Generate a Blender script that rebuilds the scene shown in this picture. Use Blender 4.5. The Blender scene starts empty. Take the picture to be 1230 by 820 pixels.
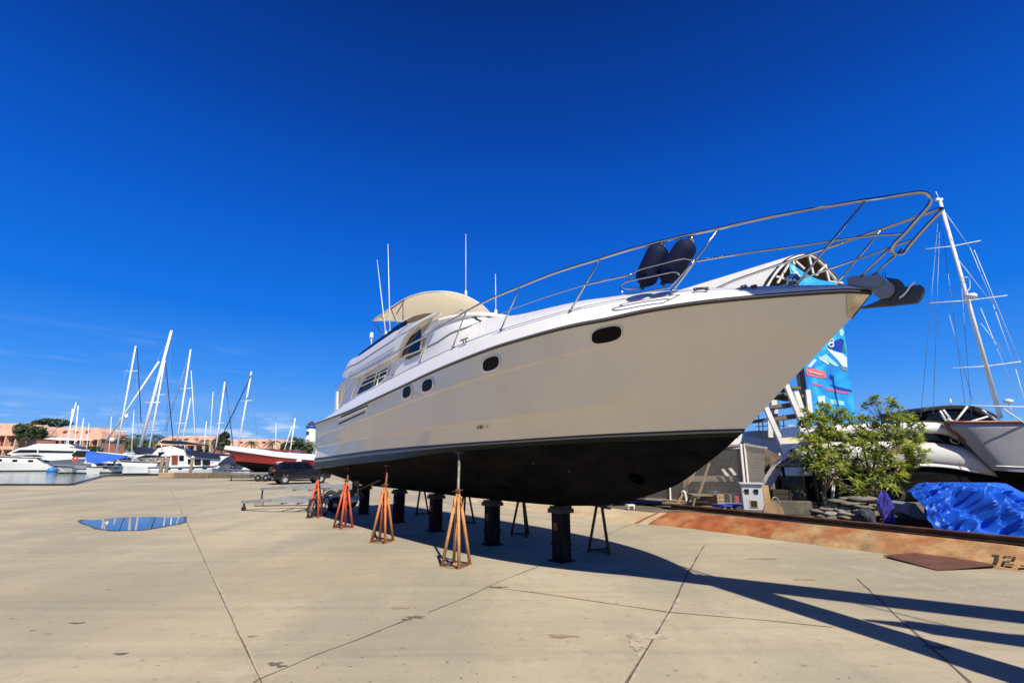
import bpy, math, random
from mathutils import Vector, Matrix
random.seed(11)
H = 2.2                       # eye height in metres
F, CX, CY = 581.0, 615.0, 410.0
TH = math.atan(138 / 581.0)
cT, sT = math.cos(TH), math.sin(TH)
sc = bpy.context.scene
col = sc.collection
PI = math.pi
R = math.radians

# ------------------------------------------------------------------ sight lines
def ray(px, py):
    x, v = px - CX, CY - py
    return Vector((x, F * cT - v * sT, F * sT + v * cT))
def at_z(px, py, z=0.0):
    r = ray(px, py); t = (z - H) / r.z
    return Vector((r.x * t, r.y * t, z))
def at_y(px, py, Y):
    r = ray(px, py); t = Y / r.y
    return Vector((r.x * t, Y, H + r.z * t))
def px_m(Y):                  # metres per picture pixel near the horizon at depth Y
    return Y / ray(CX, 548).y
# yard frame: s runs aft along the yacht, n across it
D = Vector((-448, 597, 0)).normalized()
N = Vector((D.y, -D.x, 0))
def W(s, n, z):
    return D * s + N * n + Vector((0, 0, z))
def at_n(px, py, n):
    r = ray(px, py); t = n / r.dot(N)
    return Vector((r.x * t, r.y * t, H + r.z * t))
def at_b(px, py, bfun, cn, it=40):          # on a vertical curved wall n = cn - bfun(s)
    n = cn - 1.0
    for _ in range(it):
        p = at_n(px, py, n); s = p.dot(D)
        n = 0.5 * n + 0.5 * (cn - bfun(s))
    return at_n(px, py, n)

# ------------------------------------------------------------------ interpolation
def curve(pts):
    pts = sorted(pts); xs = [p[0] for p in pts]; ys = [p[1] for p in pts]; n = len(xs)
    d = [(ys[i + 1] - ys[i]) / (xs[i + 1] - xs[i]) for i in range(n - 1)]
    m = [d[0]] + [0 if d[i - 1] * d[i] <= 0 else 2 * d[i - 1] * d[i] / (d[i - 1] + d[i]) for i in range(1, n - 1)] + [d[-1]]
    def f(x):
        if x <= xs[0]: return ys[0] + m[0] * (x - xs[0])
        if x >= xs[-1]: return ys[-1] + m[-1] * (x - xs[-1])
        k = 0
        while x > xs[k + 1]: k += 1
        h = xs[k + 1] - xs[k]; t = (x - xs[k]) / h
        return ((1 + 2 * t) * (1 - t) ** 2 * ys[k] + t * (1 - t) ** 2 * h * m[k]
                + t * t * (3 - 2 * t) * ys[k + 1] + t * t * (t - 1) * h * m[k + 1])
    return f
def smooth_path(pts, sub=6, closed=False):
    P = [Vector(p) for p in pts]; n = len(P); out = []
    segs = n if closed else n - 1
    for i in range(segs):
        a = P[(i - 1) % n] if (closed or i > 0) else P[0] * 2 - P[1]
        b, c = P[i], P[(i + 1) % n]
        d = P[(i + 2) % n] if (closed or i + 2 < n) else P[-1] * 2 - P[-2]
        for k in range(sub):
            t = k / sub
            out.append(0.5 * ((2 * b) + (c - a) * t + (2 * a - 5 * b + 4 * c - d) * t * t + (3 * b - a - 3 * c + d) * t ** 3))
    if not closed: out.append(P[-1])
    return out

# ------------------------------------------------------------------ mesh builder
class MB:
    def __init__(self):
        self.v = []; self.f = []; self.m = []; self.sm = []
    def add(self, vs, fs, mi=0, smooth=False):
        o = len(self.v); self.v += [Vector(p) for p in vs]
        for f in fs:
            self.f.append([i + o for i in f]); self.m.append(mi); self.sm.append(smooth)
        return self
    def quad(self, a, b, c, d, mi=0): return self.add([a, b, c, d], [(0, 1, 2, 3)], mi)
    def box(self, c, d, rz=0.0, mi=0, M=None, taper=1.0):
        c = Vector(c); dx, dy, dz = d[0] / 2, d[1] / 2, d[2] / 2
        vs = []
        for z in (-1, 1):
            k = taper if z > 0 else 1.0
            for x, y in ((-1, -1), (1, -1), (1, 1), (-1, 1)):
                p = Vector((x * dx * k, y * dy * k, z * dz))
                if M is not None: p = M @ p
                elif rz: p = Matrix.Rotation(rz, 3, 'Z') @ p
                vs.append(c + p)
        return self.add(vs, [(3, 2, 1, 0), (4, 5, 6, 7), (0, 1, 5, 4), (1, 2, 6, 5), (2, 3, 7, 6), (3, 0, 4, 7)], mi)
    def bbox(self, c, d, rz=0.0, bev=0.03, mi=0):      # box with chamfered vertical and top edges
        c = Vector(c); dx, dy, dz = d[0] / 2, d[1] / 2, d[2] / 2; b = bev
        def ring(k, z):
            o = []
            for x, y in ((-1, -1), (1, -1), (1, 1), (-1, 1)):
                X, Y = x * (dx - k), y * (dy - k)
                o += [(X + (b if x < 0 else -b) * (1 if x * y > 0 else 0), Y + (b if y < 0 else -b) * (0 if x * y > 0 else 1), z),
                      (X + (b if x < 0 else -b) * (0 if x * y > 0 else 1), Y + (b if y < 0 else -b) * (1 if x * y > 0 else 0), z)]
            return o
        Rm = Matrix.Rotation(rz, 3, 'Z')
        rings = [[c + Rm @ Vector(p) for p in ring(k, z)] for k, z in ((b * .6, -dz), (0, -dz + b), (0, dz - b), (b * .6, dz))]
        # order ring corner pairs
        def fix(r):
            cc = sum(r, Vector()) / len(r); iv = Rm.transposed()
            return sorted(r, key=lambda p: math.atan2((iv @ (p - cc)).y, (iv @ (p - cc)).x))
        return self.loft([fix(r) for r in rings], closed=True, caps=True, mi=mi)
    def loft(self, rings, closed=False, caps=False, mi=0, smooth=False):
        n = len(rings[0]); vs = [p for r in rings for p in r]; fs = []
        for i in range(len(rings) - 1):
            for j in range(n if closed else n - 1):
                k = (j + 1) % n
                fs.append((i * n + j, i * n + k, (i + 1) * n + k, (i + 1) * n + j))
        self.add(vs, fs, mi, smooth)
        if caps:
            self.add(rings[0], [tuple(range(n))[::-1]], mi); self.add(rings[-1], [tuple(range(n))], mi)
        return self
    def tube(self, pts, r, seg=8, mi=0, r2=None, caps=True, smooth=True, closed=False):
        P = [Vector(p) for p in pts]; n = len(P); rings = []
        up = None
        for i in range(n):
            if closed: t = P[(i + 1) % n] - P[i - 1]
            else: t = P[min(i + 1, n - 1)] - P[max(i - 1, 0)]
            if t.length < 1e-9: t = Vector((0, 0, 1))
            t.normalize()
            if up is None:
                up = Vector((0, 0, 1)) if abs(t.z) < .9 else Vector((1, 0, 0))
            a = t.cross(up)
            if a.length < 1e-6: a = t.orthogonal()
            a.normalize(); b = a.cross(t); up = b
            rr = r if r2 is None else r + (r2 - r) * i / max(1, n - 1)
            if callable(r): rr = r(i / max(1, n - 1))
            rings.append([P[i] + (a * math.cos(2 * PI * k / seg) + b * math.sin(2 * PI * k / seg)) * rr for k in range(seg)])
        if closed: rings.append(rings[0])
        self.loft(rings, closed=True, caps=caps and not closed, mi=mi, smooth=smooth)
        return self
    def bar(self, a, b, w, h=None, mi=0):              # rectangular bar between two points
        a, b = Vector(a), Vector(b); h = h or w; t = (b - a).normalized()
        up = Vector((0, 0, 1)) if abs(t.z) < .95 else Vector((1, 0, 0))
        x = t.cross(up).normalized(); y = x.cross(t)
        o = [x * w / 2 * i + y * h / 2 * j for i, j in ((-1, -1), (1, -1), (1, 1), (-1, 1))]
        return self.loft([[a + p for p in o], [b + p for p in o]], closed=True, caps=True, mi=mi)
    def lathe(self, prof, c=(0, 0, 0), seg=16, mi=0, M=None, smooth=True, caps=True):
        c = Vector(c); rings = []
        for r, z in prof:
            ring = []
            for k in range(seg):
                p = Vector((r * math.cos(2 * PI * k / seg), r * math.sin(2 * PI * k / seg), z))
                ring.append(c + (M @ p if M is not None else p))
            rings.append(ring)
        return self.loft(rings, closed=True, caps=caps, mi=mi, smooth=smooth)
    def slab(self, poly, off, mi=0):                   # flat polygon thickened by the vector off
        P = [Vector(p) for p in poly]; off = Vector(off); n = len(P)
        self.add(P, [tuple(range(n))], mi); self.add([p + off for p in P], [tuple(range(n))[::-1]], mi)
        self.loft([P, [p + off for p in P]], closed=True, mi=mi)
        return self
    def build(self, name, mats, parent=None, recalc=True, sharp=None):
        if not isinstance(mats, (list, tuple)): mats = [mats]
        me = bpy.data.meshes.new(name)
        o0 = wloc(parent) if parent is not None else Vector()
        me.from_pydata([tuple(p - o0) for p in self.v], [], self.f)
        for m in mats: me.materials.append(m)
        for p, mi, s in zip(me.polygons, self.m, self.sm):
            p.material_index = mi; p.use_smooth = s
        if recalc:
            import bmesh
            bm = bmesh.new(); bm.from_mesh(me)
            bmesh.ops.remove_doubles(bm, verts=bm.verts, dist=1e-5)
            bmesh.ops.recalc_face_normals(bm, faces=bm.faces)
            if sharp is not None:
                for e in bm.edges:
                    if len(e.link_faces) == 2 and e.calc_face_angle(0) > R(sharp): e.smooth = False
            bm.to_mesh(me); bm.free()
        ob = bpy.data.objects.new(name, me); col.objects.link(ob)
        if parent is not None: ob.parent = parent
        return ob
def wloc(o):
    p = Vector()
    while o is not None:
        p += Vector(o.location); o = o.parent
    return p
def tag(o, label=None, cat=None, group=None, kind=None):
    if label: o['label'] = label
    if cat: o['category'] = cat
    if group: o['group'] = group
    if kind: o['kind'] = kind
    return o
def thing(name, loc, label, cat, group=None):
    o = bpy.data.objects.new(name, None); col.objects.link(o)
    o.empty_display_size = .2; o.location = loc
    return tag(o, label, cat, group)
def copy_tree(o, parent=None):
    c = o.copy(); col.objects.link(c); c.parent = parent
    for ch in list(o.children): copy_tree(ch, c)
    return c

# ------------------------------------------------------------------ materials
def nd(nt, t, **k):
    n = nt.nodes.new(t)
    for a, b in k.items():
        if a in n.inputs.keys(): n.inputs[a].default_value = b
        else: setattr(n, a, b)
    return n
def mat(name, c, rough=.5, metal=0.0, var=.0, vscale=3.0, bump=0.0, bscale=20.0, coat=0.0, dirt=None, dscale=1.2, damt=.5, dlo=.48, dhi=.68, spec=.5, stretch=None):
    """plain procedural material: base colour with noise variation, optional second 'dirt' colour and bump"""
    m = bpy.data.materials.new(name); m.use_nodes = True; nt = m.node_tree
    b = nt.nodes['Principled BSDF']; L = nt.links.new
    b.inputs['Roughness'].default_value = rough; b.inputs['Metallic'].default_value = metal
    b.inputs['Coat Weight'].default_value = coat; b.inputs['Specular IOR Level'].default_value = spec
    b.inputs['Base Color'].default_value = (*c, 1)
    tc = nt.nodes.new('ShaderNodeTexCoord'); vec = tc.outputs['Object']
    if stretch:
        mp = nt.nodes.new('ShaderNodeMapping'); mp.inputs['Scale'].default_value = stretch; L(vec, mp.inputs[0]); vec = mp.outputs[0]
    out = None
    if var > 0:
        n = nd(nt, 'ShaderNodeTexNoise', Scale=vscale, Detail=6.0, Roughness=.6); L(vec, n.inputs['Vector'])
        r = nt.nodes.new('ShaderNodeValToRGB')
        r.color_ramp.elements[0].position = .3; r.color_ramp.elements[1].position = .72
        r.color_ramp.elements[0].color = (*[x * (1 - var) for x in c], 1)
        r.color_ramp.elements[1].color = (*[min(1, x * (1 + var * .6)) for x in c], 1)
        L(n.outputs['Fac'], r.inputs[0]); out = r.outputs[0]
    if dirt:
        n = nd(nt, 'ShaderNodeTexNoise', Scale=dscale, Detail=8.0, Roughness=.65); L(vec, n.inputs['Vector'])
        mr = nd(nt, 'ShaderNodeMapRange'); mr.inputs[1].default_value = dlo; mr.inputs[2].default_value = dhi
        mr.inputs[3].default_value = 0; mr.inputs[4].default_value = damt; L(n.outputs['Fac'], mr.inputs[0])
        mx = nt.nodes.new('ShaderNodeMixRGB'); mx.inputs[1].default_value = (*c, 1); mx.inputs[2].default_value = (*dirt, 1)
        if out: L(out, mx.inputs[1])
        L(mr.outputs[0], mx.inputs[0]); out = mx.outputs[0]
    if out: L(out, b.inputs['Base Color'])
    if bump > 0:
        n = nd(nt, 'ShaderNodeTexNoise', Scale=bscale, Detail=5.0); L(vec, n.inputs['Vector'])
        bp = nd(nt, 'ShaderNodeBump', Strength=bump, Distance=.02); L(n.outputs['Fac'], bp.inputs['Height']); L(bp.outputs[0], b.inputs['Normal'])
    return m
def emboss(name, c, rough=.3): return mat(name, c, rough)

# ------------------------------------------------------------------ camera, world, sun
cam = bpy.data.cameras.new('camera'); cam.sensor_width = 36; cam.lens = 36 * F / 1230; cam.clip_start = .05; cam.clip_end = 6000
co = bpy.data.objects.new('camera', cam); col.objects.link(co); co.location = (0, 0, H); co.rotation_euler = (PI / 2 + TH, 0, 0)
sc.camera = co
SUN = Vector((.344, -.738, 1.0)).normalized()
sl = bpy.data.lights.new('sun', 'SUN'); sl.energy = 4.6; sl.angle = R(.5); sl.color = (1, .93, .80)
so = bpy.data.objects.new('sun', sl); col.objects.link(so)
so.rotation_euler = SUN.to_track_quat('Z', 'Y').to_euler()
wd = bpy.data.worlds.new('World'); sc.world = wd; wd.use_nodes = True; nt = wd.node_tree; L = nt.links.new
bg = nt.nodes['Background']; bg.inputs[1].default_value = .1
sky = nt.nodes.new('ShaderNodeTexSky'); sky.sky_type = 'NISHITA'; sky.sun_disc = False
sky.sun_elevation = math.asin(SUN.z); sky.sun_rotation = math.atan2(SUN.x, SUN.y)
sky.altitude = 600; sky.air_density = 1.0; sky.dust_density = 0.0; sky.ozone_density = 4.0
sky_mix = nt.nodes.new('ShaderNodeMixRGB'); sky_mix.inputs[0].default_value = .97; L(sky.outputs[0], sky_mix.inputs[1])
rp = nt.nodes.new('ShaderNodeValToRGB'); cr = rp.color_ramp
SKYR = [(0.0, (1.55, 3.45, 6.6)), (.06, (1.0, 2.9, 6.6)), (.14, (.30, 2.05, 6.5)), (.26, (.02, 1.25, 5.7)), (.42, (.001, .76, 4.5)), (.60, (.0, .38, 2.7)), (.78, (.0, .17, 1.35)), (1.0, (.0, .10, .75))]
while len(cr.elements) < len(SKYR): cr.elements.new(.5)
for e, (p_, c_) in zip(cr.elements, SKYR): e.position = p_; e.color = (*c_, 1)
L(rp.outputs[0], sky_mix.inputs[2]); hs = sky_mix
# thin cirrus and low cumulus by direction
tc = nt.nodes.new('ShaderNodeTexCoord'); sep = nt.nodes.new('ShaderNodeSeparateXYZ'); L(tc.outputs['Generated'], sep.inputs[0]); L(sep.outputs[2], rp.inputs[0])
def wmath(op, a, b=None):
    n = nt.nodes.new('ShaderNodeMath'); n.operation = op
    for i, x in enumerate((a, b)):
        if x is None: continue
        if isinstance(x, (int, float)): n.inputs[i].default_value = x
        else: L(x, n.inputs[i])
    return n.outputs[0]
def wrange(x, a, b, c=0.0, d=1.0):
    n = nt.nodes.new('ShaderNodeMapRange'); n.interpolation_type = 'SMOOTHSTEP'
    L(x, n.inputs[0])
    for i, q in enumerate((a, b, c, d)): n.inputs[i + 1].default_value = q
    return n.outputs[0]
az = wmath('ARCTAN2', sep.outputs[0], sep.outputs[1])
cmb = nt.nodes.new('ShaderNodeCombineXYZ'); L(wmath('MULTIPLY', az, 6.0), cmb.inputs[0]); L(wmath('MULTIPLY', sep.outputs[2], 26.0), cmb.inputs[1])
n1 = nd(nt, 'ShaderNodeTexNoise', Scale=1.6, Detail=9.0, Roughness=.62); L(cmb.outputs[0], n1.inputs['Vector'])
low = wmath('MULTIPLY', wrange(sep.outputs[2], .012, .04), wrange(sep.outputs[2], .05, .085, 1.0, 0.0))
low = wmath('MULTIPLY', low, wrange(az, -.25, -.5, 0.0, 1.0))
cum = wmath('MULTIPLY', wrange(n1.outputs['Fac'], .47, .62), low)
cmb2 = nt.nodes.new('ShaderNodeCombineXYZ'); L(wmath('ADD', wmath('MULTIPLY', az, 2.2), wmath('MULTIPLY', sep.outputs[2], -2.0)), cmb2.inputs[0]); L(wmath('ADD', wmath('MULTIPLY', sep.outputs[2], 20.0), wmath('MULTIPLY', az, 1.2)), cmb2.inputs[1])
n2 = nd(nt, 'ShaderNodeTexNoise', Scale=1.7, Detail=7.0, Roughness=.55); L(cmb2.outputs[0], n2.inputs['Vector'])
cir = wmath('MULTIPLY', wrange(n2.outputs['Fac'], .48, .75, 0.0, .30), wmath('MULTIPLY', wrange(sep.outputs[2], .07, .11), wrange(sep.outputs[2], .15, .22, 1.0, 0.0)))
cir = wmath('MULTIPLY', cir, wrange(az, -.35, -.65, 0.0, 1.0))
mx1 = nt.nodes.new('ShaderNodeMixRGB'); mx1.inputs[2].default_value = (6.5, 6.8, 7.6, 1); L(hs.outputs[0], mx1.inputs[1]); L(wmath('MULTIPLY', cum, .5), mx1.inputs[0])
mx2 = nt.nodes.new('ShaderNodeMixRGB'); mx2.inputs[2].default_value = (5.5, 6.6, 8.5, 1); L(mx1.outputs[0], mx2.inputs[1]); L(cir, mx2.inputs[0])
L(mx2.outputs[0], bg.inputs[0])
vs = sc.view_settings
sc.display_settings.display_device = 'sRGB'; vs.view_transform = 'Standard'; vs.look = 'None'; vs.gamma = 1; vs.exposure = 0.47; vs.use_curve_mapping = False
sc.render.engine = 'CYCLES'; sc.cycles.max_bounces = 8
# ------------------------------------------------------------------ ground, water, bank
def seg_nodes(nt, vec_sep, a, b, w): pass
def ground_material():
    m = bpy.data.materials.new('yard_concrete'); m.use_nodes = True; nt = m.node_tree; L = nt.links.new
    b = nt.nodes['Principled BSDF']; b.inputs['Roughness'].default_value = .85; b.inputs['Specular IOR Level'].default_value = .3
    tc = nt.nodes.new('ShaderNodeTexCoord')
    def noise(scale, det=8.0, rough=.6, st=None, rot=0.0):
        n = nd(nt, 'ShaderNodeTexNoise', Scale=scale, Detail=det, Roughness=rough)
        mp = nt.nodes.new('ShaderNodeMapping'); L(tc.outputs['Object'], mp.inputs[0])
        mp.inputs['Rotation'].default_value = (0, 0, rot)
        if st: mp.inputs['Scale'].default_value = st
        L(mp.outputs[0], n.inputs['Vector']); return n.outputs['Fac']
    def ramp(f, a, b_, lo, hi):
        r = nd(nt, 'ShaderNodeMapRange'); L(f, r.inputs[0])
        for i, q in enumerate((a, b_, lo, hi)): r.inputs[i + 1].default_value = q
        return r.outputs[0]
    def mix(f, c1, c2, mode='MIX'):
        x = nt.nodes.new('ShaderNodeMixRGB'); x.blend_type = mode
        for i, c in ((1, c1), (2, c2)):
            if isinstance(c, tuple): x.inputs[i].default_value = (*c, 1)
            else: L(c, x.inputs[i])
        if isinstance(f, float): x.inputs[0].default_value = f
        else: L(f, x.inputs[0])
        return x.outputs[0]
    big = noise(.16, 6.0, .55)
    c = mix(ramp(big, .40, .60, 0, 1), (.335, .297, .215), (.45, .395, .285))
    warm = noise(.33, 7.0, .6)
    c = mix(ramp(warm, .52, .72, 0, .45), c, (.46, .365, .23))
    grey = noise(.21, 8.0, .65, (1.6, .5, 1), R(36))
    c = mix(ramp(grey, .48, .62, 0, .75), c, (.30, .28, .22))
    tyre = noise(.55, 9.0, .75, (.06, 2.6, 1), R(-12)); c = mix(ramp(tyre, .54, .68, 0, .5), c, (.20, .18, .145))
    blotch = noise(2.6, 9.0, .75); c = mix(ramp(blotch, .53, .70, 0, .45), c, (.24, .20, .145))
    streak = noise(1.1, 8.0, .7, (.16, 1.7, 1), R(-53))
    c = mix(ramp(streak, .48, .70, 0, .38), c, (.25, .225, .175))
    streak2 = noise(.8, 8.0, .7, (.12, 1.5, 1), R(20))
    c = mix(ramp(streak2, .54, .72, 0, .32), c, (.53, .46, .34))
    fine = noise(48.0, 6.0, .8)
    c = mix(.34, c, mix(ramp(fine, .3, .7, 0, 1), (.25, .23, .19), (.62, .58, .5)), 'OVERLAY')
    pit = noise(6.5, 3.0, .5)
    c = mix(ramp(pit, .66, .74, 0, .55), c, (.13, .11, .085))
    edge = noise(.45, 10.0, .8); c = mix(ramp(edge, .56, .60, 0, .22), c, (.50, .45, .34))
    edge2 = noise(.37, 10.0, .85, (1, 1.4, 1), R(60)); c = mix(ramp(edge2, .57, .62, 0, .28), c, (.22, .195, .15))
    rust = noise(.9, 5.0, .5)
    c = mix(ramp(rust, .70, .78, 0, .5), c, (.26, .13, .07))
    L(c, b.inputs['Base Color'])
    bp = nd(nt, 'ShaderNodeBump', Strength=.35, Distance=.012); L(noise(16.0, 8.0, .7), bp.inputs['Height'])
    bp2 = nd(nt, 'ShaderNodeBump', Strength=.25, Distance=.05); L(noise(1.3, 5.0), bp2.inputs['Height']); L(bp.outputs[0], bp2.inputs['Normal'])
    L(bp2.outputs[0], b.inputs['Normal'])
    return m
M_ground = ground_material()
M_joint = mat('joint_dirt', (.13, .10, .068), .95, var=.5, vscale=9)
M_patch = mat('joint_mortar', (.40, .345, .25), .95, var=.35, vscale=7, bump=.5, bscale=30)
M_stain = mat('oil_stain', (.145, .12, .09), .9, var=.35, vscale=12)
M_quay = mat('quay_wall', (.24, .21, .17), .9, var=.35, vscale=1.5)
M_bank = mat('bank_concrete', (.40, .25, .115), .9, var=.45, vscale=2.2, bump=.7, bscale=9, dirt=(.29, .09, .026), dscale=.85, damt=.95, dlo=.45, dhi=.62, stretch=(1, 1, .35))
M_bank_rust = mat('rust_stained_concrete', (.32, .092, .026), .9, var=.5, vscale=2.6, bump=.7, bscale=9, dirt=(.40, .21, .085), dscale=1.1, damt=.8, dlo=.50, dhi=.66, stretch=(1, 1, .35))

qa = at_z(-140, 583); qb = at_z(86, 583); qc = at_z(126, 572); qd = at_z(470, 567.3)
g = MB()
FAR = 1500
pts = [Vector((-FAR, -200, 0)), Vector((FAR, -200, 0)), Vector((FAR, FAR, 0)), Vector((40, FAR, 0)), Vector((20, 400, 0)), qd, qc, qb, qa, Vector((-FAR, qa.y + 20, 0))]
g.add(pts, [tuple(range(len(pts)))], 0)
# quay face going down into the basin
for a, b in ((pts[9], qa), (qa, qb), (qb, qc), (qc, qd), (qd, pts[4]), (pts[4], pts[3])):
    g.quad(a, b, b - Vector((0, 0, 3)), a - Vector((0, 0, 3)), 1)
# dark timber kerb along the basin edge
for a, b in ((qa, qb), (qb, qc), (qc, qd)):
    u = (b - a).normalized(); v = Vector((-u.y, u.x, 0)) * .12
    if v.y < 0: v = -v
    for k in (0, 1):
        p0, p1 = a + Vector((0, 0, .004)), b + Vector((0, 0, .004)); hgt = Vector((0, 0, .14))
        if k == 0: g.quad(p0 - v, p1 - v, p1 - v + hgt, p0 - v + hgt, 6)
        else: g.quad(p0 - v + hgt, p1 - v + hgt, p1 + v + hgt, p0 + v + hgt, 6)
# joints: strips a few millimetres proud, with a wandering edge
def joint(pix, w, mi=2, z=.004, wob=.5, sub=14):
    P = [at_z(*p) for p in pix]; path = []
    for a, b in zip(P[:-1], P[1:]):
        k = max(3, int((b - a).length / .35))
        path += [a.lerp(b, i / k) for i in range(k)]
    path.append(P[-1])
    l, r = [], []
    for i, p in enumerate(path):
        t = (path[min(i + 1, len(path) - 1)] - path[max(i - 1, 0)]).normalized(); q = Vector((-t.y, t.x, 0))
        o = random.uniform(-1, 1) * w * .35; ww = w * random.uniform(1 - wob, 1 + wob) / 2
        l.append(p + q * (o + ww) + Vector((0, 0, z))); r.append(p + q * (o - ww) + Vector((0, 0, z)))
    for i in range(len(path) - 1): g.quad(r[i], r[i + 1], l[i + 1], l[i], mi)
joint([(203, 583), (222, 622), (262, 708), (287, 762), (312, 815), (330, 850)], .013)
joint([(205, 590), (224, 625), (262, 706), (288, 763), (312, 817)], .05, 3, .003)
joint([(285, 832), (312, 815), (380, 786), (440, 764), (500, 739)], .02)
joint([(515, 735), (560, 717), (600, 698), (642, 682), (700, 655), (760, 628)], .020)
joint([(590, 705), (640, 711), (720, 723), (805, 735), (900, 743), (1000, 753)], .022)
joint([(846, 655), (825, 690), (805, 733), (780, 775), (750, 822), (735, 850)], .028)
joint([(815, 715), (790, 760), (762, 805), (750, 825)], .11, 3, .003)
joint([(1030, 695), (1075, 738), (1120, 779), (1165, 818), (1185, 838)], .026)
joint([(0, 612), (60, 606), (140, 603), (208, 600)], .02)
joint([(430, 566), (560, 612), (700, 628)], .03)
def blot(px, py, rx, ry, mi, z=.005, n=22, seed=0):
    c = at_z(px, py); rnd = random.Random(seed + px); ring = []
    ph = [rnd.uniform(0, 6.28) for _ in range(4)]
    for i in range(n):
        a = 2 * PI * i / n
        k = 1 + .28 * math.sin(3 * a + ph[0]) + .2 * math.sin(5 * a + ph[1]) + .15 * math.sin(9 * a + ph[2]) + rnd.uniform(-.12, .12)
        ring.append(c + Vector((rx * k * math.cos(a), ry * k * math.sin(a), z)))
    g.add([c + Vector((0, 0, z))] + ring, [(0, i + 1, (i + 1) % n + 1) for i in range(n)], mi)
blot(500, 741, .11, .05, 4); blot(488, 744, .07, .04, 4, .006); blot(330, 797, .07, .045, 4); blot(338, 800, .05, .03, 4, .006); blot(303, 764, .05, .03, 5); blot(597, 705, .16, .05, 4, .006)
blot(918, 671, .30, .08, 5); blot(968, 696, .2, .05, 5); blot(773, 765, .22, .12, 3, .006); blot(766, 775, .1, .14, 3, .007)
blot(675, 764, .16, .06, 5); blot(480, 730, .13, .04, 5); blot(93, 748, .10, .03, 4); blot(145, 785, .07, .03, 4); blot(1125, 777, .12, .06, 4)
rnd = random.Random(5)
for i in range(220):
    px = rnd.uniform(-20, 1240); py = rnd.uniform(640, 830) ** 1.0
    blot(px, py, rnd.uniform(.004, .016), rnd.uniform(.003, .01), 4, .006, 7, i)
M_stain2 = mat('faint_stain', (.30, .21, .13), .9, var=.3, vscale=9)
ground = g.build('ground', [M_ground, M_quay, M_joint, M_patch, M_stain, M_stain2, mat('kerb_timber', (.035, .028, .02), .9, var=.3)], recalc=False)
tag(ground, kind='structure')

# puddle on the slab
M_pud = mat('puddle_water', (.05, .05, .045), .015, spec=.9)
M_wet = mat('wet_concrete', (.12, .10, .075), .35, var=.3)
pp = [(98, 627), (102, 624), (112, 624.5), (135, 622.6), (160, 621.4), (190, 621), (212, 622), (220, 620.5), (221, 627), (214, 629), (196, 632), (176, 636), (150, 637), (125, 636), (108, 631.5)]
pd = MB(); cpt = at_z(160, 628)
poly = smooth_path([at_z(*p) for p in pp], 3, True)
pd.add([p + Vector((0, 0, .012)) for p in poly], [tuple(range(len(poly)))], 0)
out = [cpt + (p - cpt) * (1.06 + .02 * math.sin(i * 1.9) + .02 * math.sin(i * .7)) + Vector((0, .02 * math.sin(i * 2.3), .006)) for i, p in enumerate(poly)]
M_wet = mat('wet_concrete', (.10, .082, .058), .5, var=.4, vscale=5)
pd.add(out, [tuple(range(len(out)))], 1)
tag(pd.build('puddle', [M_pud, M_wet], recalc=False), kind='structure')

# basin water
mw = bpy.data.materials.new('basin_water'); mw.use_nodes = True; nt_ = mw.node_tree; b = nt_.nodes['Principled BSDF']
b.inputs['Base Color'].default_value = (.10, .15, .13, 1); b.inputs['Roughness'].default_value = .06; b.inputs['Specular IOR Level'].default_value = .7
tcw = nt_.nodes.new('ShaderNodeTexCoord'); nn = nd(nt_, 'ShaderNodeTexNoise', Scale=1.1, Detail=4.0)
mpw = nt_.nodes.new('ShaderNodeMapping'); mpw.inputs['Scale'].default_value = (.6, 1.6, 1); nt_.links.new(tcw.outputs['Object'], mpw.inputs[0]); nt_.links.new(mpw.outputs[0], nn.inputs['Vector'])
bpw = nd(nt_, 'ShaderNodeBump', Strength=.35, Distance=.15); nt_.links.new(nn.outputs['Fac'], bpw.inputs['Height']); nt_.links.new(bpw.outputs[0], b.inputs['Normal'])
ZW = -.75
wm = MB().add([(-FAR, 20, ZW), (300, 20, ZW), (300, FAR, ZW), (-FAR, FAR, ZW)], [(0, 1, 2, 3)])
# keep the water out from under the yard: a sheet only beyond the quay
wm = MB().add([pts[9] + Vector((0, -1, ZW)), qa + Vector((0, -.2, ZW)), qb + Vector((.2, -.2, ZW)), qc + Vector((0, -.4, ZW)), qd + Vector((0, -.4, ZW)), Vector((20, 400, ZW)), Vector((40, FAR, ZW)), Vector((-FAR, FAR, ZW))], [tuple(range(8))])
tag(wm.build('water', mw, recalc=False), kind='structure')
# far shore behind the boats
M_shore = mat('shore_soil', (.16, .17, .09), .95, var=.4, vscale=.2)
sh = MB().add([(-FAR, 150, -.2), (-40, 150, -.2), (60, 140, -.2), (60, FAR - 50, .5), (-FAR, FAR - 50, .5)], [(0, 1, 2, 3, 4)])
tag(sh.build('shore', M_shore, recalc=False), kind='structure')

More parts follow.
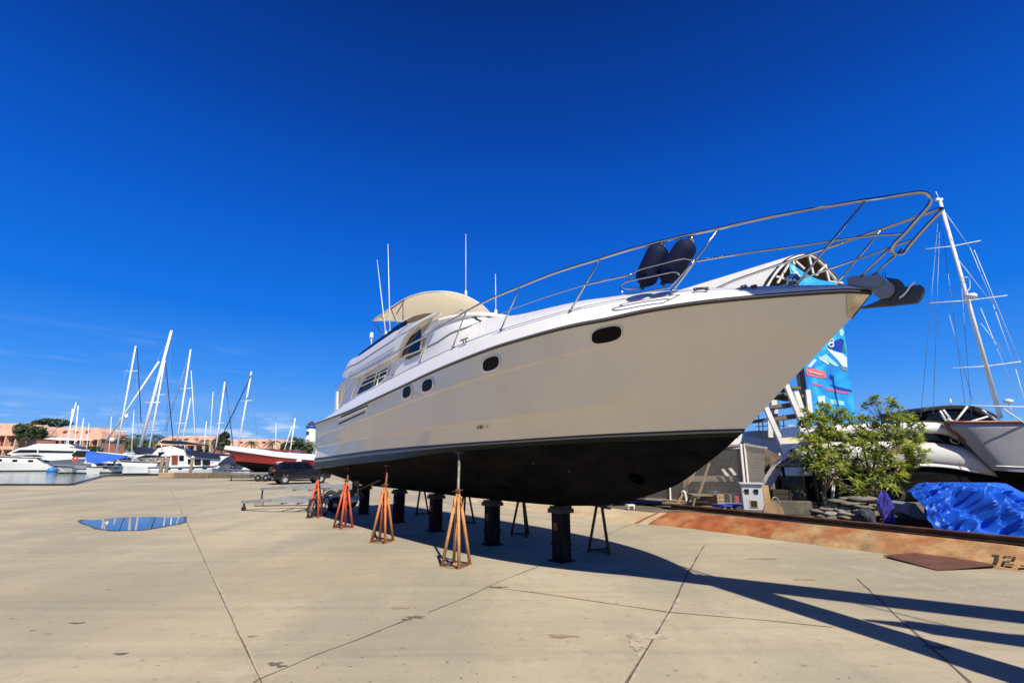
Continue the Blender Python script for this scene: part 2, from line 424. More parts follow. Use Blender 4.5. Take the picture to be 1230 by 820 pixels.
# raised bank on the right
NB0, NB1, ZB = 6.42 * H, 6.80 * H, .40
bk = MB()
SS = [s * .15 - 6 for s in range(0, 194)]
def bank_top(s):
    k = min(1, max(0, (11.6 - s) / 1.6)); return ZB * (.62 + .38 * k)
rows = []
for s in SS:
    zt = bank_top(s); w = .03 * math.sin(s * 1.7) + .025 * math.sin(s * 4.1 + 1) + .03 * math.sin(s * 9.3 + 2) * math.sin(s * 2.2)
    soft = min(1, max(0, (s - 10.2) / 2.0))
    rows.append([W(s, NB0 + w - .9 * soft, -.02), W(s, NB0 + w * .6 + .12 - .3 * soft, zt * (.28 + .1 * soft)), W(s, NB1 - .18 + w * .4, zt * .86), W(s, NB1 - .02 + w * .3, zt), W(s, NB1 + 1.2, zt + .01), W(s, NB1 + 60, zt + .02)])
for i in range(len(rows) - 1):
    red = (8.5 < SS[i] < 10.4) or (4.2 < SS[i] < 6.2)
    rj = random.Random(i).uniform(-1, 1); mi = 2 if SS[i] > 10.9 + .5 * rj else (1 if SS[i] > 7.2 + .7 * rj else 0)
    for j in range(5):
        a = rows[i][j], rows[i][j + 1], rows[i + 1][j + 1], rows[i + 1][j]
        bk.add(a, [(0, 1, 2, 3)], mi if j < 3 else 3, j < 3)
M_bank_dull = mat('dusty_concrete', (.46, .36, .22), .9, var=.3, vscale=1.2, bump=.4, bscale=9)
M_yard = mat('yard_dirt', (.13, .105, .075), .95, var=.5, vscale=1.0)
tag(bk.build('embankment', [M_bank, M_bank_rust, M_bank_dull, M_yard]), kind='structure')
# ------------------------------------------------------------------ the motor yacht
YAW = .025
D0, N0 = D.copy(), N.copy()
D, N = (D - N * YAW).normalized(), (N + D * YAW).normalized()     # the yacht stands slightly askew to the slab
CN = 3.58 * H
def hb(bmax, p, s0, s1=9.0, tm=.55, stern=.94):
    s0, s1 = s0 * H, s1 * H
    def f(s):
        t = max(0, min(1, (s - s0) / (s1 - s0)))
        if t < tm: return H * bmax * (1 - (1 - t / tm) ** p)
        return H * bmax * (1 - (1 - stern) * ((t - tm) / (1 - tm)) ** 2)
    return f
def trace(pix, bf, cn=None):
    cn = CN if cn is None else cn
    o = []
    for p in pix:
        q = at_b(p[0], p[1], bf, cn); o.append((q.dot(D), q.z))
    return o
def stem(px, py):
    q = at_n(px, py, CN); return (q.dot(D), q.z)
RAILPX = [(381, 508), (418, 494), (442, 483), (484, 463.5), (520, 446.5), (560, 430), (600, 415.3), (628, 407), (667, 396.3), (700, 388.8), (722, 385), (778, 373.2), (832, 364.8), (900, 357.6), (984, 351.3), (1015, 349.6)]
WLPX = [(377.4, 550.5), (415, 545.5), (451.5, 540.6), (505, 536), (560, 532), (600, 529.5), (660, 525.5), (722, 521.8), (790, 518.8), (860, 516.2)]
CHPX = [(377, 562.5), (420, 557.5), (465, 553), (510, 546.5), (552, 541.5), (600, 537.6), (660, 534), (722, 531), (790, 528.5), (860, 525.5)]
K1PX = [(378, 524), (410, 513), (450, 498), (500, 479), (550, 462), (600, 447), (640, 436.5), (705, 419.5), (771, 408), (835, 401), (900, 395.6), (960, 391.5)]
K2PX = [(377, 537), (430, 527), (480, 519.5), (540, 510.5), (600, 502.5), (660, 494.5), (720, 487), (771, 481), (835, 476), (900, 472)]
ends = {'R': (1046, 351.5), 'K1': (1018, 387), 'K2': (938.5, 469), 'W': (895.5, 515.5), 'C': (886, 524.5)}
st = {k: stem(*v) for k, v in ends.items()}
bR = hb(.98, 4.0, st['R'][0] / H); bK1 = hb(.95, 3.5, st['K1'][0] / H); bK2 = hb(.875, 2.7, st['K2'][0] / H, stern=1.0)
bW = hb(.835, 2.3, st['W'][0] / H, tm=.6, stern=1.055); bC = hb(.83, 2.2, st['C'][0] / H, tm=.6, stern=1.055)
def row(pix, bf, key, n=72):
    tr = trace(pix, bf) + [st[key]]
    zf = curve(tr); s0, s1 = st[key][0], 9.0 * H
    o = []
    for i in range(n + 1):
        t = i / n; s = s0 + (s1 - s0) * t ** 1.6
        o.append((s, bf(s), zf(s)))
    return o, zf
rR, zR = row(RAILPX, bR, 'R'); rK1, zK1 = row(K1PX, bK1, 'K1'); rK2, zK2 = row(K2PX, bK2, 'K2'); rW, zW_ = row(WLPX, bW, 'W'); rC, zC = row(CHPX, bC, 'C')
KEELPX = [(878, 532.7), (839, 564), (815, 581), (790, 591), (764, 599), (731, 606), (700, 607.3), (665, 606.5), (593, 600), (545, 595), (500, 589.5), (443, 583)]
tk = [st['C']] + [stem(*p) for p in KEELPX]
zKf = curve(tk)
rK = []
for i in range(73):
    t = i / 72; s = st['C'][0] + (9.0 * H - st['C'][0]) * t ** 1.6
    rK.append((s, 0.0, zKf(s)))
def P3(q, side=1): return W(q[0], CN - side * q[1], q[2])
def mixrow(a, b, f, conv=0.0):
    return [(x[0] + (y[0] - x[0]) * f, x[1] + (y[1] - x[1]) * f + conv * min(1, x[1] * 2), x[2] + (y[2] - x[2]) * f) for x, y in zip(a, b)]

M_gel = mat('cream_gelcoat', (.78, .695, .53), .14, coat=.4, var=.04, vscale=.9, dirt=(.62, .53, .38), dscale=.7, damt=.35, dlo=.5, dhi=.75, stretch=(1, 1, .25), bump=.04, bscale=1.1)
M_white = mat('white_gelcoat', (.80, .785, .74), .3, coat=.2, var=.03, vscale=1.2)
M_anti = mat('black_antifouling', (.0045, .0045, .005), .7, var=.5, vscale=2.5, dirt=(.011, .010, .009), dscale=1.3, damt=.8, dlo=.45, dhi=.6, spec=.06, stretch=(1, 1, 2.5))
M_boot = mat('boot_stripe', (.008, .010, .009), .25, spec=.18)
M_line = mat('black_line', (.008, .008, .009), .4)
M_steel = mat('stainless_steel', (.52, .50, .46), .17, 1.0)
M_rub = mat('rubbing_strake', (.035, .037, .045), .35)
M_glass = mat('dark_window', (.004, .0045, .006), .06, spec=.3)
M_pane = mat('porthole_glass', (.003, .003, .003), .12, spec=.12)
M_tan = mat('tan_canvas', (.56, .46, .31), .85, var=.12, vscale=2)
M_bim = mat('cream_canvas', (.88, .83, .72), .85, var=.06, vscale=2)
_nt = M_bim.node_tree; _b = _nt.nodes['Principled BSDF']; _o = [n for n in _nt.nodes if n.type == 'OUTPUT_MATERIAL'][0]
_tr = nd(_nt, 'ShaderNodeBsdfTranslucent', Color=(.96, .90, .76, 1)); _mx = nd(_nt, 'ShaderNodeMixShader', Fac=.5)
_nt.links.new(_b.outputs[0], _mx.inputs[1]); _nt.links.new(_tr.outputs[0], _mx.inputs[2]); _nt.links.new(_mx.outputs[0], _o.inputs[0])
M_canvas_w = mat('white_canvas', (.80, .775, .71), .8, var=.06, vscale=1.5, bump=.25, bscale=3)
M_cream = mat('cream_lining', (.58, .49, .35), .6, var=.1)
M_navy = mat('navy_fleece', (.006, .011, .045), .7, var=.3, vscale=14, bump=.4, bscale=60, spec=.16)
M_chainsteel = mat('galvanised_dark', (.09, .085, .08), .45, .6, var=.25, vscale=8)
M_black = mat('black_plastic', (.014, .014, .015), .5)

yk = W(5.2 * H, CN, 0); yk.z = 1.05
yacht = thing('motor_yacht', yk, 'large white and cream motor yacht with black bottom, propped up on stands and pillars', 'yacht')
hull = MB()
for side in (1, -1):
    # topsides
    ins = lambda r, d, dz=0.0: [(q[0], max(0.0, q[1] - d * min(1, q[1] / .5)), q[2] + dz * min(1, q[1] / .3)) for q in r]
    seq = [rW, mixrow(rW, rK2, .5, -.02), ins(rK2, .04, -.026), ins(rK2, .0, .012), mixrow(rK2, rK1, .25, -.012), mixrow(rK2, rK1, .5, -.02), mixrow(rK2, rK1, .75, -.02), ins(rK1, .034, -.024), ins(rK1, .0, .01), mixrow(rK1, rR, .5, .0), rR]
    hull.loft([[P3(q, side) for q in r] for r in seq], mi=0, smooth=True)
hullo = hull.build('hull', [M_gel], yacht, sharp=14)
hb_ = MB()
for side in (1, -1):
    bot = [rK] + [mixrow(rK, rC, f, c) for f, c in ((.15, .02), (.4, .04), (.62, .05), (.64, .075), (.85, .04))] + [rC]
    hb_.loft([[P3(q, side) for q in r] for r in bot], mi=0, smooth=True)
bott = hb_.build('bottom', [M_anti], yacht, sharp=20)
bs = MB()
for side in (1, -1):
    for j, f in ((0, 0), ):
        bs.loft([[P3((q[0], q[1] + .02, q[2]), side) for q in rC], [P3((q[0], q[1] + .012, q[2]), side) for q in mixrow(rC, rW, .9)]], mi=0, smooth=True)
        bs.loft([[P3((q[0], q[1] + .02, q[2]), side) for q in rC], [P3((q[0], q[1] - .03, q[2] - .02), side) for q in rC]], mi=0)
    bs.loft([[P3((q[0], q[1] + .020, q[2]), side) for q in mixrow(rC, rW, .60)], [P3((q[0], q[1] + .016, q[2]), side) for q in mixrow(rC, rW, .82)]], mi=1, smooth=True)
    bs.loft([[P3((q[0], q[1] + .017, q[2]), side) for q in mixrow(rC, rW, .82)], [P3((q[0], q[1] + .008, q[2] + .012), side) for q in rW]], mi=2, smooth=True)
M_boot_reflect = mat('boot_reflection_band', (.20, .20, .175), .35, spec=.2)  # glossy reflection along the stripe, painted in as a pale band
bs.build('boot_stripe', [M_boot, M_boot_reflect, M_line], yacht, recalc=False)
# transom
tr_ = MB()
L_ = [P3(r[-1], 1) for r in (rK, rC, rW, rK2, rK1, rR)]; R_ = [P3(r[-1], -1) for r in (rR, rK1, rK2, rW, rC)]
tr_.add(L_ + R_, [tuple(range(len(L_) + len(R_)))])
tr_.build('transom', [M_gel], yacht)
# rubbing strake
rb = MB()
for side in (1, -1):
    prof = [(-.01, -.034), (.03, -.028), (.042, 0), (.03, .028), (-.01, .034)]
    rb.loft([[P3((q[0], q[1] + a, q[2] + b), side) for q in rR] for a, b in prof], smooth=True)
rb.build('rubbing_strake', [M_rub], yacht)
ch = MB()
for side in (1, -1): ch.tube([P3((q[0], q[1] + .045, q[2] + .004), side) for q in rR[2:]], .009, 6)
ch.build('strake_trim', [M_steel], yacht)

# deck: bulwark top T, trunk line U, centre line
bT = lambda s: max(0.0, min(bR(s) * .90, bR(s) - .10 * H * min(1, (s - st['R'][0]) / 2.5)))
TPX = [(402, 494), (430, 474.5), (448, 465), (472, 452), (504, 435.5), (544, 417), (601.5, 396), (640, 385), (685, 373), (745, 361.5), (807.6, 352), (880, 348.3), (956, 344.7), (1010, 344)]
zT = curve(trace(TPX, bT) + [(st['R'][0] - .01, st['R'][1] + .09)])
bU = lambda s: min(.52 * H, bT(s) * .62)
UPX = [(604, 380), (622, 378), (640, 374.3), (660, 369.5), (700, 361), (730, 357), (760, 352.8), (790, 350), (830, 347.2), (900, 344), (960, 342.6), (1010, 342)]
zU = curve(trace(UPX, bU))
dk = MB(); n = 72; rows = {k: [] for k in 'ABCDEG'}
for i in range(n + 1):
    s = rR[i][0]; b0 = rR[i][1]; z0 = rR[i][2]
    bt = min(b0, bT(s)); zt = max(z0 + .04, zT(s)); bu = bU(s)
    f_ = max(0.0, min(1.0, (s - 4.3 * H) / (.9 * H))); f_ = f_ * f_ * (3 - 2 * f_)
    zu = max(zt + .01, zU(min(s, 5.2 * H))) * (1 - f_) + (zt - .03) * f_
    kk = min(1, b0 / .6)
    rows['A'].append((s, b0, z0 + .04)); rows['B'].append((s, b0 * .25 + bt * .75, z0 + .04 + (zt - z0 - .04) * .72)); rows['C'].append((s, bt - .03 * kk, zt))
    rows['D'].append((s, bu + (bt - bu) * .45, zt + (zu - zt) * .55)); rows['E'].append((s, bu, zu)); rows['G'].append((s, 0, zu + .05 * kk))
for side in (1, -1):
    dk.loft([[P3(q, side) for q in rows[k]] for k in 'ABCDEG'], smooth=True)
# close the stern end of the deck
L_ = [P3(rows[k][-1], 1) for k in 'ABCDEG']; R_ = [P3(rows[k][-1], -1) for k in 'EDCBA']
dk.add(L_ + R_, [tuple(range(len(L_) + len(R_)))])
dk.build('deck', [M_white], yacht, sharp=40)

def resamp(P, n):
    Q = [0]
    for a, b in zip(P[:-1], P[1:]): Q.append(Q[-1] + (b - a).length)
    o = []
    for i in range(n):
        d = Q[-1] * i / (n - 1); k = 0
        while k < len(Q) - 2 and Q[k + 1] < d: k += 1
        o.append(P[k].lerp(P[k + 1], (d - Q[k]) / max(1e-6, Q[k + 1] - Q[k])))
    return o
# ---------------- cabin with canvas-covered windscreen
def side_at(px, py, b): return at_n(px, py, CN - b)
bCab = lambda s: H * .70
def plan(sa, sfront, b, s_turn, n=16):     # from aft starboard, forward, round the nose to the centre line
    o = [(sa + (s_turn - sa) * i / 8, b) for i in range(9)]
    for i in range(1, n + 1):
        a = i / n * PI / 2
        o.append((s_turn - (s_turn - sfront) * math.sin(a) ** .9, b * math.cos(a) ** .62 if i < n else 0.0))
    return o
cabM = MB()
ZB_ = lambda s: min(2.05, zT(s) / H) * H - .25
base = [(s, b, ZB_(s)) for s, b in plan(8.35 * H, 3.72 * H, .70 * H, 5.5 * H)]
zbrow = 2.66 * H
FLYB = [(412, 454), (429, 452), (439, 446), (455, 437.5), (475, 428.5), (500, 411), (512, 399), (524, 380)]
zFB = curve(trace(FLYB, lambda s: .69 * H))
top = []
for s, b in plan(8.35 * H, 4.55 * H, .66 * H, 5.55 * H):
    top.append((s, b, min(zbrow, zFB(s) + .05) if s > 5.0 * H else zbrow))
mid = [((a[0] * .55 + c[0] * .45), (a[1] * .55 + c[1] * .45) + .015, (a[2] * .55 + c[2] * .45)) for a, c in zip(base, top)]
for side in (1, -1):
    cabM.loft([[P3(q, side) for q in r] for r in (base, mid, top)], smooth=True)
    cabM.loft([[P3(q, side) for q in top], [P3((q[0], 0, q[2] + .03), side) for q in top]], smooth=False)
cabM.add([P3(base[0], 1), P3(base[0], -1), P3(top[0], -1), P3(top[0], 1)], [(0, 1, 2, 3)])
cab = cabM.build('cabin', [M_white], yacht, sharp=45)
# brow: the rounded lip over the windscreen
br = MB()
lip = [(q[0] - .03, q[1] + .02, q[2]) for q in top if q[0] < 5.7 * H]
for side in (1, -1): br.tube([P3(q, side) for q in lip], .075, 8)
br.build('windscreen_brow', [M_canvas_w], yacht)
def on_cab(px, py, off=.0):        # point on the cabin side (sloping between base and mid)
    b = .695 * H
    for _ in range(25):
        p = at_n(px, py, CN - b); s = p.dot(D)
        zb, zt_ = ZB_(s), (min(zbrow, zFB(s) + .05) if s > 5 * H else zbrow)
        f = max(0, min(1, (p.z - zb) / (zt_ - zb)))
        b = (.70 + (.66 - .70) * f) * H + .012 * (1 - abs(2 * f - 1)) + off
    return at_n(px, py, CN - b)
def panel(name, pix, m, off, thick, parent, label=None):
    mb = MB(); P = [on_cab(x, y, off) for x, y in pix]
    mb.slab(P, N * thick)
    o = mb.build(name, m, parent)
    if label: o['label'] = label
    return o
def loopn(pix, n):
    P = [Vector((x, y, 0)) for x, y in pix]; P.append(P[0])
    return [(q.x, q.y) for q in resamp(P, n + 1)[:-1]]
def frame_ring(name, outer, inner, m, off, parent):
    mb = MB(); o_, i_ = loopn(outer, 36), loopn(inner, 36)
    a = [on_cab(x, y, .004) for x, y in o_]; b = [on_cab(x, y, off) for x, y in o_]; c = [on_cab(x, y, off) for x, y in i_]; d = [on_cab(x, y, .004) for x, y in i_]
    mb.loft([a, b, c, d], closed=True); return mb.build(name, m, parent)
W2I = [(482.5, 427.5), (487.5, 414.5), (494, 403.5), (506.3, 394.5), (505.5, 408), (503.8, 420.3), (493, 424.3)]
W2O = [(479.5, 430), (483.5, 416), (492, 402), (521, 382), (511, 397), (506, 421), (494, 426)]
W1I = [(428.5, 474), (434, 462), (440.5, 452.4), (453, 447.5), (466, 441.2), (463, 451), (455.5, 460), (441, 468.5)]
W1O = [(426, 476), (432, 461), (439, 451), (453, 446), (468.5, 439), (465, 451.5), (457, 461.5), (442, 470.5)]
frame_ring('window_surround', W2O, W2I, M_tan, .05, yacht)
w2 = panel('window', W2I, M_glass, .03, .02, yacht)
panel('window_vent', [(486, 431.3), (488.5, 428.5), (504, 421.8), (504.5, 424), (489.5, 431)], M_rub, .05, .03, yacht)
frame_ring('window_surround', W1O, W1I, M_canvas_w, .04, yacht)
w1 = panel('window', W1I, M_glass, .025, .02, yacht)
bars_ = MB()
for a, b in (((433, 464), (463.5, 450.5)), ((437, 457.5), (465.5, 444)), ((452, 464), (457, 445.5))): bars_.bar(on_cab(*a, off=.065), on_cab(*b, off=.065), .03, .03)
bars_.build('window_bar', M_canvas_w, w1)
# windscreen base seam
sm_ = MB()
def on_front(px, py):              # nose of the cabin
    best = None
    for i in range(len(base) - 1):
        for j in range(21):
            f = j / 20
            def lp(rw): return tuple(rw[i][k] + (rw[i + 1][k] - rw[i][k]) * f for k in range(3))
            B, M_, T_ = lp(base), lp(mid), lp(top)
            for a, c in ((B, M_), (M_, T_)):
                for u in range(13):
                    g_ = u / 12
                    q = P3(tuple(a[k] + (c[k] - a[k]) * g_ for k in range(3)), 1)
                    v = q - Vector((0, 0, H)); r = ray(px, py)
                    e = v.normalized().cross(r.normalized()).length
                    if best is None or e < best[0]: best = (e, q)
    q = best[1]; return q - (q - Vector((0, 0, H))).normalized() * .02
seam = [on_front(*p) for p in ((512, 416), (526, 408.5), (542, 400), (560, 393.5), (578, 387))]
sm_.tube(smooth_path(seam, 5), .012, 6)
sm_.build('windscreen_seam', M_rub, cab)
wp = MB()
for pts_ in (((563, 380.3), (570, 382), (583, 387)), ((569, 379.5), (573, 383), (581, 386)), ((575, 379), (588, 380.5), (598, 384))):
    wp.tube([on_front(*p) for p in pts_], .022, 6)
wp.build('wiper', M_black, yacht)

# ---------------- flybridge coaming
L2 = [(413, 449), (417, 438), (422, 431.5), (430, 428), (445, 418), (463, 405.5), (480, 394), (488, 389.5), (497, 387), (508, 382.5), (523, 374.5)]
L1 = [(412.3, 454), (420, 454.3), (429, 452), (439, 446.5), (455, 437), (473, 427), (479, 418.5), (484.5, 407), (494, 395), (508, 385), (524, 376.5)]
def bf2(s): return H * (.735 - .02 * max(0, (7 * H - s)) / (2 * H))
def bf1(s): return H * (.765 - .03 * max(0, (7 * H - s)) / (2 * H))
t2 = resamp(smooth_path([at_b(x, y, bf2, CN) for x, y in L2], 4), 40); t1 = resamp(smooth_path([at_b(x, y, bf1, CN) for x, y in L1], 4), 40)
fl = MB()
mir = lambda p: p + N * (2 * (CN - p.dot(N)))
inn = [p + N * .16 for p in t2]; inb = [p + N * .16 for p in t1]
bulge = [a.lerp(b, .45) - N * (.06 if i < 24 else .06 * max(0, 1 - (i - 24) / 6)) for i, (a, b) in enumerate(zip(t1, t2))]
ring = [t1, bulge, [a.lerp(b, .8) - N * (.03 if i < 26 else .01) for i, (a, b) in enumerate(zip(t1, t2))], t2, inn, inb]
fl.loft(ring, smooth=True); fl.loft([inb, t1])
fl.loft([[mir(p) for p in r] for r in ring], smooth=True)
# floor of the flybridge and its overhang, as a slab between the coamings
k0 = 30
lowr = [t1[i] + N * .12 for i in range(0, k0)]
fl.loft([lowr, [mir(p) for p in lowr]]); fl.loft([[p + Vector((0, 0, .14)) for p in lowr], [mir(p) + Vector((0, 0, .14)) for p in lowr]])
# aft end
fl.loft([[r[0] for r in ring], [mir(r[0]) for r in ring]])
fly = fl.build('flybridge_coaming', [M_white], yacht, sharp=50)
ln = MB()
ln.tube([a.lerp(b, .62) - N * .055 for a, b in zip(t1, t2)][2:-1], .008, 6)
ln.tube([a.lerp(b, .28) - N * .05 for a, b in zip(t1, t2)][4:26], .006, 6)
ln.build('coaming_trim', M_rub, fly)
# smoked screen
s2 = [(430, 426), (445, 414.5), (455, 407), (463, 401.5), (474, 392.5), (481, 388), (487, 384.5)]; s1 = [(431, 429.5), (446, 419), (456, 412), (464, 406), (475, 398), (482, 393.5), (489, 390)]
scr = MB()
a_ = [at_n(x, y, CN - .72 * H) for x, y in s2]; b_ = [at_n(x, y, CN - .73 * H) for x, y in s1]
scr.loft([b_, a_, [p + N * .03 for p in a_], [p + N * .03 for p in b_]], closed=False); scr.loft([[mir(p) for p in b_], [mir(p) for p in a_]])
scr.build('smoked_screen', M_glass, yacht)
# seat back bump inside the flybridge
hp = MB()
hpts = [(488, 389), (494, 386), (497.5, 384.5), (503, 383)]
# ---------------- bimini: cambered canvas on bows
bim = MB()
bnear = [(447.5, 385), (457, 378.5), (469, 370), (486, 359.5), (497, 355), (508, 352), (520, 350.6), (530, 350.3)]
NB = .56
near = resamp(smooth_path([at_n(x, y, CN - NB * H) for x, y in bnear], 5), 30)
gpx = [(530, 350.3, NB), (542, 351.3, .46), (555, 354.4, .32), (565, 358.5, .18), (574, 363.6, .03), (582, 369.6, -.14), (588, 376, -.30), (593, 382, -.46), (595, 385, -NB)]
G = resamp(smooth_path([at_n(x, y, CN - b * H) for x, y, b in gpx], 4), 15)
rows_ = []
for j in range(15):
    u = j / 14; r_ = []
    b1 = near[-1] + N * (u * 2 * NB * H) + Vector((0, 0, .16 * math.sin(u * PI)))
    for i, p in enumerate(near):
        v = i / 29
        q = p + N * (u * 2 * NB * H) + Vector((0, 0, .16 * math.sin(u * PI)))
        r_.append(q + (G[j] - b1) * (v ** 2))
    rows_.append(r_)
bim.loft(rows_, smooth=True); bim.loft([[p - Vector((0, 0, .02)) for p in r_] for r_ in rows_], smooth=True)
bimo = bim.build('bimini', [M_bim], yacht, recalc=False)
edge = MB(); edge.tube(near + G[1:], .028, 6)
edge.build('bimini_hem', M_canvas_w, bimo)
bw = MB()
def flypt(px, py): return at_n(px, py, CN - .66 * H)
for a, b in (((447.5, 385), (462, 405)), ((457, 378.5), (470, 397)), ((469, 369), (478, 392)), ((484, 361), (470, 371)), ((484, 361), (484, 384)), ((486, 360), (476, 378))):
    bw.tube([at_n(*a, CN - .56 * H), at_n(*b, CN - .62 * H)], .016, 6)
bw.build('bimini_frame', M_chainsteel, bimo)
vis = MB()   # tan lining below the canopy, its shade put into the colour, front screen curtains
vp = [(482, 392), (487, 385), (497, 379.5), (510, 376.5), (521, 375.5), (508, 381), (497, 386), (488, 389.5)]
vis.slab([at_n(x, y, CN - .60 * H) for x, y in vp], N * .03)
vis.build('screen_cover', mat('shaded_tan_canvas', (.24, .17, .09), .9, var=.15), yacht)

# ---------------- cockpit enclosure aft
ck = MB()
cp = [(403.5, 491), (404.8, 470), (412, 459.5), (424, 453.5), (431, 452), (424, 470), (419, 482)]
ck.slab([at_n(x, y, CN - .60 * H) for x, y in cp], N * .03)
ck.build('cockpit_curtain', [M_cream], yacht)
ar = MB()
ar.tube(smooth_path([at_n(x, y, CN - .70 * H) for x, y in ((407, 489), (411, 478), (416.5, 465.5), (424, 457.5), (434, 451.5))], 5), .022, 6)
ar.tube([at_n(x, y, CN - .70 * H) for x, y in ((421.5, 478), (431, 453.5))], .03, 6)
ar.build('cockpit_arch', M_canvas_w, yacht)
pl_ = MB(); pl_.slab([at_n(x, y, CN - .66 * H) for x, y in ((401.6, 494), (403, 470.5), (404.6, 470), (404.4, 491.5))], N * .06)
pl_.build('cockpit_post', [M_white], yacht)

# ---------------- hull windows, vents, stem plate
def on_hull(px, py, off=.0):
    z_rows = ((zW_, bW), (zK2, bK2), (zK1, bK1), (zR, bR))
    b = .8 * H
    for _ in range(40):
        p = at_n(px, py, CN - b); s = p.dot(D); zz = [(f(s), g_(s)) for f, g_ in z_rows]
        nb = zz[-1][1]
        if p.z <= zz[0][0]: nb = zz[0][1]
        for (za, ba), (zc, bc) in zip(zz[:-1], zz[1:]):
            if za <= p.z <= zc: nb = ba + (bc - ba) * (p.z - za) / (zc - za)
        b = .5 * b + .5 * (nb + off)
    return at_n(px, py, CN - b)
def ovalpx(cx, cy, w, h, sh=0.0, n=24, p=2.8):
    o = []
    for i in range(n):
        a = 2 * PI * i / n; c, s = math.cos(a), math.sin(a)
        x = abs(c) ** (2 / p) * (1 if c > 0 else -1) * w / 2; y = abs(s) ** (2 / p) * (1 if s > 0 else -1) * h / 2
        o.append((cx + x, cy + y + sh * x))
    return o
for (cx, cy, w, h, sh) in ((728.5, 402, 36, 18.5, -.2), (589.5, 436.5, 19.5, 16, -.3), (513, 462.5, 12.5, 14, -.36), (488.5, 470.5, 10, 13.5, -.4)):
    fr = MB()
    o1 = [on_hull(x, y, .002) for x, y in ovalpx(cx, cy + .8, w + 4.2, h + 4.2, sh)]; o2 = [on_hull(x, y, .03) for x, y in ovalpx(cx, cy + .8, w + 2.6, h + 2.6, sh)]; o3 = [on_hull(x, y, .02) for x, y in ovalpx(cx, cy, w, h, sh)]
    fr.loft([o1, o2, o3], closed=True, smooth=True)
    po = fr.build('porthole', [M_white if w < 30 else M_gel], yacht)
    gl = MB(); o4 = [on_hull(x, y, .012) for x, y in ovalpx(cx, cy, w + .3, h + .3, sh)]
    gl.add(o4, [tuple(range(len(o4)))]); gl.build('pane', M_pane, po)
    if w < 30:
        for dx in (-.12, .2): MB().tube([on_hull(cx + dx * w, cy - h * .3, .014), on_hull(cx + dx * w, cy + h * .3, .014)], .006, 6).build('pane_bar', M_chainsteel, po)
for a, b, wd_ in (((410, 499.3), (441, 486), 2.1), ((407, 507.5), (438, 493.5), 2.1)):
    P = [on_hull(a[0], a[1], .012), on_hull(b[0], b[1], .012), on_hull(b[0], b[1] + wd_, .012), on_hull(a[0] - 1, a[1] + wd_ + .6, .012)]
    MB().slab(P, N * .02).build('air_vent', M_black, yacht)
vl = MB(); vl.bar(on_hull(408, 504, .03), on_hull(441, 489.6, .03), .05, .05); vl.build('vent_louvre', M_gel, yacht)
sp = MB()
for side in (1, -1):
    q = [(1016.5, 350.2), (1030, 349.6), (1044, 349.5), (1045.5, 353), (1021.5, 383), (1018.5, 378)]
    P = [on_hull(x, y, .012) for x, y in q]
    if side < 0: P = [mir(p) for p in P]
    sp.add(P, [tuple(range(len(P)))])
sp.build('stem_plate', [mat('polished_steel', (.5, .46, .38), .07, 1.0, var=.5, vscale=3)], yacht)
# draft marks
txt_mat = M_black
def marks(px, py, chars, h):
    GL = {'4': [((0, 1), (0, .45)), ((0, .45), (.6, .45)), ((.45, 1), (.45, 0))], '8': [((0, 0), (.6, 0)), ((0, .5), (.6, .5)), ((0, 1), (.6, 1)), ((0, 0), (0, 1)), ((.6, 0), (.6, 1))], '.': [((.2, .4), (.4, .4))], '1': [((.3, 0), (.3, 1))]}
    for c in chars:
        mb = MB()
        for a, b in GL[c]:
            pa = on_hull(px + a[0] * h, py - a[1] * h - .25 * a[0] * h, .012); pb = on_hull(px + b[0] * h, py - b[1] * h - .25 * b[0] * h, .012)
            mb.bar(pa, pb, .012, .013)
        mb.build('draft_mark', txt_mat, yacht); px += h * 1.15; py -= .45
marks(573, 515.3, '48.1', 3.2)
cl = MB()
for px, py in ((557, 409.8), (560, 408.6)): cl.tube([at_b(px, py + 1.6, bT, CN), at_b(px + .5, py, bT, CN) - N * .03], .018, 6)
cl.tube([at_b(554.5, 409.6, bT, CN) - N * .04, at_b(563.5, 406, bT, CN) - N * .04], .016, 6)
cl.build('cleat', M_chainsteel, yacht)
for x0, x1, y in ((833, 851, 347.3), (890, 897, 344.6), (902, 909, 344.4)):
    cl = MB(); cl.tube([at_b(x0, y, bT, CN), at_b(x1, y - 1.6, bT, CN)], .022, 6); cl.tube([at_b(x0 + 2, y + 1.5, bT, CN), at_b(x0 + 2, y - .5, bT, CN)], .03, 6); cl.tube([at_b(x1 - 2, y + 1.2, bT, CN), at_b(x1 - 2, y - 1, bT, CN)], .03, 6); cl.build('cleat', M_chainsteel, yacht)
# ---------------- running gear under the stern
rg = MB()
pa, pb = at_n(462, 574, CN - .3 * H), at_n(431, 588, CN - .3 * H)
rg.tube([pa, pb], .045, 8)
dv = (pb - pa).normalized()
for k in range(4):
    a = k * PI / 2 + .4
    x = dv.cross(Vector((0, 0, 1))).normalized(); y = x.cross(dv)
    e = x * math.cos(a) + y * math.sin(a); f_ = x * -math.sin(a) + y * math.cos(a)
    rg.slab([pb + e * .06 + f_ * .04, pb + e * .3 + f_ * .14 + dv * .06, pb + e * .38 + f_ * .02, pb + e * .3 - f_ * .12 - dv * .06, pb + e * .06 - f_ * .05], dv * .02)
rg.build('propeller', mat('bronze', (.14, .11, .06), .45, .8), yacht)
rd = MB()
c_ = at_n(426, 580, CN - .3 * H)
rd.slab([c_ + Vector((0, 0, .35)) - D * .25, c_ + Vector((0, 0, .38)) + D * .3, c_ + Vector((0, 0, -.35)) + D * .22, c_ + Vector((0, 0, -.38)) - D * .15], N * .06)
rd.build('rudder', M_anti, yacht)

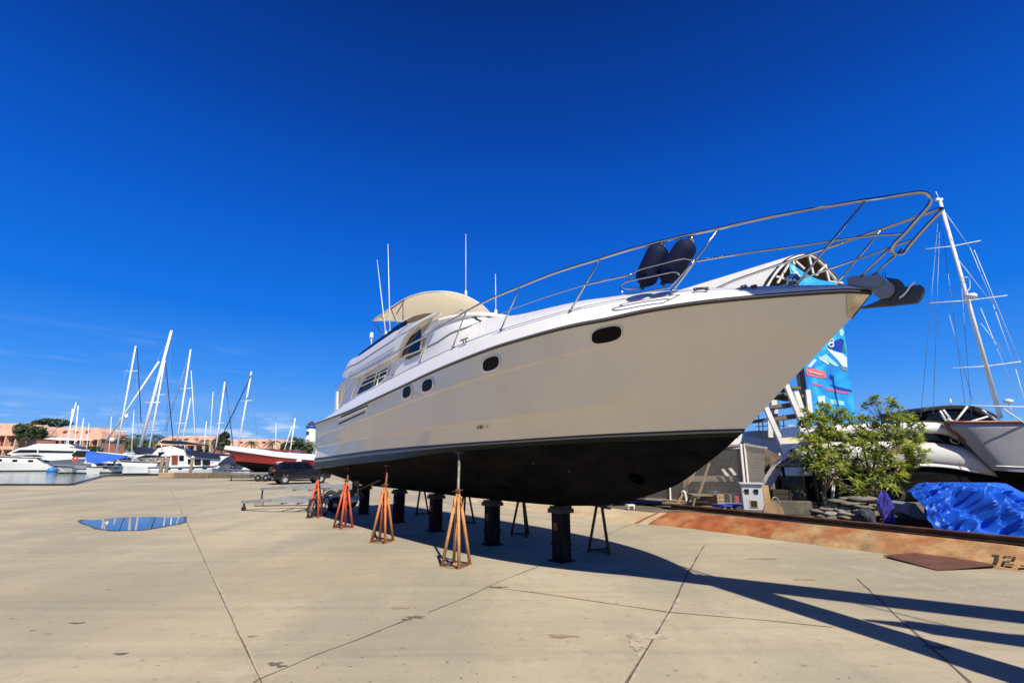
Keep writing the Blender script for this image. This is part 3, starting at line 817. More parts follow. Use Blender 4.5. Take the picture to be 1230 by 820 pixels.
# ---------------- guard rails
bRail = lambda s: max(.09, min(bT(s) + .10, bR(s) + .05)) if s > .9 * H else .16
TOPPX = [(403, 464), (420, 453.5), (440, 443), (457, 434), (482, 419.5), (516, 400.5), (560, 374), (590, 358.5), (624, 344.5), (660, 330), (690, 320), (721, 310.6), (755, 300), (791, 290.8), (830, 281.5), (863, 274.5), (905, 264.8), (950, 255.8), (995, 248), (1039, 240.5)]
MIDPX = [(703, 342), (730, 336), (760, 329.5)]
MID2 = [(834, 314), (870, 308), (910, 302), (950, 296.8), (1004, 288.8), (1050, 283), (1086, 279.5)]
def railpts(pix): return [at_b(x, y, bRail, CN) for x, y in pix]
gr = MB()
tp = smooth_path(railpts(TOPPX), 4)
front = []
def atc(x, y, n): return at_n(x, y, n)
nst = tp[-1].dot(N)
FR = [(1075, 235.3, .24), (1100, 231.6, .17), (1110, 231.5, .15), (1116.5, 235, .13), (1118, 241, .12), (1114, 249, .12), (1100, 265, .12), (1086, 281, .12), (1075, 292, .12), (1071.5, 298.5, .11), (1072.5, 303.5, .08), (1077.5, 305.8, .0), (1084.5, 304, -.10), (1090, 298, -.12), (1097, 289.5, -.12), (1113, 271.5, -.12), (1127, 257, -.12), (1131.5, 251, -.13), (1130, 250.5, -.15)]
fp = [at_n(x, y, CN - b * H * .6) for x, y, b in FR]
gr.tube(tp[:-1] + smooth_path([tp[-1]] + fp, 4), .025, 8)
# port top rail as the mirrored line, joined to the bow hoop
pm = [mir(p) for p in tp]
gr.tube([fp[-1]] + [p for p in pm[::-1] if p.dot(D) > 2.0 * H], .025, 8)
md2 = smooth_path(railpts(MID2[:-1]) + [fp[7]], 4); md1 = smooth_path(railpts(MIDPX), 4)
gr.tube(md2, .017, 8); gr.tube(md1, .017, 8); gr.tube([mir(md2[0]), mir(fp[7])], .017, 8); gr.tube([mir(p) for p in md1], .017, 8)
gr.build('guard_rail', [M_steel], yacht)
wl_ = smooth_path(railpts([(703, 342), (672, 351.5), (640, 362), (598, 377.5)]), 4)
for q_ in (wl_, [mir(p) for p in wl_]): MB().tube(q_, .009, 6).build('guard_wire', [M_steel], yacht)
ST = [((448, 464), (456, 435)), ((472, 451), (482, 420)), ((504, 435), (515.5, 401)), ((544, 416.4), (559.5, 375)), ((601.5, 396), (624, 345)), ((685, 373), (721, 311)), ((807.6, 350), (863, 275)), ((956, 343), (1039, 241))]
for a, b in ST:
    mb = MB(); p0, p1 = at_b(a[0], a[1], bT, CN), at_b(b[0], b[1], bRail, CN)
    mb.tube([p0 - (p1 - p0) * .02, p1], .017, 8); mb.lathe([(.04, 0), (.035, .02), (.018, .03)], p0 - Vector((0, 0, .005)), 10)
    mb.build('stanchion', [M_steel], yacht)
    q0, q1 = mir(p0), mir(p1)
    if q1.dot(D) < 2.0 * H:
        ra, rb_ = fp[-1], [p for p in pm if p.dot(D) > 2.0 * H][-1]
        f = max(0, min(1, (q1.dot(D) - ra.dot(D)) / (rb_.dot(D) - ra.dot(D)))); q1 = ra.lerp(rb_, f)
    mb = MB(); mb.tube([q0 - (q1 - q0) * .02, q1], .017, 8); mb.build('stanchion', [M_steel], yacht)
for sgn in (1, -1):
    mb = MB(); p0, p1 = at_n(1033, 333, CN - .06 * H), fp[8]
    if sgn < 0: p0, p1 = mir(p0), mir(p1)
    mb.tube([p0, p1], .017, 8); mb.build('stanchion', [M_steel], yacht)
# fender basket
bk_ = MB(); bin_ = lambda s: bT(s) - .12; bou = lambda s: bT(s) + .24
def bsk(pix, f): return smooth_path([at_b(x, y, f, CN) for x, y in pix], 5)
bk_.tube(bsk([(834, 313), (826, 311.3), (818, 311), (795, 317), (775, 322), (764, 326), (759, 330), (759.5, 335)], bou), .014, 7)
bk_.tube(bsk([(816, 330), (812, 327.2), (805, 327.2), (785, 331.5), (765, 335.5), (752, 338.5), (746.5, 343), (746, 348.5), (749.5, 353), (760, 353), (780, 349.6), (800, 346), (806, 343.5), (834, 313.5)], bou), .014, 7)
bk_.tube(bsk([(747.5, 345), (756, 347), (770, 346)], bin_), .012, 6)
bk_.build('fender_basket', [M_steel], yacht)

# whip antennas, lights
for a, b, nb, r0 in (((463.5, 403), (453, 312), .66, .022), ((468.5, 402), (466, 293), .66, .024), ((559.5, 354), (559.5, 281), -.30, .02), ((595.5, 378), (595.2, 329), .0, .018)):
    mb = MB(); mb.tube([at_n(a[0], a[1], CN - nb * H), at_n((a[0] + b[0]) / 2, (a[1] + b[1]) / 2, CN - nb * H), at_n(b[0], b[1], CN - nb * H)], r0, 6, r2=r0 * .35)
    mb.lathe([(.05, -.1), (.045, .12), (.02, .16)], at_n(a[0], a[1], CN - nb * H), 8)
    mb.build('whip_antenna', [mat('antenna_white', (.75, .75, .72), .4)] if 'antenna_white' not in bpy.data.materials else [bpy.data.materials['antenna_white']], yacht)
mb = MB(); mb.tube([at_n(446, 414, CN - .3 * H), at_n(446.3, 404, CN - .3 * H)], .03, 6); mb.lathe([(.07, 0), (.08, .1), (.06, .25), (.0, .28)], at_n(446, 407, CN - .3 * H), 10); mb.build('navigation_light', M_white, yacht)
mb = MB(); mb.lathe([(.05, 0), (.07, .06), (.04, .13), (0, .14)], at_n(475, 400, CN - .70 * H), 8); mb.build('fly_light', M_black, yacht); mb = MB(); mb.lathe([(.05, 0), (.06, .05), (.04, .1), (0, .11)], at_n(466, 406, CN - .70 * H), 8); mb.build('fly_light', M_black, yacht)

# ---------------- anchor, roller and windlass (own things: they rest on the bow)
an = thing('anchor', at_n(1062, 345, CN), 'dark steel plough anchor hanging in the roller at the bow tip', 'anchor')
fk = MB()
flu = [(1036, 371), (1050, 366), (1062, 360.5), (1075, 353), (1084, 347.5), (1098, 345), (1107, 343.5), (1111, 346), (1111.5, 352), (1108, 359), (1103, 364.5), (1090, 366), (1072, 368), (1050, 369.5)]
fk.slab([at_n(x, y, CN + .10) for x, y in flu], N * -.10)
fk.build('fluke', M_chainsteel, an)
sk = MB()
shp = [(1062, 332.8), (1079, 335), (1083, 338), (1089, 349), (1084, 354), (1072, 358), (1062, 362), (1068, 352), (1072, 346), (1071, 340)]
sk.slab([at_n(x, y, CN - .03) for x, y in shp], N * .06)
sk.build('shank', M_chainsteel, an)
tr2 = MB(); tr2.tube(smooth_path([at_n(x, y, CN - .06) for x, y in ((1080, 358), (1085, 354.5), (1089, 350), (1094, 343), (1098.5, 338.5))], 4), .012, 6); tr2.build('trip_line', M_white, an)
rl = MB()
p0, p1 = at_n(1021, 339, CN - .02), at_n(1058, 338, CN - .02)
ax = (p1 - p0)
rl.slab([at_n(x, y, CN - .13) for x, y in ((1017, 334), (1024, 331.2), (1058, 330.5), (1062, 334.5), (1061, 339), (1052, 345.3), (1038, 345.6), (1018, 342))], N * .035)
rl.slab([at_n(x, y, CN + .10) for x, y in ((1017, 334), (1024, 331.2), (1058, 330.5), (1062, 334.5), (1061, 339), (1052, 345.3), (1038, 345.6), (1018, 342))], N * .035)
rl.slab([at_n(x, y, CN - .13) for x, y in ((1017, 343), (1038, 346.2), (1052, 345.8), (1052, 344), (1038, 344), (1018, 341.5))], N * .26)
rl.build('bow_roller', mat('skylit_bracket', (.19, .21, .26), .45), yacht)  # blue of the sky light mixed into the bracket colour
rw = MB(); c0 = at_n(1063.5, 349, CN); rw.lathe([(.02, -.09), (.115, -.09), (.125, -.06), (.08, 0), (.125, .06), (.115, .09), (.02, .09)], c0, 20, M=Matrix(((D.x, 0, N.x), (D.y, 0, N.y), (0, 1, 0))).to_3x3(), smooth=False)
rw.build('roller_wheel', mat('roller_grey', (.20, .21, .24), .45), yacht)
fz = MB()
for k in range(7): 
    x = 1045 + k * 3; fz.tube([at_n(x, 333, CN), at_n(x + random.uniform(-1.5, 1.5), 327 + random.uniform(-1, 2), CN)], .005, 5)
fz.build('wire_end', M_chainsteel, yacht)
wz = MB(); c0 = at_n(953, 338, CN - .12 * H); wz.lathe([(.06, -.18), (.06, -.02), (.09, .0), (.06, .05), (.08, .08), (.07, .1), (0, .11)], c0, 16); wz.lathe([(.04, -.12), (.06, -.1), (.06, .1), (.04, .12)], c0, 12, M=Matrix.Rotation(PI / 2, 3, 'X')); wz.build('windlass', M_steel, yacht)

# fenders standing in the basket
for i, (top_, bot_) in enumerate((((796, 290), (771, 345.5)), ((832, 284.5), (796, 341)))):
    bfn = lambda s: bT(s) + (.0)
    pa, pb = at_b(bot_[0], bot_[1], bfn, CN), at_b(top_[0], top_[1], bfn, CN)
    ax = pb - pa; Lf = ax.length; Mx = ax.to_track_quat('Z', 'Y').to_matrix()
    ft = thing('fender', pa, ('navy blue covered fender in the bow rack, the one nearer the stern' if i == 0 else 'navy blue covered fender in the bow rack, the one nearer the bow'), 'fender', 'navy fenders in the bow rack')
    mb = MB(); r_ = .185; prof = [(.035, .03 * Lf), (.07, .05 * Lf)] + [(r_ * math.sin(a), .05 * Lf + .19 * Lf * (1 - math.cos(a)) * .9) for a in (R(35), R(55), R(75), R(90))] + [(r_ * 1.02, .45 * Lf), (r_, .70 * Lf), (r_ * .96, .78 * Lf), (r_ * .82, .85 * Lf), (r_ * .5, .895 * Lf), (.05, .905 * Lf)]
    mb.lathe(prof, pa, 20, M=Mx); mb.build('cover', M_navy, ft)
    mb = MB(); mb.lathe([(.05, .90 * Lf), (.065, .93 * Lf), (.05, .97 * Lf), (.035, 1.0 * Lf), (0, 1.01 * Lf)], pa, 12, M=Mx); mb.build('top_eye', M_steel, ft)
    mb = MB(); mb.lathe([(.02, -.035 * Lf), (.045, -.02 * Lf), (.045, .04 * Lf), (.03, .05 * Lf)], pa, 10, M=Mx); mb.build('bottom_eye', M_black, ft)
# ------------------------------------------------------------------ boat stands and keel pillars
M_or = [mat('faded_orange_paint', (.56, .27, .09), .7, var=.3, vscale=6, dirt=(.30, .13, .05), dscale=4, damt=.7),
        mat('orange_paint', (.60, .19, .05), .65, var=.25, vscale=6, dirt=(.25, .10, .04), dscale=4, damt=.6),
        mat('red_orange_paint', (.62, .10, .03), .6, var=.25, vscale=6, dirt=(.25, .07, .03), dscale=4, damt=.5)]
M_rust = mat('rusty_steel', (.13, .055, .028), .85, var=.5, vscale=8, dirt=(.06, .03, .02), dscale=5, damt=.7)
M_greypipe = mat('worn_grey_pipe', (.30, .29, .25), .6, .3, var=.35, vscale=9, dirt=(.16, .08, .04), dscale=6, damt=.7)
M_redpipe = mat('red_rust_pipe', (.24, .07, .035), .7, var=.4, vscale=9)
M_stand_unlit = mat('unlit_stand_paint', (.12, .055, .025), .75, var=.4, vscale=6)  # shade under the hull put into the colour of the far stands
M_pillar = mat('black_steel_pillar', (.009, .0085, .0085), .75, var=.5, vscale=5, spec=.12, dirt=(.05, .026, .015), dscale=2.2, damt=.8, dlo=.5, dhi=.64, stretch=(1.5, 1.5, .5))
M_timber_dark = mat('dark_timber', (.045, .032, .022), .85, var=.4, vscale=6)
def hull_z(s, off):
    b = max(.05, bC(s)); f = max(0, min(1, abs(off) / b))
    return zKf(s) + (zC(s) - zKf(s)) * f + .05 * math.sin(f * PI)
def stand(px, py, hl, top, m_leg, m_post, label, rot=0.0, lean=0.0, r=.29, nleg=4, group='boat stands under the yacht'):
    b = at_z(px, py); t = thing('boat_stand', b, label, 'boat stand', group)
    fdir = Vector((CX - px, 0, 0))
    for k in range(nleg):
        a = rot + k * 2 * PI / nleg
        foot = b + Vector((r * math.cos(a), r * math.sin(a), .02)); head = b + Vector((.045 * math.cos(a), .045 * math.sin(a), hl))
        mb = MB(); mb.tube([foot, head], .034, 8)
        mb.box(foot - Vector((0, 0, .008)), (.09, .06, .02), a)
        mb.build('leg', m_leg, t)
    mb = MB(); feet = [b + Vector((r * .93 * math.cos(rot + k * 2 * PI / nleg), r * .93 * math.sin(rot + k * 2 * PI / nleg), .05)) for k in range(nleg)]
    for p, q in zip(feet, feet[1:] + feet[:1]): mb.bar(p, q, .025, .03)
    mb.build('base_brace', M_rust, t)
    mb = MB(); mb.lathe([(.06, -.12), (.062, .02), (.05, .03), (.05, .07)], b + Vector((0, 0, hl)), 10)
    mb.build('collar', m_leg, t)
    tp = Vector(top)
    mb = MB(); p0 = b + Vector((0, 0, hl - .05)); mb.tube([p0, p0.lerp(tp, .5), tp - Vector((0, 0, .03))], .030, 8)
    n_ = 14
    for k in range(n_):
        q = p0.lerp(tp, .1 + .8 * k / n_)
    mb.build('screw_post', m_post, t)
    mb = MB(); ck = b + Vector((.05, -.05, hl)); mb.tube(smooth_path([ck, ck + Vector((.05, -.02, -.1)), ck + Vector((.02, -.03, -.24)), ck + Vector((-.03, -.02, -.34))], 4), .010, 5); mb.tube([ck + Vector((-.13, .0, -.02)), ck + Vector((-.12, -.01, -.2))], .008, 5); mb.build('safety_chain', M_rust, t)
    mb = MB(); c = b + Vector((0, 0, hl + .12)); mb.lathe([(.05, -.03), (.065, -.02), (.065, .03), (.045, .04)], c, 8)
    for k in range(3):
        a = rot + .5 + k * 2 * PI / 3; mb.tube([c, c + Vector((.13 * math.cos(a), .13 * math.sin(a), .02 - .03 * k))], .012, 6)
    mb.build('screw_handle', M_rust, t)
    mb = MB(); mb.box(tp + Vector((0, 0, -.02)), (.26, .16, .035), math.atan2(D.y, D.x)); mb.box(tp + Vector((0, 0, -.05)), (.09, .09, .05), math.atan2(D.y, D.x))
    mb.build('pad', M_rust, t)
    return t
NEAR = [((548, 680), (552, 541.5), 0, M_greypipe, 'nearest and palest orange stand, grey post, under the bow half of the yacht', .62, .3),
        ((459, 651), (466, 558), 1, M_redpipe, 'orange boat stand second from the bow on the sunny side', .60, .5),
        ((412, 634), (420, 561), 2, M_redpipe, 'red orange stand second from the stern on the sunny side', .60, .1),
        ((378, 621), (386, 566), 2, M_redpipe, 'red orange stand under the stern corner, in front of the bicycle', .58, .8)]
for (bp, tpx, k, mp, lab, hl, rot) in NEAR:
    b = at_z(*bp); n = b.dot(N)
    best = None
    for i in range(41):
        q = at_n(tpx[0], tpx[1], n - .5 + i * .04); off = CN - q.dot(N); e = abs(q.z - hull_z(q.dot(D), off))
        if best is None or e < best[0]: best = (e, q)
    q = best[1]; s = q.dot(D); q.z = hull_z(s, CN - q.dot(N)) - .005
    stand(bp[0], bp[1], hl * H, q, M_or[k], mp, lab, rot)
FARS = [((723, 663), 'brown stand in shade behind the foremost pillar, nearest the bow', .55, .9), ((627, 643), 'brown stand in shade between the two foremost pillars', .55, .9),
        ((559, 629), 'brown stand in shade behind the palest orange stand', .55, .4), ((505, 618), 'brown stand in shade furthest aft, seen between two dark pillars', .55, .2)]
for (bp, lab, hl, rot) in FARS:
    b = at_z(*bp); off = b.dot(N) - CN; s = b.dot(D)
    top = b + Vector((0, 0, hull_z(s, off) - .01)); stand(bp[0], bp[1], min(hl * H, top.z - .3), top, M_stand_unlit, M_stand_unlit, lab, rot, r=.31, nleg=3)
PIL = [((665, 675), 'foremost and widest black steel pillar carrying the keel near the bow'), ((580, 655), 'black pillar with flanged cap, right behind the palest orange stand'), ((517, 638), 'middle black pillar under the keel'), ((477, 627), 'black pillar under the keel, second from the stern'), ((438, 617), 'aftmost black pillar under the keel beside the propeller')]
rzp = math.atan2(D.y, D.x)
for (bp, lab) in PIL:
    q = at_z(*bp); s = q.dot(D); b = D * s + N * (CN - .02); b.z = 0
    zt = zKf(s); t = thing('keel_pillar', b, lab, 'pillar', 'pillars under the keel')
    mb = MB(); mb.bbox(b + Vector((0, 0, (zt - .14) / 2)), (.31, .31, zt - .14), rzp, .02)
    mb.box(b + Vector((0, 0, .34)), (.33, .33, .03), rzp); mb.build('column', M_pillar, t)
    mb = MB(); mb.box(b - N * .165 + Vector((0, 0, zt - .42)), (.12, .02, .16), rzp); mb.build('lug_plate', M_rust, t)
    mb = MB(); mb.box(b + Vector((0, 0, .012)), (.42, .42, .024), rzp); mb.build('base_plate', M_pillar, t)
    mb = MB(); mb.box(b + Vector((0, 0, zt - .10)), (.40, .42, .09), rzp); mb.box(b + Vector((0, 0, zt - .03)), (.34, .36, .052), rzp); mb.build('timber_cap', M_timber_dark, t)
M_hole = mat('dark_opening', (.0015, .0015, .0015), .9, spec=.0)
# bow thruster opening and two skin fittings on the bottom
def on_bottom(px, py):
    best = None
    for i in range(160):
        q = at_n(px, py, CN - .95 * H + i * .95 * H / 160); e = abs(q.z - hull_z(q.dot(D), CN - q.dot(N)))
        if best is None or e < best[0]: best = (e, q)
    q = best[1]; return q - (q - Vector((0, 0, H))).normalized() * .075
for (cx, cy, a_, b_, nm) in ((764, 575.5, 8.5, 6.0, 'thruster_tunnel'), (684, 566, 1.6, 1.2, 'skin_fitting'), (640, 556, 1.4, 1.1, 'skin_fitting')):
    ell = [on_bottom(cx + a_ * math.cos(t) + .3 * a_ * math.sin(t), cy + b_ * math.sin(t) + .3 * b_ * math.cos(t)) for t in [2 * PI * i / 18 for i in range(18)]]
    c = sum(ell, Vector()) / len(ell); mb = MB(); mb.add([c] + ell, [(0, i + 1, (i + 1) % 18 + 1) for i in range(18)]); mb.loft([ell, [p + N * .08 for p in ell]], closed=True); mb.build(nm, M_hole if a_ > 3 else M_chainsteel, yacht, recalc=False)
D, N = D0, N0
# ------------------------------------------------------------------ the yard behind the bank
def xf(mb, M):
    mb.v = [M @ p for p in mb.v]; return mb
def place(p, rz): return Matrix.Translation(p) @ Matrix.Rotation(rz, 4, 'Z')
M_wpaint = mat('white_paint', (.74, .72, .66), .5, var=.1, vscale=3, dirt=(.42, .36, .26), dscale=2.5, damt=.35)
M_boatw = mat('boat_white', (.78, .77, .73), .3, coat=.2, var=.04)
M_ibeam = mat('rusted_beam', (.075, .035, .022), .8, var=.5, vscale=5, dirt=(.20, .075, .03), dscale=2, damt=.7)
M_wood = mat('old_planks', (.34, .24, .14), .85, var=.4, vscale=4, stretch=(1, 6, 6))
M_plate = mat('rust_plate', (.145, .062, .038), .7, .2, var=.35, vscale=2.2, dirt=(.24, .10, .05), dscale=1.2, damt=.6, bump=.2)
M_tarp = mat('blue_tarp', (.012, .12, .66), .5, var=.3, vscale=2.0)
M_black2 = M_black
def yz(px, py, z=.42): return at_z(px, py, z)
# steel beams lying along the bank top
for i, (a, b, dn, z0, lab) in enumerate((((806, 610), (1262, 657), 0, .42, 'long rusty steel beam lying on the bank, front of the two'), ((880, 610), (1262, 650), .34, .42, 'long rusty steel beam lying on the bank, behind the front one'))):
    p, q = yz(*a, z0), yz(*b, z0); u = (q - p).normalized(); v = Vector((-u.y, u.x, 0))
    p += v * dn; q += v * dn
    mb = MB(); hh = .13 + .03 * i
    for zz, th in ((.012, .024), (hh, .024)): mb.bar(p + Vector((0, 0, zz)), q + Vector((0, 0, zz)), .17, th)
    mb.bar(p + Vector((0, 0, hh / 2)), q + Vector((0, 0, hh / 2)), .02, hh - .03)
    tag(mb.build('steel_beam', M_ibeam), lab, 'steel beam', 'steel beams on the bank')
# planks at the left end
p, q = yz(800, 603.5, .47), yz(872, 609.5, .47)
mb = MB(); mb.bar(p, q, .55, .06); mb.bar(p + Vector((.1, .3, .07)), q + Vector((0, .3, .07)), .4, .05)
tag(mb.build('plank_stack', M_wood), 'weathered planks lying on the bank under the chain link fence', 'planks')
mb = MB(); mb.box(yz(876, 607, .58), (1.0, .45, .08), .15); mb.box(yz(878, 606.5, .64), (.8, .35, .05), .2)
tag(mb.build('folded_cover', mat('blue_cloth', (.02, .07, .42), .7, var=.3, vscale=8)), 'small folded blue cover below the chain link panel', 'cover')
# white bracket on the bank
q = yz(757, 611, .28); mb = MB(); mb.box(q + Vector((0, 0, .14)), (.30, .22, .05), .3); mb.box(q + Vector((-.1, 0, .06)), (.04, .2, .12), .3); mb.box(q + Vector((.1, 0, .06)), (.04, .2, .12), .3)
tag(mb.build('step_stool', M_wpaint), 'tiny white step on the bank beyond the hull', 'step')
# steel plate on the slab
P = [at_z(x, y, .03) for x, y in ((1061, 667.5), (1117, 667.5), (1197, 681), (1126, 683.5))]
P = [p + Vector((0, 0, dz)) for p, dz in zip(P, (.02, .10, .05, -.012))]
mb = MB(); mb.slab(P, Vector((0, 0, -.015))); tag(mb.build('steel_plate', M_plate), 'flat rusty steel plate lying loose against the bank', 'steel plate')
# stencilled number
M_sten = mat('stencil_paint', (.03, .022, .016), .85, var=.4, vscale=20)
def bankpt(px, py):            # on the sloping face: ray against the plane through the bank's foot and shoulder
    a = W(5, NB0 + .10, ZB * .2); e1 = D; b_ = W(5, NB1 - .1, ZB * .93); e2 = (b_ - a)
    nn_ = e1.cross(e2).normalized(); r = ray(px, py); t = (a - Vector((0, 0, H))).dot(nn_) / r.dot(nn_)
    return Vector((0, 0, H)) + r * t - (r.normalized()) * .10
st_ = MB()
for poly in ([(1191.3, 665.3), (1200.5, 666.3), (1199, 667.4), (1196, 667.2), (1195.6, 667.4), (1191.8, 666.5)], [(1195.6, 667.4), (1200.5, 666.3), (1198.4, 677), (1193.2, 675.5)],
             [(1205.6, 667), (1209.4, 667), (1209.2, 669), (1205.3, 669)], [(1210.4, 667.2), (1215.8, 667.5), (1215.5, 668.8), (1210.2, 668.5)], [(1216.6, 667.9), (1220.3, 668.2), (1219.4, 672.9), (1215.8, 672.4)],
             [(1209.5, 672.2), (1214.4, 672.8), (1214.2, 674), (1209.3, 673.4)], [(1204.3, 673.0), (1208.5, 673.4), (1208, 677.8), (1203.9, 677.2)], [(1209.4, 676.4), (1218.4, 677.2), (1218.1, 678.7), (1209.2, 677.9)],
             [(1226, 678.4), (1236, 679), (1236, 680.6), (1226, 680)]):
    st_.add([bankpt(*p) for p in poly], [tuple(range(len(poly)))])
stn = st_.build('stencilled_number', M_sten, recalc=False); tag(stn, 'black stencilled number 12 on the rusty bank', 'number')

# ---------------- chain link fence
fp0 = thing('chain_link_fence', at_n(830, 602, 16.6), 'white framed chain link fence panel behind the bank', 'fence')
NF = 16.6
def fpt(x, y, n=NF): return at_n(x, y, n)
mb = MB()
def pbar(a, b, w=.05, n=NF, mb_=None): (mb_ or mb).bar(fpt(*a, n), fpt(*b, n), w, w)
post_a, post_b = fpt(889.5, 532.5), fpt(897, 610)
for a, b, nm in (((889.5, 532.5), (897, 610), 'post'), ((803, 540), (805.5, 601.5), 'post')):
    mb = MB(); pbar(a, b, .07); mb.build(nm, M_wpaint, fp0)
mb = MB(); pbar((730, 596), (895.5, 606.3), .07); mb.build('bottom_rail', M_wpaint, fp0)
mb = MB(); pbar((740, 548), (890, 534), .06); mb.build('top_rail', M_wpaint, fp0)
M_wire = mat('galvanised_wire', (.58, .55, .46), .5, .0)
mb = MB(); A, B, C_, Dd = fpt(735, 548), fpt(890, 534.5), fpt(896, 605.5), fpt(735, 596.3)
Lx = (B - A).length; Lz = (B.z - C_.z); stp = .085
ex = (B - A).normalized(); nx = int((Lx + Lz) / stp)
for k in range(nx):
    x0 = k * stp
    for sgn in (1, -1):
        # wire from (x0,0) going diagonally
        if sgn > 0: xa, za, xb, zb = x0 - Lz, 0, x0, Lz
        else: xa, za, xb, zb = x0, 0, x0 - Lz, Lz
        def clip(xa, za, xb, zb):
            pts_ = []
            for X in (xa, xb): pass
            d = xb - xa
            t0, t1 = 0.0, 1.0
            ta, tb = (0 - xa) / d, (Lx - xa) / d
            lo, hi = min(ta, tb), max(ta, tb)
            t0, t1 = max(t0, lo), min(t1, hi)
            return None if t0 >= t1 else (t0, t1)
        c = clip(xa, za, xb, zb)
        if not c: continue
        def PT(t):
            X = xa + (xb - xa) * t; Z = za + (zb - za) * t
            return Dd.lerp(C_, X / Lx).lerp(A.lerp(B, X / Lx), Z / Lz)
        mb.tube([PT(c[0]) + N * (.004 * sgn), PT(c[1]) + N * (.004 * sgn)],   .0075, 3, caps=False, smooth=False)
mb.build('wire_mesh', M_wire, fp0, recalc=False)
mb = MB(); p = fpt(818, 596); mb.tube(smooth_path([fpt(819, 592), fpt(822, 590), fpt(824, 597), fpt(825, 603), fpt(828, 606)], 4), .05, 6); tag(mb.build('bent_pipe', M_wpaint), 'short bent white pipe leaning on the fence rail', 'pipe')
# second frame next to it
fp1 = thing('gate_frame', at_n(905, 600, 16.75), 'narrow white gate frame with wire mesh, right of the fence panel', 'gate')
mb = MB(); pbar((894, 533), (900.5, 600), .07, 16.75); mb.build('post', M_wpaint, fp1)
mb = MB(); pbar((894, 533.5), (921, 538), .06, 16.75); mb.build('top_rail', M_wpaint, fp1)
mb = MB(); g0, g1, g2, g3 = fpt(894.5, 534.5, 16.75), fpt(918, 537.5, 16.75), fpt(918, 596, 16.75), fpt(900, 596, 16.75)
for k in range(34):
    f = k / 33
    mb.tube([g0.lerp(g1, f), g3.lerp(g2, f)], .006, 3, smooth=False); 
    mb.tube([g0.lerp(g3, f), g1.lerp(g2, f)], .006, 3, smooth=False)
mb.build('wire_mesh', M_wire, fp1, recalc=False)

# ---------------- open storage shed behind the fence
M_shedw = mat('shed_timber', (.055, .032, .02), .85, var=.4, vscale=2.2, stretch=(1, 1, 7))
M_shedroof = mat('shed_roof', (.30, .25, .18), .8, var=.3)
M_shelf = mat('pale_beam', (.22, .18, .125), .8, var=.3)
YS = 19.5
s0 = at_y(735, 606, YS); s1 = at_y(897, 606, YS)
sd = thing('storage_shed', Vector(((s0.x + s1.x) / 2, YS, .4)), 'dark open fronted timber shed with shelves behind the chain link fence', 'shed')
zt = at_y(880, 540, YS).z
mb = MB(); mb.box(((s0.x + s1.x) / 2, YS + 2.4, zt / 2 + .2), (s1.x - s0.x, .08, zt - .3)); mb.build('back_wall', M_shedw, sd)
for x in (s0.x, s1.x):
    mb = MB(); mb.box((x, YS + 1.2, zt / 2 + .2), (.08, 2.4, zt - .3)); mb.build('side_wall', M_shedw, sd)
mb = MB(); mb.box(((s0.x + s1.x) / 2, YS + 1.0, zt + .08), (s1.x - s0.x + .1, 2.6, .06), M=Matrix.Rotation(R(-4), 3, 'X')); mb.build('roof', M_shedroof, sd)
pb0, pb1 = at_y(800, 577, YS), at_y(893, 574, YS)
mb = MB(); mb.box(((s0.x + s1.x) / 2, YS + .7, (pb0.z + .05)), (s1.x - s0.x - .1, .5, .22)); mb.build('shelf_front', M_shelf, sd)
zs = at_y(850, 591, YS + .8).z
mb = MB(); mb.box(((s0.x + s1.x) / 2, YS + 1.6, zs - .03), (s1.x - s0.x - .2, 1.3, .05)); mb.build('shelf', M_shedw, sd)
for x in (824, 893):
    q = at_y(x, 600, YS + .3); mb = MB(); mb.box((q.x, YS + .3, .4 + (zt - .4) / 2), (.14, .14, zt - .42)); mb.build('post', M_shelf, sd)
rnd = random.Random(3)
TINC = [('pink', (.52, .18, .16)), ('dull red', (.36, .05, .04)), ('green', (.10, .24, .14)), ('white', (.6, .58, .5)), ('blue grey', (.16, .22, .28)), ('peach', (.55, .28, .18))]
tin_m = [mat('tin_' + n.replace(' ', '_'), c, .5) for n, c in TINC]
tin_pos = [(829, 4), (833, 1), (837, 3), (841, 5), (846, 2), (850, 2), (856, 0), (861, 0), (867, 5), (872, 5), (886, 3)]
for i, (px, k) in enumerate(tin_pos):
    q = at_y(px, 590, YS + 1.15); h_ = rnd.uniform(.15, .24); r_ = rnd.uniform(.06, .09)
    mb = MB(); mb.lathe([(r_ * .97, 0), (r_, .01), (r_, h_ - .01), (r_ * 1.03, h_), (r_ * .9, h_), (r_ * .88, h_ - .012), (0, h_ - .012)], (q.x, YS + 1.15, zs), 12)
    tag(mb.build('paint_tin', tin_m[k]), TINC[k][0] + ' paint tin on the shed shelf, number %s from the left among the tins' % ['one', 'two', 'three', 'four', 'five', 'six', 'seven', 'eight', 'nine', 'ten', 'eleven'][i], 'tin', 'paint tins on the shed shelf')
# low table
q = at_y(846, 604, 18.2); tb = thing('work_table', Vector((q.x, 18.2, .4)), 'low grey work table behind the fence in front of the shed', 'table')
mb = MB(); mb.box((q.x, 18.2, .86), (1.0, .7, .05)); mb.build('tabletop', M_shelf, tb)
for dx in (-.5, .5):
    for dy in (-.28, .28): 
        mb = MB(); mb.bar((q.x + dx * 1.1, 18.2 + dy, .41), (q.x + dx * .8, 18.2 + dy, .835), .06); mb.build('leg', M_shelf, tb)
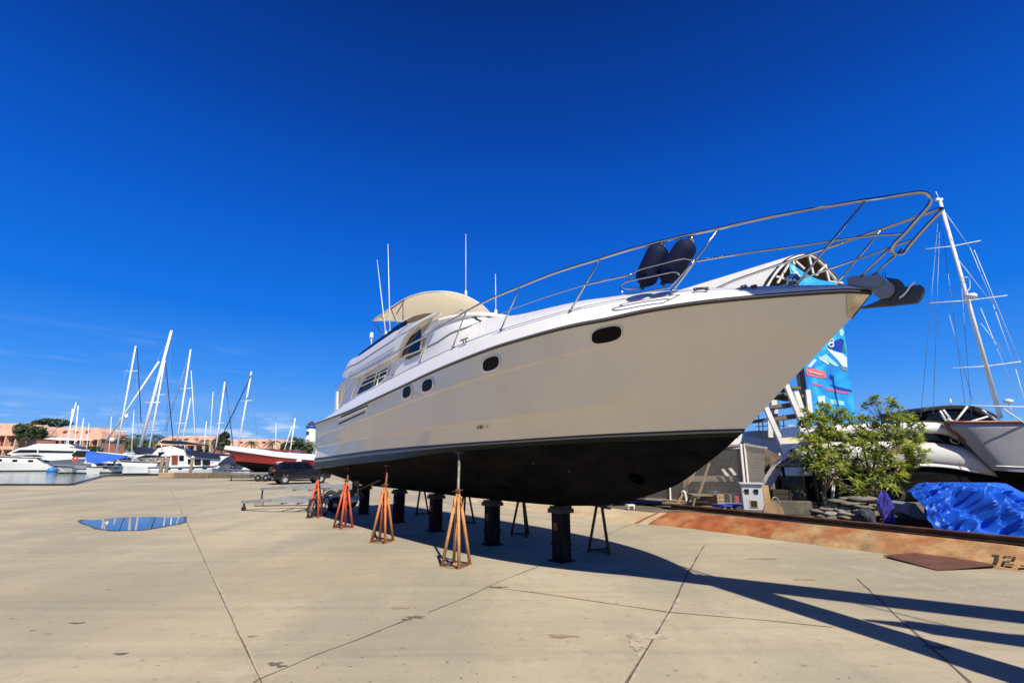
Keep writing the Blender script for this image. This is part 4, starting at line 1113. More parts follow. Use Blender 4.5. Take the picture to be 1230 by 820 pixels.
# pale sheets of board leaning inside
for i, (cx, cy) in enumerate(((870.5, 568), (879.5, 567))):
    c = at_y(cx, cy, YS + .3); mb = MB(); mb.slab([at_y(cx - 4.5, cy - 5, YS + .2), at_y(cx - .5, cy - 5, YS + .2), at_y(cx + 6, cy + 3, YS + .2), at_y(cx + 1.5, cy + 3.5, YS + .2)], Vector((0, .03, 0)))
    tag(mb.build('white_board', M_wpaint), ('left' if i == 0 else 'right') + ' one of two small white boards fixed to the shed front', 'board', 'white boards on the shed')

# ---------------- electric box
bx = yz(905, 614, .5); rzb = math.atan2(N0.x * -1, N0.y) ; eb = thing('electric_box', bx, 'pale grey electric meter box with two dark sockets on the bank', 'electric box')
M_ebox = mat('pale_grey_box', (.52, .55, .60), .45, var=.06)
rzb = R(-18)
Rb = Matrix.Rotation(rzb, 3, 'Z')
mb = MB(); mb.bbox(bx + Vector((0, 0, .44)), (.60, .32, .80), rzb, .02); mb.build('housing', M_ebox, eb)
mb = MB(); mb.box(bx + Rb @ Vector((0, -.02, .865)), (.68, .42, .04), rzb); mb.build('lid', M_ebox, eb)
for dx, dz, w, h in ((-.15, .62, .12, .14), (.12, .62, .12, .14)):
    mb = MB(); mb.box(bx + Rb @ Vector((dx, -.168, dz)), (w, .03, h), rzb); mb.box(bx + Rb @ Vector((dx, -.19, dz + .06)), (w * 1.1, .05, .02), rzb); mb.build('socket', M_black, eb)
mb = MB(); mb.box(bx + Rb @ Vector((.02, -.166, .25)), (.24, .02, .24), rzb); mb.build('meter_frame', mat('pale_yellow_rim', (.5, .46, .3), .5), eb)
mb = MB(); mb.box(bx + Rb @ Vector((.02, -.178, .25)), (.18, .02, .18), rzb); mb.build('meter_window', mat('brown_window', (.035, .028, .015), .2), eb)
q = bx + Rb @ Vector((.42, .05, 0)); mb = MB(); mb.slab([q + Rb @ Vector((-.08, 0, 0)), q + Rb @ Vector((.14, .0, 0)), q + Rb @ Vector((.10, .0, .80)), q + Rb @ Vector((-.08, 0, .82))], Rb @ Vector((0, .05, 0)))
tag(mb.build('plywood_board', mat('new_plywood', (.48, .31, .14), .7, var=.2)), 'narrow strip of new plywood beside the electric box', 'board')
# brown round-topped board and hose
q = yz(924, 621, .42) + N0 * .3; mb = MB(); ring = [q + Vector((.38 * math.cos(a), .1 * math.cos(a), .44 * math.sin(a))) for a in [PI * i / 12 for i in range(13)]]
mb.slab(ring, Vector((0, .06, 0))); tag(mb.build('round_board', mat('tan_board', (.30, .19, .10), .7, var=.3)), 'round topped brown board leaning behind the steel beam', 'board')
mb = MB(); c = at_n(931, 601, 16.0); mb.tube(smooth_path([c + Vector((-.12, 0, -.35)), c + Vector((-.1, 0, 0)), c + Vector((0, 0, .1)), c + Vector((.1, -.02, 0)), c + Vector((.08, .02, -.35))], 5), .018, 6)
tag(mb.build('grey_hose', mat('hose_grey', (.25, .24, .22), .6)), 'loop of grey hose hanging beside the electric box', 'hose')
# concrete slab and black drum
q = yz(958, 619, .42); mb = MB(); mb.bbox(q + Vector((.0, .3, .2)), (1.15, .25, .42), R(-12), .02); tag(mb.build('concrete_block', mat('mossy_concrete', (.11, .10, .075), .9, var=.4, vscale=3, dirt=(.22, .20, .16), dscale=4)), 'low mossy concrete block behind the steel beam', 'concrete block')
q = yz(966, 610, .42); mb = MB(); mb.lathe([(.34, 0), (.38, .03), (.38, .35), (.40, .37), (.38, .39), (.38, .72), (.40, .74), (.38, .76), (.38, 1.05), (.34, 1.08), (0, 1.08)], q + Vector((0, .5, 0)), 20)
tag(mb.build('oil_drum', mat('dark_green_drum', (.045, .05, .035), .55, var=.3)), 'dark green drum standing under the tree', 'drum')
M_blacktrunk = mat('black_bag', (.012, .012, .013), .3)
# black bollard posts
for i, (a, b) in enumerate((((940, 562), (948, 608)), ((975, 556), (985, 610)), ((981, 560), (990, 606)))):
    p = yz(b[0], b[1], .42); t = at_y(a[0], a[1], p.y); mb = MB(); mb.tube([p, t], .055, 8); mb.lathe([(.06, -.02), (.075, 0), (.06, .03), (0, .035)], t, 8)
    tag(mb.build('black_post', M_blacktrunk), ['thin black post nearest the electric box', 'black post left of a close pair beside the drum', 'black post right of a close pair beside the drum'][i], 'post', 'black posts behind the bank')
# black awning
aw = MB(); ring0, ring1 = [], []
for i in range(11):
    u = i / 10; px = 931 + 36 * u; py = 560 - 12 * math.sin(u * PI * .85) 
    ring0.append(at_y(px, py, 19.0)); ring1.append(at_y(px + 1, 560 - .5 * u, 18.2))
aw.loft([ring0, ring1]); aw.loft([[p + Vector((0, .05, -.03)) for p in ring0], [p + Vector((0, .05, -.03)) for p in ring1]]); tag(aw.build('awning', M_black), 'small black arched awning in front of the leaning white girder', 'awning')

# ---------------- sandbags, bags, pallets
M_sand = [mat('grey_sandbag', (.17, .155, .125), .95, var=.4, vscale=6, bump=.5, bscale=25), mat('pale_sandbag', (.30, .28, .23), .95, var=.4, vscale=6, bump=.5, bscale=25)]
rnd = random.Random(8); nb_ = 0
for row_, (y0, xs) in enumerate(((630, (972, 990, 1008, 1025)), (625, (981, 999, 1017)), (620, (978, 994, 1012, 1026)), (615.5, (988, 1006, 1022)), (611, (992, 1010, 1024)), (607, (998, 1015)), (603, (1004, 1020)))):
    for x in xs:
        base_ = yz(x, 610 + .103 * (x - 806), .42); c = base_ + N0 * (.56 + .09 * row_ + rnd.uniform(-.06, .06)) + Vector((rnd.uniform(-.1, .1), 0, .05 + row_ * .098))
        mb = MB(); rz = rnd.uniform(-.4, .25); rings = []
        for i in range(9):
            u = -1 + 2 * i / 8; w_ = (1 - abs(u) ** 3.2) ** .5; ring = []
            for k in range(12):
                a = 2 * PI * k / 12
                ring.append(Vector((u * .25, math.cos(a) * (.04 + .14 * w_), math.sin(a) * (.02 + .075 * w_) + rnd.uniform(-.028, .028) - .02 * math.cos(u * 2))))
            rings.append(ring)
        mb.loft(rings, closed=True, caps=True, smooth=True); xf(mb, place(c, rz) @ Matrix.Rotation(rnd.uniform(-.12, .12), 4, 'Y') @ Matrix.Diagonal((rnd.uniform(1.25, 1.8), rnd.uniform(.9, 1.25), rnd.uniform(.5, .75), 1))); nb_ += 1
        tag(mb.build('sandbag', M_sand[1 if (row_ == 0 and x < 990) or rnd.random() < .12 else 0]), 'grey sandbag in the heap behind the rusty beam, left of the tree trunk', 'sandbag', 'sandbags heaped behind the beam')
def crumple(name, c, rx, ry, rz_, m, label, cat, seed, amp=.16):
    rnd = random.Random(seed); rings = []; ph = [rnd.uniform(0, 6) for _ in range(6)]
    for i in range(13):
        th = PI * i / 12; ring = []
        for k in range(22):
            a = 2 * PI * k / 22; f = 1 + amp * math.sin(3 * a + 2 * th + ph[0]) + amp * .7 * math.sin(5 * a - 4 * th + ph[1]) + amp * .5 * math.sin(9 * a + 7 * th + ph[2]) + rnd.uniform(-.05, .05)
            ring.append(Vector((rx * math.sin(th) ** .7 * math.cos(a) * f, ry * math.sin(th) ** .7 * math.sin(a) * f, rz_ * (1 - math.cos(th)) / 2 * 2 * (1 + .05 * math.sin(4 * a + ph[3])))))
        rings.append(ring)
    mb = MB(); mb.loft(rings, closed=True, caps=True); xf(mb, Matrix.Translation(c)); return tag(mb.build(name, m), label, cat)
crumple('plastic_bag', yz(1062, 632, .42) + N0 * .35, .17, .15, .42, mat('violet_plastic', (.06, .05, .34), .2, coat=.5, var=.3, vscale=9), 'shiny violet plastic sack at the foot of the tree', 'bag', 4)
crumple('rag_heap', yz(1036, 633, .42) + N0 * .35, .22, .18, .22, mat('dark_cloth', (.035, .04, .06), .8, var=.4, vscale=9), 'dark cloth heap between the sandbags and the violet sack', 'rags', 5)
for i, (x, y, z) in enumerate(((1084, 632, .50), (1082, 622, .66), (1080, 613, .84))):
    q = yz(x, 632, .42) + N0 * .3 + Vector((0, .3 + .3 * i, z - .42)); mb = MB(); mb.box(q, (.75, .16, .07), R(-14)); 
    tag(mb.build('timber_length', M_shelf), ['lowest', 'middle', 'uppermost'][i] + ' pale timber length beside the blue tarpaulin', 'timber', 'timber lengths beside the tarpaulin')

# ---------------- blue tarpaulin over a stored heap
tpb = thing('covered_heap', yz(1160, 642, .42), 'heap covered by a crumpled bright blue tarpaulin behind the bank', 'tarpaulin')
base_px = [(1090, 590), (1109, 611), (1126, 641), (1150, 645), (1172, 641), (1198, 650), (1236, 652), (1275, 655)]
top_px = [(1092, 588), (1103, 580), (1130, 579.5), (1160, 580), (1185, 580), (1198, 581.5), (1217, 592), (1260, 604)]
rnd = random.Random(21)
na = 64
bp_ = resamp([at_n(x, y, 15.36 if y > 600 else 15.8) for x, y in base_px], na)
tp_ = resamp([at_n(x, y, 16.6) for x, y in top_px], na)
bkp = [p + Vector((1.5, 1.3, -.05)) for p in tp_]
from mathutils import noise as mn
rows_ = []
NV = 26
for j in range(NV + 1):
    v = j / NV; r_ = []
    for i in range(na):
        u = i / (na - 1)
        p = bp_[i].lerp(tp_[i], v)
        bulge = math.sin(v * PI) * .30 * (1 - abs(2 * u - 1) ** 3)
        q = p + Vector((0, -bulge * .55, bulge * .5))
        wu = u + .05 * mn.noise(Vector((u * 5, v * 3, 7.7))); f1 = abs(mn.noise(Vector((wu * 9 - v * 2.6, v * 1.3, 5.1)))); f2 = abs(mn.noise(Vector((wu * 5 + v * 3.2, v * 1.1, 9.7)))); f3 = abs(mn.noise(Vector((wu * 20 + v * 3, v * 4, 3.7))))
        d = mn.noise(Vector((u * 4 + v * 2, v * 2, 1.3))) * .22 + (.25 - f1) * .55 + (.2 - f2) * .6 + (.2 - f3) * .30 + rnd.uniform(-.014, .014)
        k = min(1, 4 * v + .3) * min(1, 5 * (1 - v) + .2)
        r_.append(q + Vector((0, -d * k, d * k * .35)))
    rows_.append(r_)
rows_.append([a.lerp(b, .5) for a, b in zip(tp_, bkp)]); rows_.append(bkp); rows_.append([p - Vector((0, -.3, 1.0)) for p in bkp])
mb = MB(); mb.loft(rows_, smooth=True); mb.build('tarpaulin', [M_tarp], tpb, sharp=16)
mb = MB(); a = at_y(1100, 611, 13.5); mb.slab([at_y(1091, 606, 13.9), at_y(1099, 604, 13.9), at_y(1118, 626, 13.6), at_y(1114, 630, 13.6), at_y(1092, 618, 13.8)], Vector((.1, .9, 0))); mb.build('grey_side', mat('grey_panel', (.22, .235, .25), .5), tpb)

# ---------------- generic boat hull
def hull_rings(L_, B, fb, draft, flare=.12, bowrise=.35, n=22, tr=.86, pw=2.2, rake=.10):
    rings = []
    for i in range(n + 1):
        u = i / n; x = -L_ / 2 + L_ * u
        k = (1 - max(0, (u - .40) / .60) ** pw) * (tr + (1 - tr) * min(1, u / .4))
        k = max(k, .0)
        zs_ = fb + bowrise * max(0, u - .25) ** 1.7; b = B / 2 * k
        kw = max(0.0, 1 - max(0, (u - .30) / .62) ** 1.9) * (tr + (1 - tr) * min(1, u / .4)); bw_ = B / 2 * kw * (1 - flare)
        zk = -draft * (1 - max(0, (u - .55) / .45) ** 2.2)
        xr = x
        def X(z): return x + rake * L_ * max(0, (u - .6) / .4) ** 2 * (z / (fb + bowrise))
        rings.append([Vector((X(zk), 0, zk)), Vector((X(zk * .35), bw_ * .75, zk * .4)), Vector((X(0), bw_, 0.0)), Vector((X(.22), bw_ * 1.015 + .005, .22)), Vector((X(zs_ * .55), bw_ + (b - bw_) * .62, zs_ * .55)), Vector((X(zs_), b, zs_))])
    return rings
def hull_mesh(L_, B, fb, draft, **k):
    r = hull_rings(L_, B, fb, draft, **k); mb = MB(); n = len(r)
    for side in (1, -1):
        S = [[Vector((p.x, p.y * side, p.z)) for p in q] for q in r]
        cols = [[q[j] for q in S] for j in range(6)]
        mb.loft(cols[0:3], mi=1, smooth=True); mb.loft(cols[2:4], mi=2, smooth=True); mb.loft(cols[3:], mi=0, smooth=True)
    deck = [[Vector((q[5].x, q[5].y * f, q[5].z + .05 * (1 - abs(f)))) for q in r] for f in (1, .5, 0, -.5, -1)]
    mb.loft(deck, mi=3)
    a = r[0]; mb.add([p for p in a] + [Vector((p.x, -p.y, p.z)) for p in a[:0:-1]], [tuple(range(11))], 0)
    return mb, r
M_wbot = mat('blue_bottom_paint', (.02, .035, .06), .6)
M_deckw = mat('deck_white', (.72, .70, .64), .5, var=.05)
M_teak = mat('teak', (.22, .11, .05), .6, var=.3, stretch=(1, 8, 8))
M_alu = mat('painted_mast', (.80, .80, .78), .35)
M_stay = mat('stay_wire', (.20, .22, .26), .4, .5)
M_navyc = mat('navy_canvas', (.010, .016, .05), .85, var=.2, vscale=4)
M_bluec = mat('blue_canvas', (.02, .11, .55), .7, var=.25, vscale=3)

# ---------------- grey sailing yacht at the right edge
YG = 18.5
M_greyhull = mat('grey_topsides', (.33, .34, .36), .3, coat=.2, var=.05)
gs = thing('sailing_yacht', at_y(1300, 600, YG), 'grey hulled sailing yacht with red brown rail and tall white mast, at the right edge', 'sailing yacht')
shp = [(1135, 507.5), (1160, 506.3), (1190, 505.3), (1230, 505), (1300, 504), (1400, 506)]
stm = [(1135, 507.5), (1139, 514), (1152, 522.5), (1166, 538), (1180, 552), (1193, 564.5)]
wl = [(1193, 564.5), (1230, 567), (1300, 572), (1400, 576)]
mb = MB()
def gdep(px): return YG + 1.6 - 1.6 * min(1, max(0, (px - 1135) / 130)) ** .7
tA = [at_y(1135 + 265 * i / 20, 507.5 - 2.5 * min(1, i / 6) + .0 * i, gdep(1135 + 265 * i / 20)) for i in range(21)]
def stemx(v):
    pts_ = resamp([Vector((x, y, 0)) for x, y in stm], 21); return pts_[int(round(v * 20))]
rows_ = []
for j in range(9):
    v = j / 8; c0 = stemx(v); r_ = []
    for i in range(21):
        u = i / 20; px = c0.x + (1400 - c0.x) * u; yb = 506 + 70 * v
        py = c0.y + (yb - c0.y) * u ** .9
        r_.append(at_y(px, py, YG + 1.6 - (1.6 - .5 * v) * u ** .55))
    rows_.append(r_)
ghull_front = rows_
mb.loft(rows_, smooth=True)
back = [[p + Vector((0, 2 * (YG + 1.65 - p.y), 0)) for p in r_] for r_ in rows_]
mb.loft(back, smooth=True); mb.loft([rows_[0], back[0]])
mb.build('hull', [M_greyhull], gs)
mb = MB(); low_ = [[p for p in rows_[-1]], [p + Vector((.25 + .5 * (1 - i / 20), .35, -.8)) for i, p in enumerate(rows_[-1])], [p + Vector((.8 + 1.2 * (1 - i / 20), 1.0, -1.35)) for i, p in enumerate(rows_[-1])]]
mb.loft(low_, smooth=True); mb.build('bottom', [M_anti], gs)
mb = MB(); mb.tube([p + Vector((0, -.03, .02)) for p in rows_[0]], .055, 6); mb.tube([p + Vector((.02, -.03, 0)) for p in [r_[0] for r_ in rows_[:4]]], .045, 6); mb.build('cap_rail', [mat('red_brown_rail', (.26, .07, .035), .4)], gs)
mb = MB(); mb.tube([p + Vector((0, -.01, 0)) for p in rows_[7]], .02, 5); mb.build('waterline_stripe', [M_boatw], gs)
m0, m1 = at_y(1203, 506, YG + 1.6), at_y(1129, 241, YG + 1.6)
mb = MB(); mb.tube([m0, m1], .088, 10, r2=.065); mb.build('mast', [M_alu], gs)
mb = MB(); mb.box(m1 + Vector((-.05, 0, .05)), (.3, .12, .1)); mb.tube([m1, m1 + Vector((-.1, 0, .45))], .015, 5); mb.build('masthead', [M_alu], gs)
def mp(f): return m0.lerp(m1, f)
for f, w_ in ((.23, 1.25), (.52, 1.5), (.775, 1.05)):
    c = mp(f); mb = MB(); mb.tube([c + Vector((-w_, .2, -.05)), c, c + Vector((w_, -.25, .15))], .02, 6); mb.build('spreader', [M_alu], gs)
for a, b in (((1106, 500), (1127, 262)), ((1121, 497), (1129, 262)), ((1159, 485), (1132, 275)), ((1167, 500), (1154, 330)), ((1168, 480), (1140, 378))):
    MB().tube([at_y(a[0], a[1], YG + 2.2), at_y(b[0], b[1], YG + 1.8)], .010, 4).build('stay', [M_stay], gs)
for a, b in (((1165, 297), (1133, 252)), ((1194, 366), (1165, 297)), ((1220, 443), (1193, 366)), ((1236, 500), (1220, 443)), ((1170, 300), (1240, 470)), ((1207, 425), (1178, 388)), ((1222, 478), (1178, 370)), ((1190, 362), (1152, 313))):
    MB().tube([at_y(a[0], a[1], YG + 1.2), at_y(b[0], b[1], YG + 1.4)], .012, 4).build('shroud', [M_alu], gs)
c = at_y(1166, 356, YG + 1.3); mb = MB(); mb.lathe([(.05, -.12), (.2, -.08), (.22, .02), (.18, .1), (0, .12)], c, 14); mb.build('radar_dome', [M_alu], gs)
mb = MB(); mb.tube(smooth_path([at_y(x, y, YG + 1.4) for x, y in ((1158, 333), (1164, 334), (1165, 345), (1161, 351))], 4), .015, 5); mb.build('radar_bracket', [M_alu], gs)
mb = MB(); mb.tube([at_y(1166, 487, YG + .3), at_y(1230, 488.5, YG + .2), at_y(1260, 488, YG + .2)], .022, 6); mb.tube([at_y(1203, 489, YG + .3), at_y(1245, 518, YG)], .022, 6); mb.build('boom_pole', [M_alu], gs)
mb = MB(); r_ = []
for i in range(13): r_.append(at_y(1200 + i * 5, 503.5 - 4.5 * math.sin(min(1, i / 4) * PI / 2) - .6 * math.sin(i * 1.7), YG + 1.0))
mb.loft([[p + Vector((0, -.25, -.16)) for p in r_], r_, [p + Vector((0, .4, -.1)) for p in r_]], smooth=True); mb.build('sail_cover', [mat('light_blue_canvas', (.05, .28, .55), .75, var=.25, vscale=5)], gs)
c = at_y(1211, 482, YG + 1.2); mb = MB(); mb.lathe([(.06, -.08), (.16, -.05), (.16, .05), (.05, .1), (0, .1)], c, 12); mb.tube([c, at_y(1216, 500, YG + 1.2)], .02, 5); mb.build('gps_dome', [M_boatw], gs)

# ---------------- silver motor yacht with black stripes behind the tree
YM = 20.5
sm = thing('sport_yacht', at_y(1120, 600, YM), 'silver white motor yacht with a black window band and black hardtop, behind the blue tarpaulin', 'motor yacht')
def band(name, top_, bot_, m, dy=0.0, sub=24, bul=.0):
    a = resamp(smooth_path([at_y(x, y, YM + dy) for x, y in top_], 5), sub); b = resamp(smooth_path([at_y(x, y, YM + dy) for x, y in bot_], 5), sub)
    mb = MB(); rows_ = []
    for j in range(6):
        v = j / 5; rows_.append([p.lerp(q, v) + Vector((0, -bul * math.sin(v * PI), 0)) for p, q in zip(a, b)])
    mb.loft(rows_, smooth=True); mb.loft([[p + Vector((0, 1.4, 0)) for p in r] for r in rows_]); mb.loft([rows_[0], [p + Vector((0, 1.4, 0)) for p in rows_[0]]]); mb.loft([rows_[-1], [p + Vector((0, 1.4, 0)) for p in rows_[-1]]])
    for k in (0, -1): mb.loft([[r[k] for r in rows_], [r[k] + Vector((0, 1.4, 0)) for r in rows_]])
    return mb.build(name, m, sm)
M_silver = mat('silver_gelcoat', (.55, .54, .50), .25, coat=.3, var=.05)
band('upper_deck', [(960, 512), (1040, 509), (1110, 507), (1130, 508.5), (1150, 513)], [(960, 524), (1040, 522), (1105, 520), (1133, 521), (1160, 526)], M_boatw, bul=.1)
band('window_band', [(1000, 519), (1070, 520), (1125, 520.5), (1150, 528), (1178, 545)], [(1000, 530), (1070, 530), (1120, 529), (1150, 537), (1176, 545.5)], M_glass, dy=.05)
band('hull', [(960, 532), (1060, 530), (1100, 530.5), (1140, 533.5), (1170, 541), (1203, 571)], [(960, 573), (1060, 562), (1100, 559.5), (1140, 562), (1170, 567), (1200, 573)], M_silver, bul=.22)
band('hull_moulding', [(960, 566), (1060, 557.5), (1100, 556), (1140, 558), (1180, 566)], [(960, 572), (1060, 561), (1100, 559.5), (1140, 561.5), (1176, 568)], M_boatw, dy=-.12)
band('bottom', [(960, 574), (1060, 563), (1100, 561), (1140, 563.5), (1170, 568), (1203, 573)], [(960, 604), (1060, 604), (1100, 602), (1140, 598), (1170, 592), (1196, 585)], M_anti, dy=.05)
band('hardtop', [(1108, 492), (1120, 488), (1140, 486.5), (1165, 487), (1182, 491), (1200, 500)], [(1108, 495), (1120, 492.5), (1140, 491), (1163, 491.5), (1178, 496), (1196, 505)], M_black, dy=.3)
band('cabin_glass', [(1112, 495), (1122, 492.5), (1140, 491), (1163, 491.5), (1178, 496), (1193, 505)], [(1112, 505), (1122, 506), (1140, 507), (1163, 507), (1178, 507), (1190, 507)], M_glass, dy=.5)
for a, b in (((1146, 508), (1162, 488)), ((1129, 493), (1138, 508)), ((1133, 492), (1143, 505)), ((1180, 492), (1200, 507)), ((1138, 503), (1150, 508)), ((1190, 499), (1160, 508))):
    mb = MB(); mb.tube([at_y(a[0], a[1], YM - .1), at_y(b[0], b[1], YM - .1)], .04, 6); mb.build('hardtop_strut', [M_boatw], sm)
mb = MB(); mb.tube([at_y(1142, 486.5, YM + .3), at_y(1141.5, 479, YM + .3)], .03, 6); mb.build('navigation_light', [M_boatw], sm)
mb = MB(); ring = ovalpx(1147, 529.5, 11, 5, .3, 14); mb.tube([at_y(x, y, YM - .12) for x, y in ring], .03, 5, closed=True); mb.build('hawse_ring', [M_steel], sm)
# dark space below the boats, put in as a black box
mb = MB(); a, b = at_y(950, 612, 21.5), at_y(1420, 612, 21.5)
mb.box(((a.x + b.x) / 2, 22.4, 1.0), ((b.x - a.x), .3, 1.3)); tag(mb.build('dark_backing', mat('dark_space_black', (.022, .02, .018), .9, var=.4, vscale=2)), 'long added black baulk under the stored boats on the right', 'backing')

# ---------------- pale boat behind the bow
pb = thing('stored_boat', at_y(905, 600, 24.5), 'cream decked boat stored behind the shed, below the leaning girders', 'boat')
def slabpx(name, px, Y, th, m, parent):
    mb = MB(); mb.slab([at_y(x, y, Y) for x, y in px], Vector((0, th, 0))); return mb.build(name, m, parent)
slabpx('hull', [(868, 533), (890, 521), (915, 527), (960, 536), (1000, 541), (1000, 562), (950, 560), (905, 552)], 24.5, 2.4, M_boatw, pb)
slabpx('deckhouse', [(895, 526), (905, 517), (960, 516), (1000, 522), (1000, 541), (930, 531)], 24.9, 1.6, mat('cream_deck', (.62, .56, .42), .6, var=.1), pb)
mb = MB()
for x in (912, 917, 924.5, 930, 942): mb.tube([at_y(x, 524, 24.6), at_y(x - 1, 498 + (x % 3) * 3, 24.6)], .03, 5)
mb.tube([at_y(908, 512, 24.6), at_y(955, 511, 24.6)], .025, 5); mb.build('rail', [M_wpaint], pb)
slabpx('canopy', [(913, 503), (960, 496), (962, 502), (914, 505)], 24.6, 1.5, mat('brown_awning', (.13, .10, .07), .8), pb)
# brown wrapped hull
wb = MB(); wb.slab([at_y(x, y, 19.9) for x, y in ((893, 530), (925, 541), (940, 548), (928, 566), (913, 589), (899, 588))], Vector((.5, 1.4, 0)))
tag(wb.build('wrapped_hull', mat('brown_wrap', (.16, .115, .075), .75, var=.5, vscale=3.5, dirt=(.055, .03, .02), dscale=1.6, damt=.9)), 'boat hull wrapped in brown sheeting behind the gate frame', 'wrapped boat')

# ---------------- clutter round the shed
rnd = random.Random(77)
def crate(px, py, Yc, w, h, rz, m, label):
    q = at_y(px, py, Yc); q.z = .42; o = thing('crate', q, label, 'crate'); 
    for k in range(4):
        mb = MB(); xf(mb.box((0, 0, h * (k + .5) / 4), (w, w * .7, h / 4 - .02)), place(q, rz)); mb.build('slat_course', m, o)
    for sx in (-1, 1):
        for sy in (-1, 1): mb = MB(); xf(mb.box((sx * (w / 2 - .03), sy * (w * .35 + .012), h / 2), (.06, .03, h)), place(q, rz)); mb.build('corner_post', m, o)
crate(867, 603, 18.0, .7, .5, .2, M_wood, 'slatted wooden crate behind the chain link fence, beside the grey table')
crate(938, 600, 18.4, .6, .62, -.2, M_timber_dark, 'dark slatted crate between the electric box and the drum')
q = at_y(882, 603, 18.3); q.z = .42; jc = thing('jerry_can', q, 'red plastic jerry can beside the wooden crate behind the fence', 'jerry can')
mb = MB(); mb.bbox(q + Vector((0, 0, .2)), (.34, .2, .4), .3, .04); mb.build('body', mat('red_plastic', (.42, .04, .03), .4), jc); mb = MB(); mb.tube(smooth_path([q + Vector((-.1, 0, .4)), q + Vector((-.08, 0, .47)), q + Vector((.06, 0, .47)), q + Vector((.08, 0, .4))], 3), .02, 6); mb.build('handle', M_black, jc)
q = at_y(858, 603, 18.6); q.z = .42; mb = MB(); mb.lathe([(.2, 0), (.22, .02), (.22, .5), (.23, .52), (.22, .54), (.05, .56), (0, .56)], q, 16); tag(mb.build('plastic_drum', mat('blue_plastic', (.03, .14, .36), .4)), 'small blue plastic drum behind the chain link fence', 'drum')
for i, (x0, y0, x1, y1) in enumerate(((812, 600, 838, 560), (835, 602, 852, 556))):
    a = at_y(x0, y0, 18.9); a.z = .42; b = at_y(x1, y1, 19.4); mb = MB(); mb.bar(a, b, .09, .04); tag(mb.build('leaning_plank', M_wood), ('left' if i == 0 else 'right') + ' one of two planks leaning inside the shed opening', 'plank', 'planks leaning in the shed')
for i, (px, Yc) in enumerate(((945, 20.5), (1000, 20.6), (1062, 20.8))):
    a = at_y(px, 612, Yc); a.z = .42; b = at_y(px + 1, 575, Yc); mb = MB(); mb.bar(a, b, .12); mb.box(b + Vector((0, 0, .04)), (.4, .4, .08)); tag(mb.build('boat_prop', M_wpaint), ['white timber prop under the silver yacht, nearest the electric box', 'white timber prop under the silver yacht, behind the sandbags', 'white timber prop under the silver yacht, behind the tree trunk'][i], 'prop', 'props under the silver yacht')
t_ = MB(); q = at_y(1078, 612, 19.6); q.z = .42; t_.lathe([(.18, -.12), (.34, -.12), (.38, -.06), (.38, .06), (.34, .12), (.18, .12)], q + Vector((0, 0, .38)), 18, M=Matrix.Rotation(PI / 2, 3, 'X'), caps=False); tag(t_.build('old_tyre', mat('old_rubber', (.02, .02, .02), .9)), 'old black tyre standing left of the blue tarpaulin', 'tyre')
# ------------------------------------------------------------------ barrel roofed shelter with the banner
YH = 26.0
EH = Vector((.97, .243, 0)); 
def fr_pt(px, py, off=0.0):        # on the shelter's front plane
    nn_ = Vector((EH.y, -EH.x, 0)); p0 = at_y(965, 304, YH); r = ray(px, py)
    t = (p0 + nn_ * off - Vector((0, 0, H))).dot(nn_) / r.dot(nn_)
    return Vector((0, 0, H)) + r * t
AX = D0
sh_ = thing('barrel_shelter', Vector((fr_pt(965, 304).x, fr_pt(965, 304).y, .4)), 'tall white shelter with a barrel roof and arched truss front behind the bow', 'shelter')
M_roofsh = mat('ribbed_white_roof', (.74, .72, .66), .5, var=.08)
_n = M_roofsh.node_tree; wv = nd(_n, 'ShaderNodeTexWave', Scale=1.6); tcx = _n.nodes.new('ShaderNodeTexCoord'); mpx = _n.nodes.new('ShaderNodeMapping'); mpx.inputs['Rotation'].default_value = (0, 0, -math.atan2(AX.y, AX.x))
_n.links.new(tcx.outputs['Object'], mpx.inputs[0]); _n.links.new(mpx.outputs[0], wv.inputs['Vector']); bpx = nd(_n, 'ShaderNodeBump', Strength=.12, Distance=.03); _n.links.new(wv.outputs['Fac'], bpx.inputs['Height']); _n.links.new(bpx.outputs[0], _n.nodes['Principled BSDF'].inputs['Normal'])
arc = [(905, 372), (909, 358), (914, 347), (921, 335), (930, 324), (940, 314), (953, 306.5), (965, 303.7), (975, 304.2), (983, 308), (993, 317), (1003, 328.5), (1012, 339), (1016, 346)]
arcP = resamp(smooth_path([fr_pt(*p) for p in arc], 4), 34)
LEN = 34
mb = MB(); mb.loft([[p + AX * (LEN * k / 8) for p in arcP] for k in range(9)], smooth=True); mb.build('roof', [M_roofsh], sh_)
cen = sum(arcP, Vector()) / len(arcP)
inner = [p + (cen - p) * .045 + AX * .02 for p in arcP]
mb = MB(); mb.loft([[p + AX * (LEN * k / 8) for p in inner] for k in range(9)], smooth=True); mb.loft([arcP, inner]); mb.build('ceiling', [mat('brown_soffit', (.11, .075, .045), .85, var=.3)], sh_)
# truss chords and webs
def chord(f, off): return [p + (cen - p) * f - AX * off for p in arcP[1:-1]]
mb = MB(); mb.tube(chord(.16, .05), .08, 6); mb.build('outer_chord', [M_wpaint], sh_)
c2 = [(920, 372), (931, 338), (945, 333), (962, 330), (985, 338), (1004, 340)]
for a, b in (((934, 340), (948, 316)), ((956, 314), (966, 323)), ((972, 309), (977, 330)), ((980, 331), (992, 318)), ((991, 318), (996, 338)), ((932, 332), (948, 336)), ((1012, 340), (995, 338)), ((952, 312), (954, 318))):
    mb = MB(); mb.bar(fr_pt(*a, off=.05), fr_pt(*b, off=.05), .10); mb.build('web_bar', [M_wpaint], sh_)
